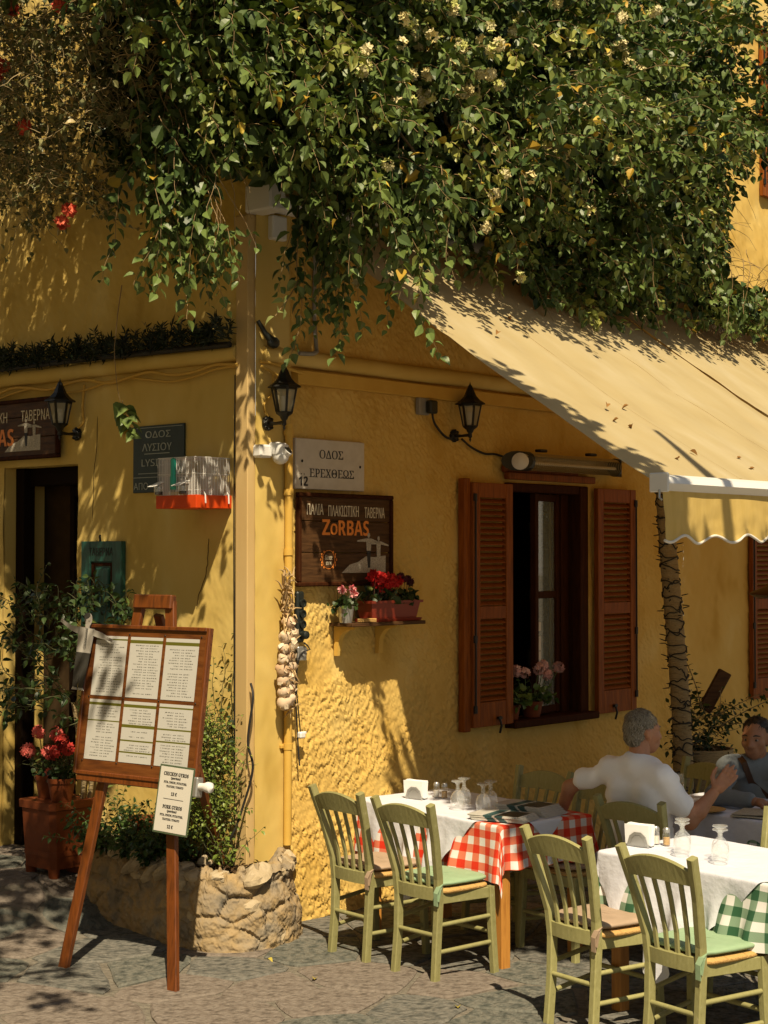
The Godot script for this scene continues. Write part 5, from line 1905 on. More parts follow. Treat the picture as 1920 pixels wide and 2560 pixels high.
func make_chair(seat_mat: Material) -> Node3D:        # origin under the rear feet, back towards +z
	var t := Node3D.new()
	var g: Material = M.chair_green
	var b: B
	for s in [-1, 1]:
		b = B.new()
		b.bar([Vector3(s * 0.146, -0.004, 0.012), Vector3(s * 0.142, 0.22, -0.006), Vector3(s * 0.146, 0.40, -0.014), Vector3(s * 0.153, 0.52, -0.004), Vector3(s * 0.180, 0.72, 0.045), Vector3(s * 0.206, 0.905, 0.105)], 0.036, 0.042, Vector3.RIGHT, 0.005)
		obj("post", b, g, t)
	for s in [-1, 1]:
		b = B.new()
		b.bar([Vector3(s * 0.215, -0.004, -0.352), Vector3(s * 0.206, 0.22, -0.342), Vector3(s * 0.2, 0.445, -0.335)], 0.036, 0.038, Vector3.RIGHT, 0.005)
		obj("front_leg", b, g, t)
	# arched, slightly bowed top rail
	b = B.new()
	var secs := []
	for k in 11:
		var q := k / 10.0
		var x := lerpf(-0.186, 0.186, q)
		var arch := 1.0 - pow(absf(q * 2 - 1), 2.0)
		var z := 0.084 + 0.018 * arch
		var lo := 0.782 + 0.006 * arch
		var hi := 0.850 + 0.042 * arch
		secs.append([Vector3(x, lo, z - 0.024), Vector3(x, lo, z - 0.002), Vector3(x, hi - 0.006, z + 0.022), Vector3(x, hi, z + 0.016), Vector3(x, hi, z + 0.006), Vector3(x, hi - 0.006, z)])
	b.loft(secs)
	obj("top_rail", b, g, t)
	b = B.new()
	secs = []
	for k in 7:
		var q := k / 6.0
		var x := lerpf(-0.137, 0.137, q)
		var z := -0.008 + 0.014 * (1.0 - pow(absf(q * 2 - 1), 2.0))
		secs.append([Vector3(x, 0.405, z - 0.010), Vector3(x, 0.405, z + 0.010), Vector3(x, 0.468, z + 0.012), Vector3(x, 0.472, z + 0.008), Vector3(x, 0.472, z - 0.008)])
	b.loft(secs)
	obj("lower_rail", b, g, t)
	for k in 4:
		var f := (k - 1.5) / 1.5
		b = B.new()
		b.bar([Vector3(f * 0.088, 0.465, 0.002), Vector3(f * 0.094, 0.56, 0.012), Vector3(f * 0.106, 0.70, 0.048), Vector3(f * 0.116, 0.795, 0.078)], 0.024, 0.013, Vector3.RIGHT, 0.003)
		obj("back_slat", b, g, t)
	for s in [-1, 1]:
		b = B.new()
		b.bar([Vector3(s * 0.148, 0.415, -0.02), Vector3(s * 0.198, 0.415, -0.33)], 0.022, 0.055, Vector3.RIGHT, 0.003)
		obj("seat_rail", b, g, t)
	b = B.new()
	b.bar([Vector3(-0.19, 0.415, -0.336), Vector3(0.19, 0.415, -0.336)], 0.022, 0.055, Vector3(0, 0, 1), 0.003)
	obj("seat_rail", b, g, t)
	for s in [-1, 1]:
		for h in [0.15, 0.285]:
			b = B.new()
			b.tube([Vector3(s * 0.144, h - 0.005, -0.005), Vector3(s * 0.21, h + 0.012, -0.345)], 0.0115, 8)
			obj("stretcher", b, g, t)
	for e in [[0.23, 0.0, 0.143], [0.21, -0.345, 0.207]]:
		b = B.new()
		b.tube([Vector3(-e[2], e[0], e[1]), Vector3(e[2], e[0], e[1])], 0.0115, 8)
		obj("stretcher", b, g, t)
	# rush seat and tied cushion
	b = B.new()
	var seat := func(sx: float, sz: float, zc: float, y0: float, hh: float, rnd: float) -> void:
		b.grid(24, 12, func(i: int, j: int) -> Vector3:
			var a := TAU * i / 24
			var e := PI * (j / 12.0 - 0.5)
			var ca := cos(a)
			var sa := sin(a)
			var cx: float = signf(ca) * pow(absf(ca), rnd)
			var sn: float = signf(sa) * pow(absf(sa), rnd)
			var ce: float = pow(maxf(cos(e), 0.0), 0.3)
			var z: float = -sn * ce * sz
			return Vector3(cx * ce * (sx - 0.16 * (z + sz) * 0.5), y0 + hh * signf(sin(e)) * pow(absf(sin(e)), 0.8), zc + z), func(i: int, j: int) -> Vector2: return Vector2(i, j))
	seat.call(0.212, 0.172, -0.175, 0.452, 0.020, 0.35)
	obj("rush_seat", b, M.rush, t)
	b = B.new()
	b.grid(36, 16, func(i: int, j: int) -> Vector3:
		var a := TAU * i / 36
		var e := PI * (j / 16.0 - 0.5)
		var ca := cos(a)
		var sa := sin(a)
		var cx: float = signf(ca) * pow(absf(ca), 0.4)
		var sn: float = signf(sa) * pow(absf(sa), 0.4)
		var ce: float = pow(maxf(cos(e), 0.0), 0.45)
		var z: float = -sn * ce * 0.175
		var wr := 0.004 * noise_a.get_noise_3d(cx * ce * 4.0, e, sn * ce * 4.0)
		return Vector3(cx * ce * (0.205 - 0.14 * (z + 0.175) * 0.5), 0.490 + 0.019 * signf(sin(e)) * pow(absf(sin(e)), 0.7) + wr, -0.178 + z), func(i: int, j: int) -> Vector2: return Vector2(i, j))
	obj("cushion", b, seat_mat, t)
	b = B.new()
	b.bar([Vector3(0.158, 0.49, -0.02), Vector3(0.172, 0.48, 0.014), Vector3(0.164, 0.45, 0.026), Vector3(0.160, 0.385, 0.020)], 0.028, 0.004, Vector3.RIGHT)
	b.bar([Vector3(0.158, 0.485, -0.02), Vector3(0.180, 0.47, 0.012), Vector3(0.176, 0.41, 0.022)], 0.018, 0.004, Vector3.RIGHT)
	obj("cushion_tie", b, seat_mat, t)
	return t

func chair(u: float, v: float, deg: float, label: String, group: String, taupe := false, back := false) -> Node3D:
	var a := deg_to_rad(deg)
	var f := along_r * cos(a) + out_r * sin(a)
	var z := -f
	var at := Transform3D(Basis(UP.cross(z).normalized(), UP, z), rw(u, 0, v))
	var t := chair0.duplicate()
	t.name = numbered("taverna_chair")
	add_child(t)
	t.transform = at
	tag(t, label, "chair", group)
	if green_paints.is_empty():
		for k in [0.90, 0.97, 1.0, 1.05]:
			var m: StandardMaterial3D = M.chair_green.duplicate()
			m.albedo_color = Color(k, k * 0.995, k * 0.97)
			m.uv1_offset = Vector3(k * 3.0, k, k * 7.0)
			green_paints.append(m)
	var paint: Material = green_paints[rng.randi() % 4]
	for n in t.get_children():
		if n.material_override == M.chair_green:
			n.material_override = paint
	if taupe:
		for n in ["cushion", "cushion_tie"]:
			t.get_node(n).material_override = M.cushion_taupe
	return t

func gingham(ink: Color, mid: Color) -> StandardMaterial3D:
	var im := Image.create(64, 64, false, Image.FORMAT_RGB8)
	var white := Color(0.90, 0.89, 0.88)
	for y in 64:
		for x in 64:
			var n := int(x >= 32) + int(y >= 32)
			var c := white if n == 0 else (ink if n == 2 else mid)
			var thread := 0.965 + 0.035 * float((x + y) % 2) - (0.02 if (x / 2 + y / 3) % 3 == 0 else 0.0)
			im.set_pixel(x, y, Color(c.r * thread, c.g * thread, c.b * thread))
	var m := StandardMaterial3D.new()
	m.albedo_texture = ImageTexture.create_from_image(im)
	m.roughness = 0.85
	m.backlight_enabled = true
	m.backlight = Color(0.35, 0.35, 0.35)
	return m

func drape(hx: float, hz: float, cx: float, cz: float, rot: float, off: Vector2, lift: float, sd: float, out: float, check: float) -> B:
	var b := B.new()
	var n := 130
	b.grid(n, n, func(i: int, j: int) -> Vector3:
		var p := Vector2((float(i) / n * 2 - 1) * cx, -(float(j) / n * 2 - 1) * cz).rotated(rot) + off
		var q := Vector2(clampf(p.x, -hx, hx), clampf(p.y, -hz, hz))
		var o := p - q
		var l := o.length()
		var wr := 0.0022 * noise_a.get_noise_2d(p.x * 5.0 + sd, p.y * 7.0)
		if l < 1e-5:
			return Vector3(q.x, lift + wr, q.y)
		var d := o / l
		var r := 0.012
		var down := maxf(l - r * 1.57, 0.0)
		var arc := minf(l / r, 1.57)
		var k := smoothstep(0.0, 0.28, down)
		var fold := (noise_b.get_noise_3d(q.x * 5.5 + d.x * 1.2 + sd, q.y * 5.5 + d.y * 1.2, down * 1.0) * 0.055 + 0.014 * sin((q.x - q.y) * 34.0 + d.angle() * 5.0 + sd)) * k
		var side := Vector2(-d.y, d.x) * fold * 0.5
		var e := q + d * (r * sin(arc) + out + down * 0.05 + maxf(fold, -0.02 - 0.0 * k)) + side
		return Vector3(e.x, lift - r * (1.0 - cos(arc)) - down * 0.99 + wr, e.y), func(i: int, j: int) -> Vector2: return Vector2(float(i) / n * 2 * cx, float(j) / n * 2 * cz) / (2.0 * check))
	return b

func goblet(at: Vector3, label: String) -> void:
	var t := thing("stemmed_glass", label, "glass", Transform3D(Basis(), at), "upturned glasses on the tables")
	var b := B.new()
	b.lathe([Vector2(0.033, 0.0), Vector2(0.038, 0.02), Vector2(0.0415, 0.045), Vector2(0.040, 0.066), Vector2(0.032, 0.086), Vector2(0.018, 0.100), Vector2(0.010, 0.108)], 22)
	b.lathe([Vector2(0.008, 0.105), Vector2(0.016, 0.098), Vector2(0.030, 0.085), Vector2(0.038, 0.066), Vector2(0.0395, 0.045), Vector2(0.036, 0.02), Vector2(0.031, 0.0), Vector2(0.033, 0.0)], 22)
	obj("bowl", b, M.glass, t)
	b = B.new()
	b.lathe([Vector2(0.010, 0.108), Vector2(0.012, 0.114), Vector2(0.009, 0.120), Vector2(0.010, 0.136), Vector2(0.018, 0.146), Vector2(0.034, 0.151), Vector2(0.036, 0.154), Vector2(0.033, 0.157), Vector2(0.0, 0.153)], 22)
	obj("stem_and_foot", b, M.glass_thick, t)

func napkins(at: Transform3D, label: String) -> void:
	var t := thing("napkin_holder", label, "napkin holder", at)
	var g := RandomNumberGenerator.new()
	g.seed = 12
	for k in 9:
		var b := B.new()
		b.xf = Transform3D(Basis(Vector3(0, 0, 1), g.randf_range(-0.05, 0.03)) * Basis(Vector3.RIGHT, (k - 4) * 0.015), Vector3(g.randf_range(-0.004, 0.004), 0.0, -0.016 + k * 0.0042))
		b.box(Vector3(0, 0.056, 0), Vector3(0.135, 0.096, 0.003), 0.001)
		obj("napkin", b, M.napkin, t)
	var b := B.new()
	for z in [-0.027, 0.027]:
		b.xf = Transform3D(Basis(), Vector3(0, 0.004, z))
		b.prism(PackedVector2Array([Vector2(-0.058, 0), Vector2(-0.043, 0.0), Vector2(-0.03, 0.036), Vector2(-0.012, 0.050), Vector2(0.012, 0.050), Vector2(0.03, 0.036), Vector2(0.043, 0.0), Vector2(0.058, 0), Vector2(0.043, 0.045), Vector2(0.018, 0.064), Vector2(-0.018, 0.064), Vector2(-0.043, 0.045)]), -0.002, 0.002)
		b.prism(PackedVector2Array([Vector2(-0.042, 0), Vector2(0.042, 0), Vector2(0.03, 0.034), Vector2(0.012, 0.048), Vector2(-0.012, 0.048), Vector2(-0.03, 0.034)]), -0.0012, 0.0012)
	b.xf = Transform3D()
	b.box(Vector3(0, 0.003, 0), Vector3(0.12, 0.006, 0.06), 0.002)
	obj("metal_clip", b, M.grey_metal, t)

func shakers(at: Transform3D, label: String) -> void:
	for s in [-1, 1]:
		var t := thing("shaker", label % ["left" if s < 0 else "right"], "shaker", at * Transform3D(Basis(), Vector3(s * 0.03, 0, 0)))
		var b := B.new()
		b.lathe([Vector2(0, 0.001), Vector2(0.019, 0.001), Vector2(0.021, 0.01), Vector2(0.018, 0.05), Vector2(0.016, 0.066)], 14)
		obj("jar", b, M.glass, t)
		b = B.new()
		b.lathe([Vector2(0, 0.004), Vector2(0.016, 0.004), Vector2(0.0155, 0.04), Vector2(0, 0.041)], 12)
		obj("spice", b, M.white_paint if s < 0 else M.rush, t)
		b = B.new()
		b.lathe([Vector2(0.0175, 0.064), Vector2(0.0175, 0.078), Vector2(0.012, 0.086), Vector2(0, 0.088)], 14)
		obj("cap", b, M.grey_metal, t)

func menus(at: Transform3D, n: int, label: String, group: String) -> void:
	var first: Node3D
	var g := RandomNumberGenerator.new()
	g.seed = n
	for k in n:
		var x := Transform3D(Basis(UP, g.randf_range(-0.03, 0.03)), Vector3(-k * 0.006 + 0.03, k * 0.0047 + 0.0025, g.randf_range(-0.003, 0.003)))
		if k:
			copy_of(first, at * x)
			continue
		first = thing("menu_booklet", label, "menu", at * x, group)
		var b := B.new()
		b.box(Vector3.ZERO, Vector3(0.30, 0.0038, 0.21), 0.0008)
		obj("pages", b, M.paper, first)
		b = B.new()
		b.box(Vector3(-0.03, 0.0, 0.0), Vector3(0.052, 0.0042, 0.2108))
		b.box(Vector3(0.035, 0.0, 0.0), Vector3(0.045, 0.0042, 0.2108))
		obj("cover_band", b, M.menu_teal, first)
		b = B.new()
		b.box(Vector3(0.08, 0.0019, 0.0), Vector3(0.115, 0.001, 0.17))
		obj("cover_picture", b, M.menu_dark, first)

func build_table(u: float, v: float, label: String, lx := 1.18, lz := 0.62) -> Transform3D:
	var a := deg_to_rad(10.0)
	var x := (along_r * -sin(a) + out_r * cos(a)).normalized()
	var z := x.cross(UP)
	var at := Transform3D(Basis(x, UP, z), rw(u, 0, v))
	var t := thing("taverna_table", label, "table", at, "taverna tables by the wall")
	var b := B.new()
	b.box(Vector3(0, 0.735, 0), Vector3(lx, 0.028, lz), 0.004)
	obj("table_top", b, M.wood_table, t)
	for s in [[-1, -1], [1, -1], [1, 1], [-1, 1]]:
		b = B.new()
		b.bar([Vector3(s[0] * (lx / 2 - 0.045), -0.004, s[1] * (lz / 2 - 0.045)), Vector3(s[0] * (lx / 2 - 0.045), 0.72, s[1] * (lz / 2 - 0.045))], 0.062, 0.062, Vector3.RIGHT, 0.004)
		obj("leg", b, M.wood_table, t)
	b = B.new()
	for s in [-1, 1]:
		b.box(Vector3(0, 0.67, s * (lz / 2 - 0.045)), Vector3(lx - 0.16, 0.09, 0.022), 0.002)
		b.box(Vector3(s * (lx / 2 - 0.045), 0.67, 0), Vector3(0.022, 0.09, lz - 0.16), 0.002)
	obj("apron", b, M.wood_table, t)
	return at

func build_tables() -> void:
	var red := gingham(Color(0.86, 0.19, 0.05), Color(0.88, 0.48, 0.36))
	var grn := gingham(Color(0.16, 0.34, 0.22), Color(0.50, 0.60, 0.50))
	chair0 = make_chair(M.cushion_green)
	var a1 := build_table(0.66, 1.09, "wooden table under the red checked cloth nearest the wall corner")
	var a2 := build_table(0.21, 3.07, "wooden table under the green checked cloth at the lower right")
	var a3 := build_table(1.62, 2.36, "wooden table where the two seated men talk")
	var top := 0.7505
	var b := drape(0.60, 0.32, 0.60 + 0.24, 0.32 + 0.30, 0.0, Vector2.ZERO, top, 1.0, 0.004, 0.043)
	tag(obj("tablecloth", b, red, self, a1), "red and white checked cloth on the table by the wall corner", "tablecloth")
	b = drape(0.603, 0.323, 0.60, 0.60, PI / 4, Vector2(-0.12, 0.02), top + 0.004, 2.0, 0.011, 0.1)
	tag(obj("table_topper", b, M.linen, self, a1), "white cloth laid cornerwise over the red checked cloth", "tablecloth")
	b = drape(0.60, 0.32, 0.60 + 0.26, 0.32 + 0.30, 0.0, Vector2.ZERO, top, 5.0, 0.004, 0.043)
	tag(obj("tablecloth", b, grn, self, a2), "green and white checked cloth on the lower right table", "tablecloth")
	b = drape(0.603, 0.323, 0.60, 0.60, PI / 4, Vector2(-0.2, 0.03), top + 0.004, 7.0, 0.011, 0.1)
	tag(obj("table_topper", b, M.linen, self, a2), "white cloth laid cornerwise over the green checked cloth at lower right", "tablecloth")
	b = drape(0.60, 0.32, 0.60 + 0.22, 0.32 + 0.25, 0.0, Vector2.ZERO, top, 9.0, 0.004, 0.043)
	tag(obj("tablecloth", b, grn, self, a3), "green checked cloth on the table between the two men", "tablecloth")
	b = drape(0.603, 0.323, 0.58, 0.58, PI / 4, Vector2(-0.1, 0.0), top + 0.004, 11.0, 0.011, 0.1)
	tag(obj("table_topper", b, M.linen, self, a3), "white cloth laid over the table between the two men", "tablecloth")
	var ct := top + 0.0065
	# things on the red table
	napkins(Transform3D(Basis(along_r * 0.1 + out_r, UP, -along_r + out_r * 0.1).orthonormalized(), rw(0.64, ct, 0.70)), "white napkins in a metal clip on the red checked table")
	shakers(Transform3D(Basis(out_r, UP, -along_r), rw(0.76, ct, 0.78)), "small %s shaker behind the napkins on the red checked table")
	goblet(rw(0.49, ct, 1.13), "upturned glass on the red table, front left of four")
	goblet(rw(0.60, ct, 1.085), "upturned glass on the red table, back left of four")
	goblet(rw(0.50, ct, 1.30), "upturned glass on the red table, front right of four")
	goblet(rw(0.61, ct, 1.265), "upturned glass on the red table, back right of four")
	var mx := (out_r * 0.86 + along_r * 0.16).normalized()
	menus(Transform3D(Basis(mx, UP, mx.cross(UP)), rw(0.40, ct, 1.50)), 6, "printed menu booklet in the low stack near the red table's front edge", "low stack of menu booklets")
	mx = (out_r * 0.9 + along_r * 0.05).normalized()
	menus(Transform3D(Basis(mx, UP, mx.cross(UP)), rw(0.66, ct, 1.49)), 10, "printed menu booklet in the tall stack at the back of the red table", "tall stack of menu booklets")
	# things on the green table
	napkins(Transform3D(Basis(along_r * 0.05 + out_r, UP, -along_r + out_r * 0.05).orthonormalized(), rw(0.20, ct, 2.50)), "white napkins in a metal clip on the lower right table")
	shakers(Transform3D(Basis(out_r, UP, -along_r), rw(0.29, ct, 2.56)), "small %s shaker behind the napkins on the lower right table")
	goblet(rw(0.105, ct, 2.79), "upturned glass on the lower right table, front left of four")
	goblet(rw(0.19, ct, 2.74), "upturned glass on the lower right table, back left of four")
	goblet(rw(0.055, ct, 3.02), "upturned glass on the lower right table, front right of four")
	goblet(rw(0.14, ct, 2.97), "upturned glass on the lower right table, back right of four")
	# chairs
	var grp := "green taverna chairs"
	chair(-0.05, 0.83, 8.0, "green slatted chair with a taupe cushion, nearest the wall corner", grp, true)
	chair(-0.123, 1.36, 5.0, "green slatted chair with a green cushion in front of the red checked cloth", grp)
	chair(-0.365, 2.50, 11.0, "green slatted chair with a taupe cushion at the left end of the green checked table", grp, true)
	chair(-0.475, 3.10, 11.0, "green slatted chair with a green cushion nearest the viewer at lower right", grp)
	chair(1.17, 1.14, 186.0, "green chair behind the red table, closest to the wall", grp)
	chair(1.02, 1.66, 190.0, "green chair behind the red table, beside the man in white", grp, true)
	chair(0.70, 2.18, 4.0, "green chair in which the man in the white shirt sits", grp, true)
	chair(0.70, 3.02, 190.0, "sunlit green chair across the lower right table at the picture's edge", grp)
	chair(2.15, 1.62, 200.0, "shaded green chair in the corner behind the wine glass", grp)
	chair(2.36, 2.28, 186.0, "green chair in which the man in the grey shirt sits", grp, true)
	chair0.free()
	# on the men's table
	var t := thing("wine_glass", "glass of white wine on the table between the two men", "glass", Transform3D(Basis(), rw(1.47, ct, 1.92)))
	b = B.new()
	b.lathe([Vector2(0.0, 0.002), Vector2(0.033, 0.002), Vector2(0.006, 0.01), Vector2(0.005, 0.06), Vector2(0.012, 0.07), Vector2(0.036, 0.10), Vector2(0.040, 0.125), Vector2(0.035, 0.17)], 20)
	obj("bowl", b, M.glass_thick, t)
	b = B.new()
	b.lathe([Vector2(0.0, 0.072), Vector2(0.012, 0.073), Vector2(0.034, 0.10), Vector2(0.037, 0.115), Vector2(0.0, 0.116)], 18)
	obj("wine", b, M.wine, t)
	t = thing("newspaper", "folded newspaper lying open on the men's table", "newspaper", Transform3D(Basis(UP, -0.5), rw(1.42, ct + 0.004, 2.55)))
	b = B.new()
	b.grid(14, 6, func(i: int, j: int) -> Vector3: return Vector3(-0.2 + i * 0.4 / 14, 0.012 + 0.03 * pow(i / 14.0, 2.0), 0.13 - j * 0.26 / 6), func(i: int, j: int) -> Vector2: return Vector2(i, j))
	b.box(Vector3(0, 0.004, 0), Vector3(0.4, 0.008, 0.27), 0.002)
	obj("sheets", b, M.newsprint, t)
	t = thing("plate", "white plate on the men's table beside the newspaper", "plate", Transform3D(Basis(), rw(1.32, ct, 2.2)))
	b = B.new()
	b.lathe([Vector2(0, 0.004), Vector2(0.06, 0.004), Vector2(0.10, 0.016), Vector2(0.102, 0.019), Vector2(0.06, 0.009), Vector2(0, 0.009)], 24)
	obj("dish", b, M.rush, t)

# ---------------------------------------------------------------- people: a field of tapered capsules, meshed as surface nets
func nets(b: B, parts: Array, cell: float, k: float) -> void:   # parts: [a, b, ra, rb] capsules or [centre, radii(Vector3), basis] balls
	var lo := Vector3.INF
	var hi := -Vector3.INF
	for p in parts:
		if p.size() == 4:
			var r: float = maxf(p[2], p[3]) + k
			for e in [p[0], p[1]]:
				lo = lo.min(e - Vector3.ONE * r)
				hi = hi.max(e + Vector3.ONE * r)
		else:
			var r: float = maxf(p[1].x, maxf(p[1].y, p[1].z)) + k
			lo = lo.min(p[0] - Vector3.ONE * r)
			hi = hi.max(p[0] + Vector3.ONE * r)
	lo -= Vector3.ONE * cell * 2
	hi += Vector3.ONE * cell * 2
	var nx := int((hi.x - lo.x) / cell) + 2
	var ny := int((hi.y - lo.y) / cell) + 2
	var nz := int((hi.z - lo.z) / cell) + 2
	var f := PackedFloat32Array()
	f.resize(nx * ny * nz)
	f.fill(1.0)
	for p in parts:
		var cap: bool = p.size() == 4
		var a: Vector3 = p[0]
		var e: Vector3 = p[1] if cap else p[0]
		var r: float = maxf(p[2], p[3]) if cap else maxf(p[1].x, maxf(p[1].y, p[1].z))
		var m := r + k * 1.5 + cell * 2
		var l0 := a.min(e) - Vector3.ONE * m
		var h0 := a.max(e) + Vector3.ONE * m
		var i0 := maxi(int((l0.x - lo.x) / cell), 0)
		var i1 := mini(int((h0.x - lo.x) / cell) + 1, nx - 1)
		var j0 := maxi(int((l0.y - lo.y) / cell), 0)
		var j1 := mini(int((h0.y - lo.y) / cell) + 1, ny - 1)
		var k0 := maxi(int((l0.z - lo.z) / cell), 0)
		var k1 := mini(int((h0.z - lo.z) / cell) + 1, nz - 1)
		var ab := e - a
		var ll := maxf(ab.length_squared(), 1e-9)
		var ra: float = p[2] if cap else 0.0
		var rb: float = p[3] if cap else 0.0
		var inv := Basis()
		var rad := Vector3.ONE
		var rm := 1.0
		if not cap:
			rad = p[1]
			inv = (p[2] as Basis).inverse()
			rm = minf(rad.x, minf(rad.y, rad.z))
		for kk in range(k0, k1 + 1):
			for j in range(j0, j1 + 1):
				var row := (kk * ny + j) * nx
				for i in range(i0, i1 + 1):
					var q := lo + Vector3(i, j, kk) * cell
					var d := 0.0
					if cap:
						var t := clampf((q - a).dot(ab) / ll, 0.0, 1.0)
						d = (q - a - ab * t).length() - lerpf(ra, rb, t)
					else:
						var w := (inv * (q - a)) / rad
						d = (w.length() - 1.0) * rm
					var o := f[row + i]
					var h := maxf(k - absf(o - d), 0.0) / k
					f[row + i] = minf(o, d) - h * h * k * 0.25
	var vid := {}
	var base := b.v.size()
	for kk in nz - 1:
		for j in ny - 1:
			for i in nx - 1:
				var at := (kk * ny + j) * nx + i
				var s := 0
				var c := [f[at], f[at + 1], f[at + nx], f[at + nx + 1], f[at + nx * ny], f[at + nx * ny + 1], f[at + nx * ny + nx], f[at + nx * ny + nx + 1]]
				for q in 8:
					if c[q] < 0:
						s += 1
				if s == 0 or s == 8:
					continue
				var sum := Vector3.ZERO
				var cnt := 0
				for ed in [[0, 1], [2, 3], [4, 5], [6, 7], [0, 2], [1, 3], [4, 6], [5, 7], [0, 4], [1, 5], [2, 6], [3, 7]]:
					var x: float = c[ed[0]]
					var y: float = c[ed[1]]
					if (x < 0) != (y < 0):
						var t := x / (x - y)
						var pa := Vector3(ed[0] & 1, (ed[0] >> 1) & 1, ed[0] >> 2)
						var pb := Vector3(ed[1] & 1, (ed[1] >> 1) & 1, ed[1] >> 2)
						sum += pa.lerp(pb, t)
						cnt += 1
				var g := Vector3(c[1] + c[3] + c[5] + c[7] - c[0] - c[2] - c[4] - c[6], c[2] + c[3] + c[6] + c[7] - c[0] - c[1] - c[4] - c[5], c[4] + c[5] + c[6] + c[7] - c[0] - c[1] - c[2] - c[3])
				vid[at] = b.put(lo + (Vector3(i, j, kk) + sum / cnt) * cell, g)
	for at in vid:
		var i: int = at % nx
		var j: int = (at / nx) % ny
		var kk: int = at / (nx * ny)
		var steps := [1, nx, nx * ny]
		for ax in 3:
			var o1: int = steps[(ax + 1) % 3]
			var o2: int = steps[(ax + 2) % 3]
			if not (vid.has(at - o1) and vid.has(at - o2) and vid.has(at - o1 - o2)):
				continue
			var x := f[at]
			var y := f[at + steps[ax]]
			if (x < 0) == (y < 0):
				continue
			var q := [vid[at], vid[at - o1], vid[at - o1 - o2], vid[at - o2]]
			if x < 0:
				b.ix.append_array([q[0], q[2], q[1], q[0], q[3], q[2]])
			else:
				b.ix.append_array([q[0], q[1], q[2], q[0], q[2], q[3]])

func head_parts(c: Vector3, fw: Vector3, s := 1.0) -> Array:     # c: middle of the head; fw: where it looks
	var z := fw.normalized()
	var x := UP.cross(z).normalized()                 # the head's own left
	var y := z.cross(x)
	var B3 := Basis(x, y, z)
	var p := func(a: float, b: float, d: float) -> Vector3: return c + (x * a + y * b + z * d) * s
	var r := []
	r.append([p.call(0, 0.035, -0.012), Vector3(0.074, 0.088, 0.095) * s, B3])
	r.append([p.call(0, -0.02, 0.03), Vector3(0.062, 0.085, 0.066) * s, B3])
	r.append([p.call(0, -0.075, 0.052), Vector3(0.040, 0.034, 0.040) * s, B3])
	r.append([p.call(0, 0.028, 0.084), p.call(0, -0.018, 0.108), 0.009 * s, 0.015 * s])
	for e in [-1, 1]:
		r.append([p.call(e * 0.012, -0.022, 0.098), p.call(e * 0.017, -0.022, 0.09), 0.009 * s, 0.008 * s])
		r.append([p.call(e * 0.012, 0.034, 0.080), p.call(e * 0.048, 0.032, 0.060), 0.012 * s, 0.010 * s])
		r.append([p.call(e * 0.045, -0.015, 0.055), Vector3(0.022, 0.022, 0.022) * s, B3])
		r.append([p.call(e * 0.073, 0.014, -0.014), p.call(e * 0.075, -0.024, -0.006), 0.011 * s, 0.008 * s])
		r.append([p.call(e * 0.079, 0.014, -0.022), p.call(e * 0.077, -0.006, -0.022), 0.008 * s, 0.006 * s])
	r.append([p.call(-0.02, -0.050, 0.082), p.call(0.02, -0.050, 0.082), 0.010 * s, 0.010 * s])
	r.append([p.call(-0.016, -0.062, 0.082), p.call(0.016, -0.062, 0.082), 0.009 * s, 0.009 * s])
	return r

func face_bits(t: Node3D, c: Vector3, fw: Vector3, s := 1.0) -> void:
	var z := fw.normalized()
	var x := UP.cross(z).normalized()
	var y := z.cross(x)
	var p := func(a: float, b: float, d: float) -> Vector3: return c + (x * a + y * b + z * d) * s
	for e in [-1, 1]:
		var b := B.new()
		b.xf = Transform3D(Basis(x, y, z), p.call(e * 0.031, 0.012, 0.080))
		b.ball(Vector3.ZERO, Vector3(0.014, 0.0075, 0.008) * s, 12)
		place("eye", b, M.eye_white, t)
		b = B.new()
		b.xf = Transform3D(Basis(x, y, z), p.call(e * 0.031, 0.012, 0.086))
		b.ball(Vector3.ZERO, Vector3(0.0065, 0.0065, 0.004) * s, 10)
		place("iris", b, M.hair_dark, t)
		b = B.new()
		b.tube([p.call(e * 0.014, 0.036, 0.093), p.call(e * 0.032, 0.041, 0.088), p.call(e * 0.052, 0.034, 0.070)], [0.004 * s, 0.005 * s, 0.003 * s], 6)
		place("eyebrow", b, M.hair_dark, t)
	var b := B.new()
	b.tube([p.call(-0.024, -0.056, 0.083), p.call(0, -0.055, 0.0945), p.call(0.024, -0.056, 0.083)], 0.0035 * s, 6)
	place("lips", b, M.lips, t)

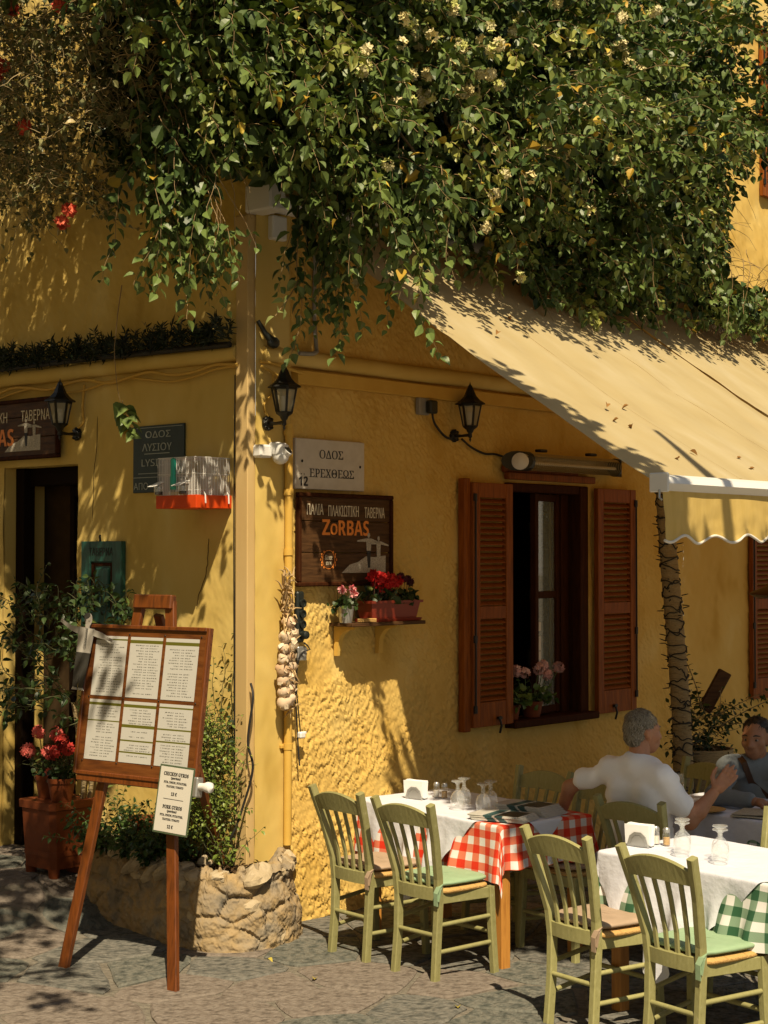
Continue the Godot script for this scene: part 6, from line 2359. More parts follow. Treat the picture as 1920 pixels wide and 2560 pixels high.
func hand_parts(w: Vector3, dir: Vector3, palm_n: Vector3, thumb_side: float, curl: float) -> Array:
	var d := dir.normalized()
	var n := (palm_n - d * palm_n.dot(d)).normalized()
	var s := n.cross(d) * thumb_side                  # towards the thumb
	var r := []
	r.append([w, w + d * 0.035, 0.022, 0.026])
	for q in 4:
		r.append([w + d * 0.025 + s * (0.024 - q * 0.016) * 0.7, w + d * 0.085 + s * (0.027 - q * 0.018), 0.017, 0.012])
	var ls := [0.068, 0.078, 0.072, 0.056]
	for q in 4:
		var a := w + d * (0.088 - 0.004 * absf(q - 1.2)) + s * (0.028 - q * 0.019)
		var fan := s * (0.10 - q * 0.075)
		var d1 := (d + fan + n * curl * 0.4).normalized()
		var d2 := (d + fan + n * curl * 1.2).normalized()
		var d3 := (d + fan * 0.7 + n * curl * 2.0).normalized()
		var l: float = ls[q]
		var p1 := a + d1 * l * 0.45
		var p2 := p1 + d2 * l * 0.32
		r.append([a, p1, 0.0095, 0.0088])
		r.append([p1, p2, 0.0088, 0.0080])
		r.append([p2, p2 + d3 * l * 0.26, 0.0080, 0.0066])
	var t0 := w + d * 0.025 + s * 0.026
	var t1 := t0 + (s * 0.75 + d * 0.6 + n * 0.2).normalized() * 0.04
	var t2 := t1 + (s * 0.35 + d * 0.9 + n * 0.15).normalized() * 0.03
	r.append([t0, t1, 0.014, 0.0105])
	r.append([t1, t2, 0.0105, 0.0095])
	r.append([t2, t2 + (s * 0.15 + d).normalized() * 0.024, 0.0095, 0.0072])
	return r

func strands(t: Node3D, cap: B, dark: Color, pale: Color, count: int) -> void:   # short hairs lying over the cap
	var g := RandomNumberGenerator.new()
	g.seed = count
	var b := B.new()
	b.tinted = true
	for k in count:
		var i := g.randi() % cap.v.size()
		var n := cap.n[i]
		var d := Vector3.DOWN * 0.8 + Vector3(g.randfn(), g.randfn(), g.randfn()) * 0.35
		d = (d - n * d.dot(n)).normalized()
		var w := d.cross(n) * 0.0016
		var p := cap.v[i] + n * 0.001
		b.col = dark.lerp(pale, pow(g.randf(), 1.6))
		b.tri(p - w, p + w, p + d * g.randf_range(0.012, 0.024) + n * g.randf_range(0.002, 0.007))
	place("hair_strands", b, M.tinted, t).set_meta("kind", "stuff")

func build_people() -> void:
	# the man in the white T-shirt, seen from behind
	var t := thing("person", "person in a white T-shirt seen from behind, gesturing with one hand", "person", Transform3D(Basis(), Vector3(1.34, 0, -8.66)))
	var head := Vector3(1.368, 1.213, -8.655)
	var look := Vector3(0.86, -0.06, -0.42)
	var sl := Vector3(1.192, 1.020, -8.745)
	var sr := Vector3(1.462, 1.012, -8.462)
	var nb := Vector3(1.335, 1.06, -8.612)
	var el := Vector3(1.005, 0.895, -8.88)
	var wl := Vector3(0.965, 0.70, -9.04)
	var er := Vector3(1.592, 0.765, -8.545)
	var wr := Vector3(1.728, 0.918, -8.565)
	var hip := Vector3(1.36, 0.54, -8.70)
	var ax := (sr - sl).normalized()
	var fw := ax.cross(UP) * -1.0
	fw = UP.cross(ax)
	if fw.dot(Vector3(0.7, 0, -0.7)) < 0:
		fw = -fw
	var b := B.new()
	nets(b, head_parts(head, look, 0.95), 0.0045, 0.022)
	nets(b, hand_parts(wr, Vector3(0.62, 0.74, 0.05), Vector3(0.25, 0.1, -0.9), -1.0, 0.16), 0.0045, 0.010)
	nets(b, hand_parts(wl, Vector3(-0.05, -0.8, -0.3), Vector3(0.5, -0.1, 0.2), 1.0, 0.5), 0.006, 0.010)
	nets(b, [[nb - UP * 0.04, head - UP * 0.05 - look * 0.02, 0.058, 0.055], [sl, nb - UP * 0.05, 0.03, 0.03], [sr, nb - UP * 0.05, 0.03, 0.03], [nb - UP * 0.06, hip, 0.045, 0.07], [sl, el, 0.030, 0.038], [el, wl, 0.040, 0.026], [sr, er, 0.030, 0.042], [er, er.lerp(wr, 0.35), 0.040, 0.043], [er.lerp(wr, 0.35), wr + (wr - er) * 0.05, 0.043, 0.026]], 0.011, 0.02)
	place("body", b, M.skin, t)
	b = B.new()
	var ch := Vector3(1.336, 0.93, -8.62)
	var bl := Vector3(1.352, 0.70, -8.66)
	nets(b, [[sl + Vector3(0.02, -0.015, 0.02), sl.lerp(el, 0.62), 0.060, 0.056], [sr + Vector3(-0.02, -0.015, -0.02), sr.lerp(er, 0.66), 0.061, 0.058], [ch - ax * 0.09, bl - ax * 0.08, 0.098, 0.100], [ch + ax * 0.09, bl + ax * 0.08, 0.098, 0.100], [ch + fw * 0.03, bl + fw * 0.05, 0.11, 0.12], [bl - ax * 0.08, hip - ax * 0.07, 0.112, 0.125], [bl + ax * 0.08, hip + ax * 0.07, 0.112, 0.125], [sl + Vector3(0.02, 0.0, 0.02), nb - UP * 0.02, 0.062, 0.074], [sr + Vector3(-0.02, 0.0, -0.02), nb - UP * 0.02, 0.062, 0.074]], 0.010, 0.036)
	for i in b.v.size():                               # creases of the cloth
		var p := b.v[i]
		var w := noise_b.get_noise_3d(p.x * 7.0 + p.y * 6.0, p.y * 11.0 - p.x * 5.0, p.z * 7.0) * 0.014 + noise_b.get_noise_3d(p.x * 18.0 + p.y * 10.0, p.y * 26.0, p.z * 18.0) * 0.004
		b.v[i] = p + b.n[i] * w
	place("shirt", b, M.tshirt, t)
	b = B.new()
	var lx := look.normalized()
	var bk := -Vector3(lx.x, 0, lx.z).normalized()
	var sd := UP.cross(-bk).normalized()
	nets(b, [[head + UP * 0.050 + bk * 0.018, Vector3(0.0765, 0.078, 0.091), Basis(sd, UP, -bk)], [head + UP * 0.0 + bk * 0.052, Vector3(0.062, 0.080, 0.058), Basis(sd, UP, -bk)]], 0.005, 0.02)
	for i in b.v.size():
		var p := b.v[i]
		b.v[i] = p + b.n[i] * (noise_b.get_noise_3d(p.x * 70, p.y * 40, p.z * 70) * 0.004 + noise_b.get_noise_3d(p.x * 16, p.y * 16, p.z * 16) * 0.006)
	place("hair", b, M.hair_grey, t)
	strands(t, b, Color(0.05, 0.04, 0.025), Color(0.40, 0.36, 0.29), 1500)
	face_bits(t, head, look, 0.95)
	b = B.new()
	var kn := hip + fw * 0.42
	for s in [-1, 1]:
		nets(b, [[hip + ax * s * 0.09 - UP * 0.01, kn + ax * s * 0.12 - UP * 0.02, 0.095, 0.07], [kn + ax * s * 0.12 - UP * 0.02, kn + ax * s * 0.12 - UP * 0.43 - fw * 0.05, 0.068, 0.05]], 0.014, 0.03)
	place("trousers", b, M.cut_dark, t)
	b = B.new()
	for s in [-1, 1]:
		var q: Vector3 = kn + ax * s * 0.12 - fw * 0.05
		q.y = 0.04
		nets(b, [[q - fw * 0.03, q + fw * 0.16, 0.042, 0.036]], 0.012, 0.02)
	place("shoes", b, M.black_plastic, t)
	# the man in the grey shirt across the table
	t = thing("person", "person in a grey shirt with a brown shoulder strap, facing the man in white", "person", Transform3D(Basis(), Vector3(2.25, 0, -9.7)))
	head = Vector3(2.155, 1.085, -9.50)
	look = Vector3(-0.52, -0.10, 0.85)
	sr = Vector3(1.985, 0.925, -9.46)
	sl = Vector3(2.37, 0.935, -9.52)
	nb = Vector3(2.175, 0.965, -9.55)
	er = Vector3(1.845, 0.815, -9.14)
	wr = Vector3(2.03, 0.805, -8.97)
	el = Vector3(2.52, 0.80, -9.25)
	wl = Vector3(2.28, 0.805, -9.0)
	hip = Vector3(2.33, 0.54, -9.78)
	ax = (sl - sr).normalized()
	b = B.new()
	nets(b, head_parts(head, look, 0.98), 0.0045, 0.020)
	nets(b, hand_parts(wr, Vector3(0.75, -0.15, 0.3), Vector3(0.0, -1, 0.0), 1.0, 0.25), 0.005, 0.010)
	nets(b, hand_parts(wl, Vector3(-0.7, -0.1, 0.35), Vector3(0.0, -1, 0.0), -1.0, 0.3), 0.006, 0.010)
	nets(b, [[nb - UP * 0.03, head - UP * 0.06 - look * 0.02, 0.058, 0.054], [sl, nb - UP * 0.04, 0.03, 0.03], [sr, nb - UP * 0.04, 0.03, 0.03], [nb - UP * 0.06, hip, 0.045, 0.07], [er, wr, 0.035, 0.026], [el, wl, 0.035, 0.026], [sr, er, 0.038, 0.034], [sl, el, 0.038, 0.034]], 0.012, 0.02)
	place("body", b, M.skin_dark, t)
	b = B.new()
	ch = nb.lerp(hip, 0.30)
	bl = nb.lerp(hip, 0.65)
	nets(b, [[sr - ax * -0.02, er, 0.066, 0.052], [er, er.lerp(wr, 0.85), 0.052, 0.042], [sl - ax * 0.02, el, 0.066, 0.052], [el, el.lerp(wl, 0.8), 0.052, 0.042], [ch - ax * 0.10, bl - ax * 0.09, 0.115, 0.12], [ch + ax * 0.10, bl + ax * 0.09, 0.115, 0.12], [bl - ax * 0.08, hip - ax * 0.07, 0.12, 0.13], [bl + ax * 0.08, hip + ax * 0.07, 0.12, 0.13], [sr, nb - UP * 0.03, 0.066, 0.070], [sl, nb - UP * 0.03, 0.066, 0.070]], 0.011, 0.045)
	for i in b.v.size():
		var p := b.v[i]
		b.v[i] = p + b.n[i] * (noise_b.get_noise_3d(p.x * 10.0 + p.y * 5.0, p.y * 14.0, p.z * 10.0) * 0.006)
	place("shirt", b, M.shirt_grey, t)
	b = B.new()
	var f2 := Vector3(look.x, 0, look.z).normalized()
	b.bar([sr + Vector3(0.06, 0.075, -0.02), sr + Vector3(0.10, 0.045, 0.05) + f2 * 0.06, ch + f2 * 0.145 - ax * 0.02, bl + f2 * 0.155 + ax * 0.10, hip + ax * 0.19 + f2 * 0.08], 0.035, 0.008, ax)
	place("shoulder_strap", b, M.leather, t)
	b = B.new()
	bk = -f2
	sd = UP.cross(f2).normalized()
	nets(b, [[head + UP * 0.058 + bk * 0.022, Vector3(0.0765, 0.074, 0.092), Basis(sd, UP, f2)], [head + UP * 0.01 + bk * 0.055, Vector3(0.066, 0.075, 0.055), Basis(sd, UP, f2)]], 0.005, 0.02)
	for i in b.v.size():
		var p := b.v[i]
		b.v[i] = p + b.n[i] * (noise_b.get_noise_3d(p.x * 70, p.y * 40, p.z * 70) * 0.004 + noise_b.get_noise_3d(p.x * 18, p.y * 18, p.z * 18) * 0.005)
	place("hair", b, M.hair_dark, t)
	strands(t, b, Color(0.008, 0.006, 0.004), Color(0.07, 0.055, 0.04), 1000)
	face_bits(t, head, look, 0.98)
	b = B.new()
	fw = f2
	kn = hip + fw * 0.40
	for s in [-1, 1]:
		nets(b, [[hip + ax * s * 0.09, kn + ax * s * 0.11 - UP * 0.02, 0.095, 0.07], [kn + ax * s * 0.11 - UP * 0.02, kn + ax * s * 0.11 - UP * 0.43, 0.068, 0.05]], 0.014, 0.03)
	place("trousers", b, M.cut_dark, t)

func leaf_at(p: Vector3, fw: Vector3, nn: Vector3, s: float) -> Transform3D:
	var z := fw.normalized()
	var x := nn.cross(z)
	if x.length() < 0.01:
		x = Vector3(1, 0, 0).cross(z)
	x = x.normalized()
	var y := z.cross(x)
	return Transform3D(Basis(x, y, z) * Basis.from_scale(Vector3(s, s, s)), p)

func spray(st: B, xs: Array, cs: Array, p0: Vector3, d0: Vector3, length: float, step: float, size: float, droop: float, wander: float, g: RandomNumberGenerator, pal: Array, r0 := 0.003, share := 1.0, lobes := 1) -> Vector3:
	var n := maxi(int(length / step), 2)
	var p := p0
	var d := d0.normalized()
	var pts := [p]
	var rs := [r0]
	var ang := g.randf() * TAU
	var tone := g.randf()
	for k in n:
		d = (d + Vector3(g.randfn(), g.randfn() * 0.6, g.randfn()) * wander + Vector3.DOWN * droop).normalized()
		p += d * step
		pts.append(p)
		rs.append(lerpf(r0, r0 * 0.4, float(k) / n))
		if g.randf() > share:
			continue
		for q in lobes:
			ang += 2.4
			var side := d.cross(Vector3(0.3, 0.9, 0.2)).normalized().rotated(d, ang)
			var fw := (side * 0.9 + d * 0.45 + Vector3.DOWN * g.randf_range(0.05, 0.75)).normalized()
			var nn := (UP * 0.7 + side * 0.35 + Vector3(g.randfn(), g.randfn(), g.randfn()) * 0.40).normalized()
			xs.append(leaf_at(p + side * 0.008, fw, nn, size * g.randf_range(0.5, 1.2) * lerpf(1.05, 0.62, float(k) / n)))
			var c: Color = pal[0].lerp(pal[1], clampf(tone * 0.5 + g.randf() * 0.32 + 0.35 * pow(float(k) / n, 3.0), 0, 1))
			if g.randf() < pal[3]:
				c = pal[2]
			cs.append(c)
	if st != null:
		st.tube(pts, rs, 3, false)
	return p

func pot_shape(b: B, r: float, h: float) -> void:
	b.lathe([Vector2(0, 0), Vector2(r * 0.72, 0.0), Vector2(r * 0.93, h * 0.80), Vector2(r, h * 0.80), Vector2(r * 1.02, h), Vector2(r * 0.92, h), Vector2(r * 0.88, h * 0.86), Vector2(0, h * 0.86)], 24)

func flower_head(b: B, c: Vector3, r: float, n: int, size: float, col_a: Color, col_b: Color, g: RandomNumberGenerator) -> void:   # a round cluster of small petals
	for k in n:
		var d := Vector3(g.randfn(), g.randfn() + 0.3, g.randfn()).normalized()
		var p := c + d * r * g.randf_range(0.6, 1.0)
		b.col = col_a.lerp(col_b, g.randf())
		var x := d.cross(Vector3(0.2, 0.5, 0.8)).normalized().rotated(d, g.randf() * TAU)
		for q in 5:
			var a := TAU * q / 5
			var u := x.rotated(d, a)
			var w := d.cross(u) * size * 0.38
			var tip := p + u * size + d * size * g.randf_range(0.05, 0.4)
			b.tri(p, p + u * size * 0.6 + w, tip)
			b.tri(p, tip, p + u * size * 0.6 - w)

func build_plants() -> void:
	var g := RandomNumberGenerator.new()
	g.seed = 404
	var lb := B.new()
	leaf_shape(lb, 0.06, 0.034, 0.006)
	var broad := lb.mesh()
	lb = B.new()
	leaf_shape(lb, 0.05, 0.05, 0.004)
	var round_leaf := lb.mesh()
	var dark := [Color(0.014, 0.032, 0.009), Color(0.05, 0.085, 0.022), Color(0.10, 0.13, 0.03), 0.04]
	# terracotta box with two potted geraniums
	var bx := lw(1.42, 0.2, 0.29)
	var t := thing("planter_box", "square terracotta planter box on small feet beside the doorway", "planter", Transform3D(Basis(-along_l, UP, out_l), bx))
	var b := B.new()
	var ring := func(hw: float, y: float, ch: float) -> Array:
		var q := []
		for e in [[-1, -1], [1, -1], [1, 1], [-1, 1]]:
			var sx: float = e[0]
			var sz: float = e[1]
			if sx * sz > 0:
				q.append(Vector3(sx * (hw - ch), y, sz * hw))
				q.append(Vector3(sx * hw, y, sz * (hw - ch)))
			else:
				q.append(Vector3(sx * hw, y, sz * (hw - ch)))
				q.append(Vector3(sx * (hw - ch), y, sz * hw))
		var sorted := q
		sorted.sort_custom(func(m: Vector3, n: Vector3) -> bool: return atan2(m.z, m.x) < atan2(n.z, n.x))
		return sorted
	b.loft([ring.call(0.150, 0.045, 0.03), ring.call(0.168, 0.40, 0.03)])
	b.loft([ring.call(0.180, 0.405, 0.03), ring.call(0.182, 0.45, 0.03)])
	b.loft([ring.call(0.157, 0.12, 0.03), ring.call(0.157, 0.15, 0.03)])
	obj("box", b, M.terracotta, t)
	for e in [[-1, -1], [1, -1], [1, 1], [-1, 1]]:
		b = B.new()
		b.xf = Transform3D(Basis(), Vector3(e[0] * 0.115, 0, e[1] * 0.115))
		b.lathe([Vector2(0, -0.01), Vector2(0.03, -0.01), Vector2(0.038, 0.05), Vector2(0, 0.05)], 12)
		obj("foot", b, M.terracotta, t)
	for e in [[1.50, 0.30, "pink geranium in a brown pot standing on the terracotta box, left", Color(0.72, 0.10, 0.09), Color(0.62, 0.16, 0.13)], [1.32, 0.34, "red flowered plant in a dark red pot standing on the terracotta box, right", Color(0.42, 0.02, 0.012), Color(0.25, 0.01, 0.006)]]:
		var at := lw(e[0], 0.652, e[1])
		t = thing("potted_geranium", e[2], "potted plant", Transform3D(Basis(), at))
		b = B.new()
		pot_shape(b, 0.088, 0.14)
		obj("pot", b, M.terracotta, t)
		var xs := []
		var cs := []
		b = B.new()
		for k in 34:
			var d := Vector3(g.randfn() * 0.5, 1.0, g.randfn() * 0.5)
			spray(b, xs, cs, Vector3(g.randf_range(-0.04, 0.04), 0.12, g.randf_range(-0.04, 0.04)), d, g.randf_range(0.10, 0.26), 0.045, 1.0, 0.05, 0.25, g, dark, 0.003)
		obj("stems", b, M.leaf_stem, t).set_meta("kind", "stuff")
		swarm("leaves", round_leaf, M.leaf_tint, t, xs, cs)
		var heads := [[-0.11, 0.30, 0.10], [0.02, 0.29, 0.11], [-0.06, 0.40, 0.02], [0.04, 0.39, -0.02], [0.03, 0.17, 0.14]] if e[0] > 1.4 else [[0.0, 0.36, 0.0], [0.05, 0.32, 0.06], [-0.03, 0.30, 0.06]]
		for q in heads:
			b = B.new()
			b.tinted = true
			b.col = Color(0.04, 0.07, 0.02)
			b.tube([Vector3(q[0] * 0.3, 0.12, q[2] * 0.3), Vector3(q[0], q[1], q[2])], 0.003, 5)
			flower_head(b, Vector3(q[0], q[1], q[2]), 0.045 if q[1] > 0.2 else 0.02, 34, 0.020, e[3], e[4], g)
			obj("flower_head", b, M.tinted, t)
	# leafy bush in front of the doorway
	t = thing("doorway_bush", "dark glossy broad leaved bush with pale stems in front of the doorway", "bush", Transform3D(Basis(), lw(1.36, 0.2, 0.16)))
	b = B.new()
	pot_shape(b, 0.13, 0.22)
	obj("pot", b, M.terracotta, t)
	b = B.new()
	var xs := []
	var cs := []
	for q in 3:
		var a := TAU * q / 3
		b.tube([Vector3(cos(a) * 0.02, 0.18, sin(a) * 0.02), Vector3(cos(a) * 0.03 + 0.05, 0.6, sin(a) * 0.03 + 0.05), Vector3(cos(a) * 0.08 + 0.02, 1.05, sin(a) * 0.08 + 0.1)], [0.018, 0.015, 0.012], 6)
	obj("stem", b, M.bark, t)
	b = B.new()
	for k in 120:
		var c := Vector3(g.randf_range(-0.42, 0.50), 0, 0) * 1.0
		var base := along_l * g.randf_range(-0.50, 0.42) + out_l * g.randf_range(0.0, 0.30) + UP * g.randf_range(0.95, 1.65)
		if base.length() < 0.2:
			continue
		if base.dot(along_l) < -0.3 and base.y < 1.3:
			base.y += 0.4
		var d := (base - UP * 1.1).normalized() + UP * 0.3 + out_l * 0.4
		spray(b, xs, cs, base, d, g.randf_range(0.12, 0.32), 0.03, 1.25, 0.02, 0.2, g, dark, 0.004)
	obj("twigs", b, M.leaf_stem, t).set_meta("kind", "stuff")
	swarm("leaves", broad, M.leaf_tint, t, xs, cs)
	# small leaved shrub against the post, and the creeper climbing it
	var small_b := B.new()
	leaf_shape(small_b, 0.034, 0.018, 0.003)
	var small := small_b.mesh()
	var fresh := [Color(0.055, 0.10, 0.018), Color(0.24, 0.30, 0.05), Color(0.3, 0.3, 0.06), 0.05]
	t = thing("small_leaved_shrub", "small leaved green shrub growing against the corner post", "shrub", Transform3D(Basis(), lw(0.16, 0.40, 0.20)))
	b = B.new()
	xs = []
	cs = []
	for k in 380:
		var y := g.randf_range(0.1, 0.76)
		var wid := 0.12 + 0.17 * sin(clampf(y / 0.8, 0, 1) * PI)
		var o := along_l * g.randf_range(-1, 1) * wid * 1.15 + out_l * g.randf_range(-0.5, 0.9) * wid + UP * y
		var d := Vector3(o.x, 0.25 + 0.5 * g.randf(), o.z).normalized() + UP * 0.5
		spray(b, xs, cs, o * Vector3(0.5, 1, 0.5), d, g.randf_range(0.10, 0.24), 0.017, 1.0, 0.02, 0.22, g, fresh, 0.0022)
	for k in 6:
		b.tube([Vector3(g.randf_range(-0.03, 0.03), 0, g.randf_range(-0.03, 0.03)), Vector3(g.randf_range(-0.1, 0.1), 0.4, g.randf_range(-0.1, 0.1)), Vector3(g.randf_range(-0.15, 0.15), 0.7, g.randf_range(-0.15, 0.15))], [0.008, 0.006, 0.003], 5)
	obj("stems", b, M.leaf_stem, t).set_meta("kind", "stuff")
	swarm("leaves", small, M.leaf_tint, t, xs, cs)
	t = thing("creeper", "thin green creeper climbing up the left wall beside the post", "creeper", Transform3D(Basis(), lw(0.12, 1.0, 0.03)))
	b = B.new()
	xs = []
	cs = []
	for k in 5:
		var top := spray(b, xs, cs, Vector3(g.randf_range(-0.02, 0.02), 0.0, g.randf_range(0, 0.02)) + along_l * k * 0.008, UP + out_l * 0.03, g.randf_range(0.55, 0.86), 0.020, 1.1, -0.02, 0.10, g, dark, 0.003)
	obj("stems", b, M.leaf_stem, t).set_meta("kind", "stuff")
	swarm("leaves", broad, M.leaf_tint, t, xs.map(func(q: Transform3D) -> Transform3D: return q.scaled_local(Vector3.ONE * 0.62)), cs)
	t = thing("creeper", "low leafy shoots at the foot of the corner post", "creeper", Transform3D(Basis(), lw(-0.06, 0.42, 0.24)))
	b = B.new()
	xs = []
	cs = []
	for k in 12:
		spray(b, xs, cs, Vector3(g.randf_range(-0.08, 0.08), 0.0, g.randf_range(-0.06, 0.06)), UP + Vector3(g.randfn(), 0, g.randfn()) * 0.3, g.randf_range(0.12, 0.36), 0.025, 0.8, 0.0, 0.16, g, fresh, 0.0025)
	obj("stems", b, M.leaf_stem, t).set_meta("kind", "stuff")
	swarm("leaves", broad, M.leaf_tint, t, xs, cs)
	# herbs and pots inside the stone planter
	for e in [[0.60, 0.27, 0.42, "bushy mint like herb growing behind the easel in the planter"], [0.34, 0.33, 0.34, "low green herb behind the price sheet in the planter"], [0.92, 0.26, 0.42, "leafy herb at the left end of the stone planter"]]:
		t = thing("herb", e[3], "herb", Transform3D(Basis(), lw(e[0], 0.39, e[1])))
		b = B.new()
		xs = []
		cs = []
		for k in 46:
			var o := Vector3(g.randf_range(-0.13, 0.13), 0, g.randf_range(-0.10, 0.10))
			spray(b, xs, cs, o, UP + o * 3.0 + Vector3(g.randfn(), 0, g.randfn()) * 0.2, g.randf_range(0.15, e[2]), 0.028, 0.9, 0.04, 0.15, g, [dark[0], Color(0.06, 0.11, 0.025), dark[2], 0.01], 0.0025, 1.0, 2)
		obj("stems", b, M.leaf_stem, t).set_meta("kind", "stuff")
		swarm("leaves", broad, M.leaf_tint, t, xs, cs)
	t = thing("plant_pot", "dark red brown plant pot standing in the planter behind the easel", "pot", Transform3D(Basis(), lw(0.74, 0.39, 0.16)))
	b = B.new()
	pot_shape(b, 0.11, 0.20)
	obj("pot", b, M.terracotta, t)
	b = B.new()
	b.lathe([Vector2(0, 0.17), Vector2(0.098, 0.172)], 16)
	obj("soil", b, M.soil, t)
	# flowers on the wall shelf
	var red_a := Color(0.62, 0.012, 0.008)
	var red_b := Color(0.40, 0.006, 0.006)
	t = thing("flower_trough", "red brown plastic trough of red and dark cyclamens on the wall shelf", "planter", on_r(1.05, 1.747, 0.12))
	b = B.new()
	var sec := func(hx: float, hz: float, y: float) -> Array: return [Vector3(-hx, y, -hz), Vector3(hx, y, -hz), Vector3(hx, y, hz), Vector3(-hx, y, hz)]
	b.loft([sec.call(0.235, 0.062, 0.0), sec.call(0.24, 0.068, 0.018)])
	b.loft([sec.call(0.205, 0.050, 0.018), sec.call(0.225, 0.066, 0.118)])
	b.loft([sec.call(0.238, 0.078, 0.112), sec.call(0.240, 0.080, 0.128)])
	obj("trough", b, M.trough_red, t)
	xs = []
	cs = []
	b = B.new()
	for k in 60:
		var o := Vector3(g.randf_range(-0.22, 0.20), 0.12, g.randf_range(-0.05, 0.06))
		spray(b, xs, cs, o, Vector3(g.randfn() * 0.4, 1, g.randfn() * 0.3 + 0.3), g.randf_range(0.04, 0.11), 0.035, 1.0, 0.15, 0.2, g, dark, 0.002)
	obj("stems", b, M.leaf_stem, t).set_meta("kind", "stuff")
	swarm("leaves", round_leaf, M.leaf_tint, t, xs, cs)
	for k in 26:
		var left := k < 18
		var p := Vector3(g.randf_range(-0.20, 0.06), g.randf_range(0.20, 0.29), g.randf_range(-0.02, 0.07)) if left else Vector3(g.randf_range(0.10, 0.22), g.randf_range(0.22, 0.30), g.randf_range(-0.03, 0.05))
		b = B.new()
		b.tinted = true
		b.col = Color(0.10, 0.05, 0.03)
		b.tube([Vector3(p.x * 0.9, 0.12, p.z * 0.5), p], 0.0022, 4)
		flower_head(b, p, 0.016, 6, 0.032 if left else 0.022, red_a if left else Color(0.12, 0.008, 0.02), red_b if left else Color(0.05, 0.004, 0.01), g)
		obj("flower", b, M.tinted, t)
	t = thing("flower_bucket", "small grey metal bucket of pink white cyclamens at the shelf's left end", "potted plant", on_r(0.655, 1.747, 0.13))
	b = B.new()
	b.lathe([Vector2(0, 0), Vector2(0.038, 0.0), Vector2(0.050, 0.092), Vector2(0.053, 0.094), Vector2(0.053, 0.100), Vector2(0.046, 0.100), Vector2(0.044, 0.085), Vector2(0, 0.085)], 20)
	obj("bucket", b, M.grey_metal, t)
	xs = []
	cs = []
	b = B.new()
	for k in 26:
		spray(b, xs, cs, Vector3(g.randf_range(-0.03, 0.03), 0.085, g.randf_range(-0.03, 0.03)), Vector3(g.randfn() * 0.8, 0.8, g.randfn() * 0.8), g.randf_range(0.06, 0.13), 0.04, 1.0, 0.25, 0.2, g, dark, 0.002)
	obj("stems", b, M.leaf_stem, t).set_meta("kind", "stuff")
	swarm("leaves", round_leaf, M.leaf_tint, t, xs, cs)
	for p in [Vector3(-0.05, 0.20, 0.02), Vector3(0.005, 0.175, 0.06), Vector3(0.03, 0.20, 0.02)]:
		b = B.new()
		b.tinted = true
		b.col = Color(0.25, 0.18, 0.12)
		b.tube([Vector3(0, 0.085, 0), p], 0.0022, 4)
		flower_head(b, p, 0.008, 4, 0.030, Color(0.60, 0.07, 0.10), Color(0.70, 0.40, 0.38), g)
		obj("flower", b, M.tinted, t)
	# pink flowers inside the window
	t = thing("window_geranium", "pale pink geraniums in a pot on the window sill", "potted plant", on_r(2.68, 1.03, 0.0))
	b = B.new()
	pot_shape(b, 0.08, 0.11)
	b.xf = Transform3D(Basis(), Vector3(-0.24, 0, 0))
	pot_shape(b, 0.07, 0.10)
	obj("pot", b, M.terracotta, t)
	xs = []
	cs = []
	b = B.new()
	for k in 64:
		spray(b, xs, cs, Vector3(g.randf_range(-0.28, 0.14), 0.08, g.randf_range(-0.04, 0.05)), Vector3(g.randfn() * 0.5, 1.0, g.randfn() * 0.3 + 0.2), g.randf_range(0.06, 0.20), 0.045, 1.15, 0.1, 0.25, g, [Color(0.06, 0.12, 0.03), Color(0.16, 0.24, 0.06), dark[2], 0.0], 0.0025)
	obj("stems", b, M.leaf_stem, t).set_meta("kind", "stuff")
	swarm("leaves", round_leaf, M.leaf_tint, t, xs, cs)
	for p in [Vector3(-0.20, 0.33, 0.02), Vector3(-0.13, 0.31, 0.04), Vector3(0.03, 0.33, 0.04), Vector3(0.11, 0.35, 0.02), Vector3(0.12, 0.29, 0.05), Vector3(0.28, 0.33, 0.03)]:
		b = B.new()
		b.tinted = true
		b.col = Color(0.07, 0.11, 0.03)
		b.tube([Vector3(p.x * 0.5, 0.1, 0), p], 0.003, 5)
		flower_head(b, p, 0.040, 34, 0.020, Color(0.66, 0.34, 0.31), Color(0.68, 0.46, 0.42), g)
		obj("flower_head", b, M.tinted, t)
	# palm trunk wound with a string of lights
	t = thing("palm_trunk", "slim palm trunk wound with dark light cables under the awning", "tree", Transform3D(Basis(), rw(2.86, 0, 1.08)))
	b = B.new()
	var pts := []
	var rs := []
	var mid := func(y: float) -> Vector3: return Vector3(0.035 * sin(y * 1.7) + (0.012 - 0.03 * y), y, 0.015 * cos(y * 2.3))
	for k in 150:
		var y := k * 0.0228
		pts.append(mid.call(y))
		rs.append(0.066 - 0.005 * y + 0.004 * absf(sin(y * 22.0)) + 0.02 * exp(-y * 5.0))
	b.tube(pts, rs, 18)
	obj("trunk", b, M.bark, t)
	t = thing("light_string", "dark string light cable wound round the palm trunk", "light string", Transform3D(Basis(), rw(2.86, 0, 1.08)))
	b = B.new()
	for s in 2:
		pts = []
		for k in 1500:
			var y := 0.3 + k * 0.002
			var a := y * (74.0 if s == 0 else -41.0) + 0.9 * noise_a.get_noise_1d(y * 8.0 + s * 50.0) * 3.0
			var r: float = 0.073 - 0.005 * y
			pts.append(mid.call(y + 0.02 * noise_b.get_noise_1d(k * 0.11 + s * 90.0)) + Vector3(cos(a) * r, 0, sin(a) * r))
		b.tube(pts, 0.0042, 4, false)
	obj("cord", b, M.cable, t)
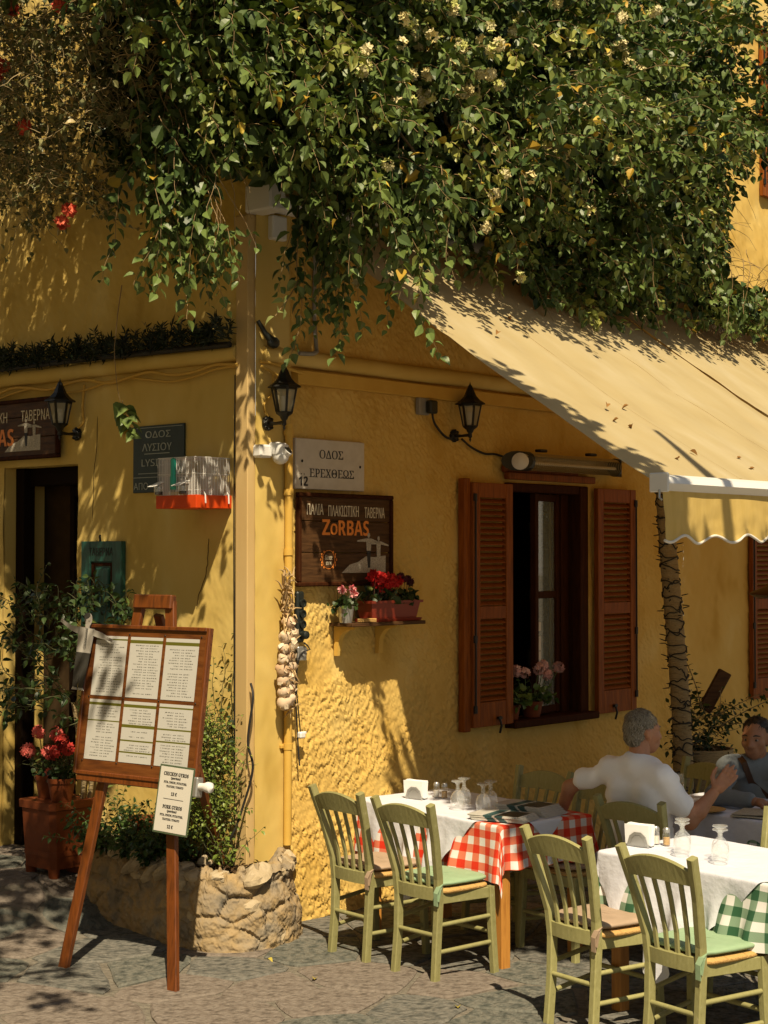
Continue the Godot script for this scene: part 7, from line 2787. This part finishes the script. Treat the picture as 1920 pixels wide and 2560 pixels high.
	for k in 110:
		var y := 0.4 + k * 0.0265 + g.randf_range(-0.01, 0.01)
		var a := g.randf() * TAU
		b = B.new()
		var d := Vector3(cos(a), g.randf_range(-0.3, 0.4), sin(a)).normalized()
		var o: Vector3 = mid.call(y) + Vector3(cos(a), 0, sin(a)) * (0.072 - 0.005 * y)
		b.tube([o, o + d * 0.03, o + d * 0.046], [0.0038, 0.004, 0.002], 5)
		obj("bulb", b, M.cable, t)
	# creeper and stump behind the table
	t = thing("potted_creeper", "dark potted creeper with long trailing shoots against the wall under the awning", "potted plant", Transform3D(Basis(), rw(3.2, 0, 1.05)))
	b = B.new()
	pot_shape(b, 0.20, 0.85)
	obj("pot", b, M.bark, t)
	b = B.new()
	b.xf = Transform3D(Basis(Vector3(0, 0, 1), -0.5), Vector3(0.02, 1.12, 0))
	b.box(Vector3(0, 0.13, 0), Vector3(0.09, 0.30, 0.05), 0.006)
	obj("stump", b, M.wood_sign, t)
	xs = []
	cs = []
	b = B.new()
	for k in 90:
		spray(b, xs, cs, Vector3(g.randf_range(-0.12, 0.12), g.randf_range(0.8, 1.15), g.randf_range(-0.1, 0.1)), Vector3(g.randfn(), 0.4, g.randfn()), g.randf_range(0.1, 0.25), 0.035, 0.9, 0.06, 0.2, g, dark, 0.003)
	spray(b, xs, cs, Vector3(-0.02, 1.1, 0.05), Vector3(-0.06, 1, 0.0), 0.78, 0.032, 0.95, -0.01, 0.05, g, dark, 0.005, 1.0, 2)
	spray(b, xs, cs, Vector3(0.1, 1.0, 0.05), along_r * 0.5 + out_r * 0.55 + UP * 0.45, 0.95, 0.032, 0.95, -0.004, 0.05, g, dark, 0.005, 1.0, 2)
	spray(b, xs, cs, Vector3(0.05, 1.0, 0.05), along_r * 0.4 + out_r * 0.6 + UP * 0.1, 0.6, 0.03, 0.95, 0.0, 0.08, g, dark, 0.004, 1.0, 2)
	spray(b, xs, cs, Vector3(0.05, 1.05, 0.05), along_r * 0.3 + out_r * 0.4 + UP * 0.4, 0.5, 0.03, 0.95, 0.0, 0.08, g, dark, 0.004, 1.0, 2)
	obj("stems", b, M.bark, t).set_meta("kind", "stuff")
	swarm("leaves", broad, M.leaf_tint, t, xs, cs)
	# patio heater hood
	t = thing("patio_heater", "brown hooded patio heater at the right edge of the terrace", "heater", Transform3D(Basis(), Vector3(2.62, 0, -9.9)))
	b = B.new()
	b.lathe([Vector2(0.0, 1.93), Vector2(0.36, 1.895), Vector2(0.40, 1.915), Vector2(0.395, 1.925), Vector2(0.25, 1.985), Vector2(0.0, 2.03)], 40)
	obj("hood", b, M.leather, t)
	b = B.new()
	b.tube([Vector3(0, 0.0, 0), Vector3(0, 1.94, 0)], 0.03, 12)
	b.lathe([Vector2(0, 0), Vector2(0.24, 0.0), Vector2(0.22, 0.10), Vector2(0.05, 0.14), Vector2(0.03, 0.16)], 24)
	obj("stand", b, M.black_iron, t)

func build_vine() -> void:
	var g := RandomNumberGenerator.new()
	g.seed = 812
	var lb := B.new()
	leaf_shape(lb, 0.096, 0.066, 0.014)
	var leaf := lb.mesh()
	var lush := [Color(0.014, 0.038, 0.011), Color(0.155, 0.215, 0.055), Color(0.42, 0.27, 0.035), 0.016]
	var lime := [Color(0.10, 0.135, 0.028), Color(0.36, 0.36, 0.085), Color(0.50, 0.36, 0.05), 0.05]
	var t := thing("flowering_vine", "dense green flowering vine hanging over the wall and the cream awning", "vine", on_r(0, 3.6, 0))
	var inv := t.transform.affine_inverse()
	var st := B.new()
	var xs := []
	var cs := []
	var tips := []
	# bulk: [u, h, v, radius u, radius h, radius v, sprays]
	var blobs := []
	for k in 22:
		var u := -0.3 + k * 0.32
		blobs.append([u, 5.15 + 0.12 * sin(k * 2.1), 0.55, 0.36, 1.15 - 0.05 * sin(k * 1.3), 0.50, 105])
	for k in 15:
		var u := 1.9 + k * 0.32
		blobs.append([u, 4.25 - 0.03 * k, 0.45, 0.35, 0.5, 0.40, 60])
	blobs += [[-0.45, 5.3, 0.30, 0.55, 1.0, 0.45, 170], [-0.75, 5.4, 0.05, 0.45, 0.9, 0.4, 120], [0.05, 4.35, 0.75, 0.3, 0.5, 0.4, 70]]
	blobs += [[4.15, 5.55, 1.15, 0.65, 0.75, 0.3, 330]]
	for k in 9:
		blobs.append([0.5 + k * 0.33, 4.75 + 0.12 * sin(k * 2.3), 1.15, 0.26, 0.22, 0.25, 17])
	for q in blobs:
		for k in int(q[6]):
			var d := Vector3(g.randfn(), g.randfn(), g.randfn()).normalized()
			if d.z < -0.2:
				d.z = -d.z
			var r := pow(g.randf(), 0.4)
			var o := Vector3(q[0] + d.x * q[3] * r, q[1] + d.y * q[4] * r, q[2] + d.z * q[5] * r)
			var p := rw(o.x, o.y, o.z)
			if o.z > 0.42 and noise_a.get_noise_3d(o.x * 1.3, o.y * 1.1, o.z) < -0.10:
				continue
			if o.x > 5.0 - 1.6 * o.z and o.y > 4.3 and (o.y < 4.9 or o.z < 0.8):
				continue
			var dir := out_r * (0.55 + 0.3 * d.z) + along_r * (d.x * 0.6) + UP * (0.3 + 0.3 * d.y) + out_l * 0.18
			var tip := spray(st, xs, cs, p, dir, g.randf_range(0.22, 0.62), 0.026, 1.0, 0.085, 0.13, g, lime if r > 0.75 and g.randf() < 0.22 else lush, 0.0028)
			tips.append(tip)
	# hanging streamers: [u, h, v, length, count, spread]
	for q in [[0.02, 4.10, 0.50, 0.80, 15, 0.14], [0.10, 4.10, 1.0, 0.85, 18, 0.22], [-0.30, 4.35, 0.75, 0.5, 14, 0.2], [-0.70, 4.35, 0.26, 0.85, 24, 0.12], [-0.80, 4.45, 0.18, 0.95, 22, 0.16], [-0.66, 4.2, 0.12, 0.8, 8, 0.12], [0.9, 4.35, 0.75, 0.42, 14, 0.25], [1.6, 4.4, 0.75, 0.50, 14, 0.25], [2.4, 4.3, 0.8, 0.5, 14, 0.25], [3.4, 4.2, 0.9, 0.6, 16, 0.3], [4.4, 4.1, 1.0, 0.6, 16, 0.3]]:
		for k in int(q[4]):
			var p := rw(q[0] + g.randfn() * q[5] * 0.6, q[1] + g.randf_range(-0.1, 0.3), q[2] + g.randfn() * q[5] * 0.6)
			tips.append(spray(st, xs, cs, p, Vector3(g.randfn() * 0.25, -0.7, g.randfn() * 0.25) + out_r * 0.3, q[3] * g.randf_range(0.5, 1.15), 0.028, 1.05, 0.10, 0.12, g, lush, 0.003))
	# single shoots that stand off against the wall
	tips.append(spray(st, xs, cs, rw(-0.05, 3.70, 0.45), -along_r * 0.8 - UP * 0.6 + out_r * 0.3, 0.42, 0.045, 1.05, 0.0, 0.05, g, [lush[1], Color(0.25, 0.27, 0.10), lush[2], 0.0], 0.004))
	tips.append(spray(st, xs, cs, lw(0.50, 3.70, 0.55), along_l * 0.45 - UP, 0.75, 0.06, 0.0, 0.0, 0.06, g, lush, 0.004, 0.0))
	spray(st, xs, cs, tips[-1] + UP * 0.05, Vector3.DOWN, 0.20, 0.018, 1.1, 0.1, 0.2, g, lush, 0.003, 1.0, 2)
	# older leaves close to the wall, deep inside the mass
	for k in 16000:
		var u := g.randf_range(-0.3, 7.0)
		var h := lerpf(4.28 - 0.06 * maxf(u - 1.0, 0.0), 6.5, g.randf())
		var p := rw(u, h, g.randf_range(0.10, 0.42))
		xs.append(leaf_at(p, Vector3(g.randfn(), -0.8, g.randfn()), (out_r + UP * 0.4 + Vector3(g.randfn(), g.randfn(), g.randfn()) * 0.5).normalized(), g.randf_range(0.9, 1.25)))
		cs.append(lush[0].lerp(lush[1], 0.5 * g.randf()))
	for k in 3000:
		var p := lw(g.randf_range(-0.1, 0.9), g.randf_range(4.5, 6.5), g.randf_range(0.10, 0.5))
		xs.append(leaf_at(p, Vector3(g.randfn(), -0.8, g.randfn()), (out_l + UP * 0.4 + Vector3(g.randfn(), g.randfn(), g.randfn()) * 0.5).normalized(), g.randf_range(0.9, 1.25)))
		cs.append(lush[0].lerp(lush[1], 0.5 * g.randf()))
	# keep leaves off the cloth, out of the walls
	var kx := []
	var kc := []
	for k in xs.size():
		var x: Transform3D = xs[k]
		var d := x.origin - corner
		var u := d.dot(along_r)
		var v := d.dot(out_r)
		if u > -0.02 and v < 0.05:
			continue
		if u > 0.25 and v > 0.0 and v < 2.6 and d.y < 4.24 - 0.675 * v + (0.1 if u > 3.05 else 0.0):
			continue
		if u < 0.0 and -u < 0.05 and v < 0:
			continue
		if v > 0.05 and v < 1.3 and absf(u + 0.10 + 0.97 * v) < 0.20 and absf(d.y - 4.2 + 0.29 * v) < 0.15:
			continue
		var edge := 5.2 - 1.6 * v + 0.3 * noise_a.get_noise_2d(d.y * 2.2, 3.0)
		if u > edge and d.y > 4.36 - 0.3 * v + 0.1 * noise_a.get_noise_1d(u * 4.0) and (d.y < 4.8 or v < 0.8):
			continue
		kx.append(inv * x)
		kc.append(cs[k])
	# the nearest leaves are pieces of their own
	var eye := inv * Vector3(0, 2.15, 0)
	var order := range(kx.size())
	order.sort_custom(func(a: int, c: int) -> bool: return kx[a].origin.distance_squared_to(eye) < kx[c].origin.distance_squared_to(eye))
	var variants := []
	for k in 5:
		var m: StandardMaterial3D = M.leaf_tint.duplicate()
		var c: Color = lush[0].lerp(lush[1], k / 4.0)
		m.albedo_color = lin(c.r, c.g, c.b)
		m.vertex_color_use_as_albedo = false
		variants.append(m)
	var rest_x := []
	var rest_c := []
	var own := 0
	for k in order.size():
		var id: int = order[k]
		if own < 300 and kc[id].r < 0.3:
			var share: float = clampf((kc[id].r - lush[0].r) / (lush[1].r - lush[0].r), 0, 1)
			give("leaf", leaf, variants[int(round(share * 4))], t, kx[id])
			own += 1
		else:
			rest_x.append(kx[id])
			rest_c.append(kc[id])
	swarm("leaves", leaf, M.leaf_tint, t, rest_x, rest_c)
	for k in st.v.size():
		st.v[k] = inv * st.v[k]
	obj("stems", st, M.twig, t).set_meta("kind", "stuff")
	# woody branches behind
	for k in 7:
		var b := B.new()
		var u := -0.2 + k * 0.65
		b.tube([inv * rw(u, 6.3, 0.15), inv * rw(u + 0.2, 5.4, 0.35), inv * rw(u + 0.05, 4.8, 0.5), inv * rw(u + 0.3, 4.35, 0.75)], [0.02, 0.016, 0.012, 0.006], 6)
		obj("branch", b, M.twig, t)
	# cream bract clusters at shoot tips
	var fm := []
	for k in 4:
		var b := B.new()
		b.tinted = true
		var a := Color(0.58, 0.50, 0.17) if k % 2 else Color(0.44, 0.46, 0.11)
		flower_head(b, Vector3.ZERO, 0.030, 9, 0.026, a, Color(0.68, 0.60, 0.36), g)
		fm.append(b.mesh())
	var nf := 0
	for k in range(0, tips.size(), 4):
		var p: Vector3 = tips[k]
		var d := p - corner
		if d.dot(along_r) < -0.35 or d.dot(out_r) < 0.4 or nf >= 260:
			continue
		for q in g.randi_range(1, 3):
			give("flower_cluster", fm[g.randi() % 4], M.tinted, t, inv * Transform3D(Basis(Vector3(g.randfn(), g.randfn(), g.randfn()).normalized(), g.randf() * 3.0), p + Vector3(g.randfn(), g.randfn(), g.randfn()) * 0.035))
			nf += 1
	# the drier vine on the left: bare tan twigs, few leaves, red bracts
	t = thing("dry_vine", "half bare vine of tan twigs with red blossoms on the left wall", "vine", on_l(1.0, 3.9, 0))
	inv = t.transform.affine_inverse()
	st = B.new()
	xs = []
	cs = []
	tips = []
	var sage := [Color(0.07, 0.085, 0.03), Color(0.24, 0.23, 0.10), Color(0.34, 0.26, 0.09), 0.08]
	for k in 1250:
		var u := g.randf_range(-0.05, 2.8)
		var low := 4.15 + 0.25 * smoothstep(1.2, 2.4, u) + 0.25 * g.randf()
		if u < 0.6:
			low += 0.35
		var h := lerpf(low, 6.1, pow(g.randf(), 1.15))
		var p := lw(u, h, g.randf_range(0.25, 1.05))
		var d := Vector3(g.randfn(), g.randfn() * 0.5 - 0.05, g.randfn()) + out_l * 0.5
		var tip := spray(st, xs, cs, p, d, g.randf_range(0.15, 0.5), 0.030, 0.62, 0.05, 0.30, g, sage, 0.0032, 0.58)
		for q in 3:
			var d2 := Vector3(g.randfn(), g.randfn(), g.randfn())
			spray(st, xs, cs, p.lerp(tip, 0.3 + 0.3 * q), d2, g.randf_range(0.05, 0.16), 0.022, 0.55, 0.0, 0.35, g, sage, 0.0025, 0.35)
		tips.append(tip)
	for k in 16:
		var p := lw(g.randf_range(0.8, 2.5), g.randf_range(4.1, 4.4), g.randf_range(0.4, 0.9))
		tips.append(spray(st, xs, cs, p, Vector3(g.randfn() * 0.6, -0.5, g.randfn() * 0.3), g.randf_range(0.3, 0.6), 0.03, 0.6, 0.04, 0.25, g, sage, 0.003, 0.35))
	swarm("leaves", leaf, M.leaf_tint, t, xs.map(func(q: Transform3D) -> Transform3D: return inv * q), cs)
	for k in st.v.size():
		st.v[k] = inv * st.v[k]
	obj("twigs", st, M.twig_pale, t).set_meta("kind", "stuff")
	for q in [[2.1, 5.2, 0.95], [1.9, 4.75, 0.95], [1.0, 5.3, 0.95], [0.5, 5.2, 1.0], [2.2, 4.6, 0.9], [1.5, 4.5, 1.0], [1.55, 4.98, 0.9], [1.25, 4.98, 0.9], [1.72, 5.45, 0.9], [0.95, 4.62, 0.9], [1.33, 5.42, 0.9], [0.72, 5.62, 0.95], [0.60, 4.10, 0.85], [0.66, 4.04, 0.85], [1.1, 5.0, 0.95], [0.2, 5.7, 0.9], [0.12, 5.75, 0.95], [-0.02, 5.72, 0.8]]:
		var b := B.new()
		b.tinted = true
		flower_head(b, Vector3.ZERO, 0.034, 12, 0.034, Color(0.62, 0.06, 0.03), Color(0.68, 0.14, 0.07), g)
		obj("flower_cluster", b, M.tinted, t, inv * Transform3D(Basis(), lw(q[0], q[1], q[2])))
	# a street tree behind the viewer throws the dappled shade on the left
	t = thing("street_tree", "leafy street tree standing across the lane, out of the picture", "tree", Transform3D(Basis(), Vector3(-3.9, 0, -3.4)))
	var b := B.new()
	b.tube([Vector3(0, 0, 0), Vector3(0.1, 2.2, -0.1), Vector3(0.5, 4.4, -0.3)], [0.16, 0.13, 0.10], 10)
	b.tube([Vector3(0.5, 4.4, -0.3), Vector3(1.5, 5.0, -0.8), Vector3(2.9, 5.4, -1.2)], [0.09, 0.06, 0.025], 8)
	b.tube([Vector3(0.5, 4.4, -0.3), Vector3(1.2, 5.6, 0.2), Vector3(2.0, 6.2, 0.5)], [0.08, 0.05, 0.02], 8)
	obj("trunk", b, M.bark, t)
	st = B.new()
	xs = []
	cs = []
	for k in 760:
		var p := Vector3(g.randf_range(-4.2, -1.05), g.randf_range(5.0, 6.0), g.randf_range(-6.5, -2.6))
		if p.z < -5.4 and p.x > -1.35:
			continue
		if noise_b.get_noise_3d(p.x * 0.9, p.y * 0.4, p.z * 0.9) < -0.20:
			continue
		spray(st, xs, cs, p - t.position, Vector3(g.randfn(), -0.2, g.randfn()), g.randf_range(0.25, 0.6), 0.05, 1.4, 0.04, 0.2, g, lush, 0.004)
	for k in 110:                                      # a bough over the doorway's pots
		var p := Vector3(-1.75 + g.randfn() * 0.32, g.randf_range(5.1, 5.6), -6.2 + g.randfn() * 0.32)
		spray(st, xs, cs, p - t.position, Vector3(g.randfn(), -0.2, g.randfn()), g.randf_range(0.2, 0.4), 0.045, 1.4, 0.04, 0.2, g, lush, 0.004)
	for k in 1350:                                      # the limb that reaches over the lane towards the left wall
		var p := Vector3(g.randf_range(-3.6, -0.55), g.randf_range(5.35, 5.75), -9.25 + 2.5 * pow(g.randf(), 1.2))
		if p.z > lerpf(-7.95, -7.1, clampf((-0.75 - p.x) / 0.8, 0, 1)) + 0.25 * noise_b.get_noise_2d(p.x * 3.0, p.z * 3.0) or noise_b.get_noise_2d(p.x * 3.2, p.z * 2.2 + 5.0) < -0.02 or p.x > -1.15:
			continue
		spray(st, xs, cs, p - t.position, Vector3(g.randfn(), 0.0, g.randfn()), g.randf_range(0.2, 0.45), 0.045, 1.3, 0.02, 0.2, g, lush, 0.004)
	swarm("crown", leaf, M.leaf_tint, t, xs, cs)
	obj("twigs", st, M.twig, t).set_meta("kind", "stuff")
	b = B.new()
	b.tube([Vector3(2.0, 6.2, 0.5), Vector3(1.6, 5.9, -2.4), Vector3(2.0, 5.8, -5.0)], [0.05, 0.04, 0.015], 8)
	obj("limb", b, M.bark, t)
	# and its neighbour, whose crown shades the tables by the wall
	t = thing("street_tree", "second leafy street tree over the lane, out of the picture on the right", "tree", Transform3D(Basis(), Vector3(3.4, 0, -2.6)))
	b = B.new()
	b.tube([Vector3(0, 0, 0), Vector3(-0.05, 2.4, -0.2), Vector3(-0.3, 4.6, -0.8), Vector3(-1.0, 5.6, -2.6), Vector3(-1.6, 5.7, -4.2)], [0.17, 0.14, 0.10, 0.06, 0.02], 10)
	obj("trunk", b, M.bark, t)
	st = B.new()
	xs = []
	cs = []
	var shade := PackedVector2Array([Vector2(-0.95, 2.70), Vector2(-1.92, 4.47), Vector2(-1.80, 4.95), Vector2(-1.30, 5.25), Vector2(0.3, 5.3), Vector2(0.3, 4.60), Vector2(-1.02, 4.60), Vector2(-0.72, 2.70)])
	for k in 4200:
		var q := Vector2(g.randf_range(-2.0, 1.2), g.randf_range(2.6, 5.6))
		if not Geometry2D.is_point_in_polygon(q, shade):
			continue
		spray(st, xs, cs, rw(q.x, g.randf_range(5.42, 5.62), q.y) - t.position, Vector3(g.randfn(), 0.0, g.randfn()), g.randf_range(0.06, 0.2), 0.03, 1.35, 0.0, 0.15, g, lush, 0.004)
	swarm("crown", leaf, M.leaf_tint, t, xs, cs)
	obj("twigs", st, M.twig, t).set_meta("kind", "stuff")
	# a house across the lane on the left, whose bulk keeps the open sky off the left wall
	t = thing("lane_house", "plain ochre house across the lane on the left, out of the picture", "house", Transform3D(Basis(), Vector3(-6.6, 0, -5.5)))
	b = B.new()
	b.box(Vector3(0, 3.6, 0), Vector3(4.4, 7.4, 9.0), 0.02)
	obj("wall", b, M.plaster_smooth, t)
	b = B.new()
	b.box(Vector3(0, 7.4, 0), Vector3(4.9, 0.2, 9.5), 0.02)
	obj("roof", b, M.terracotta, t)
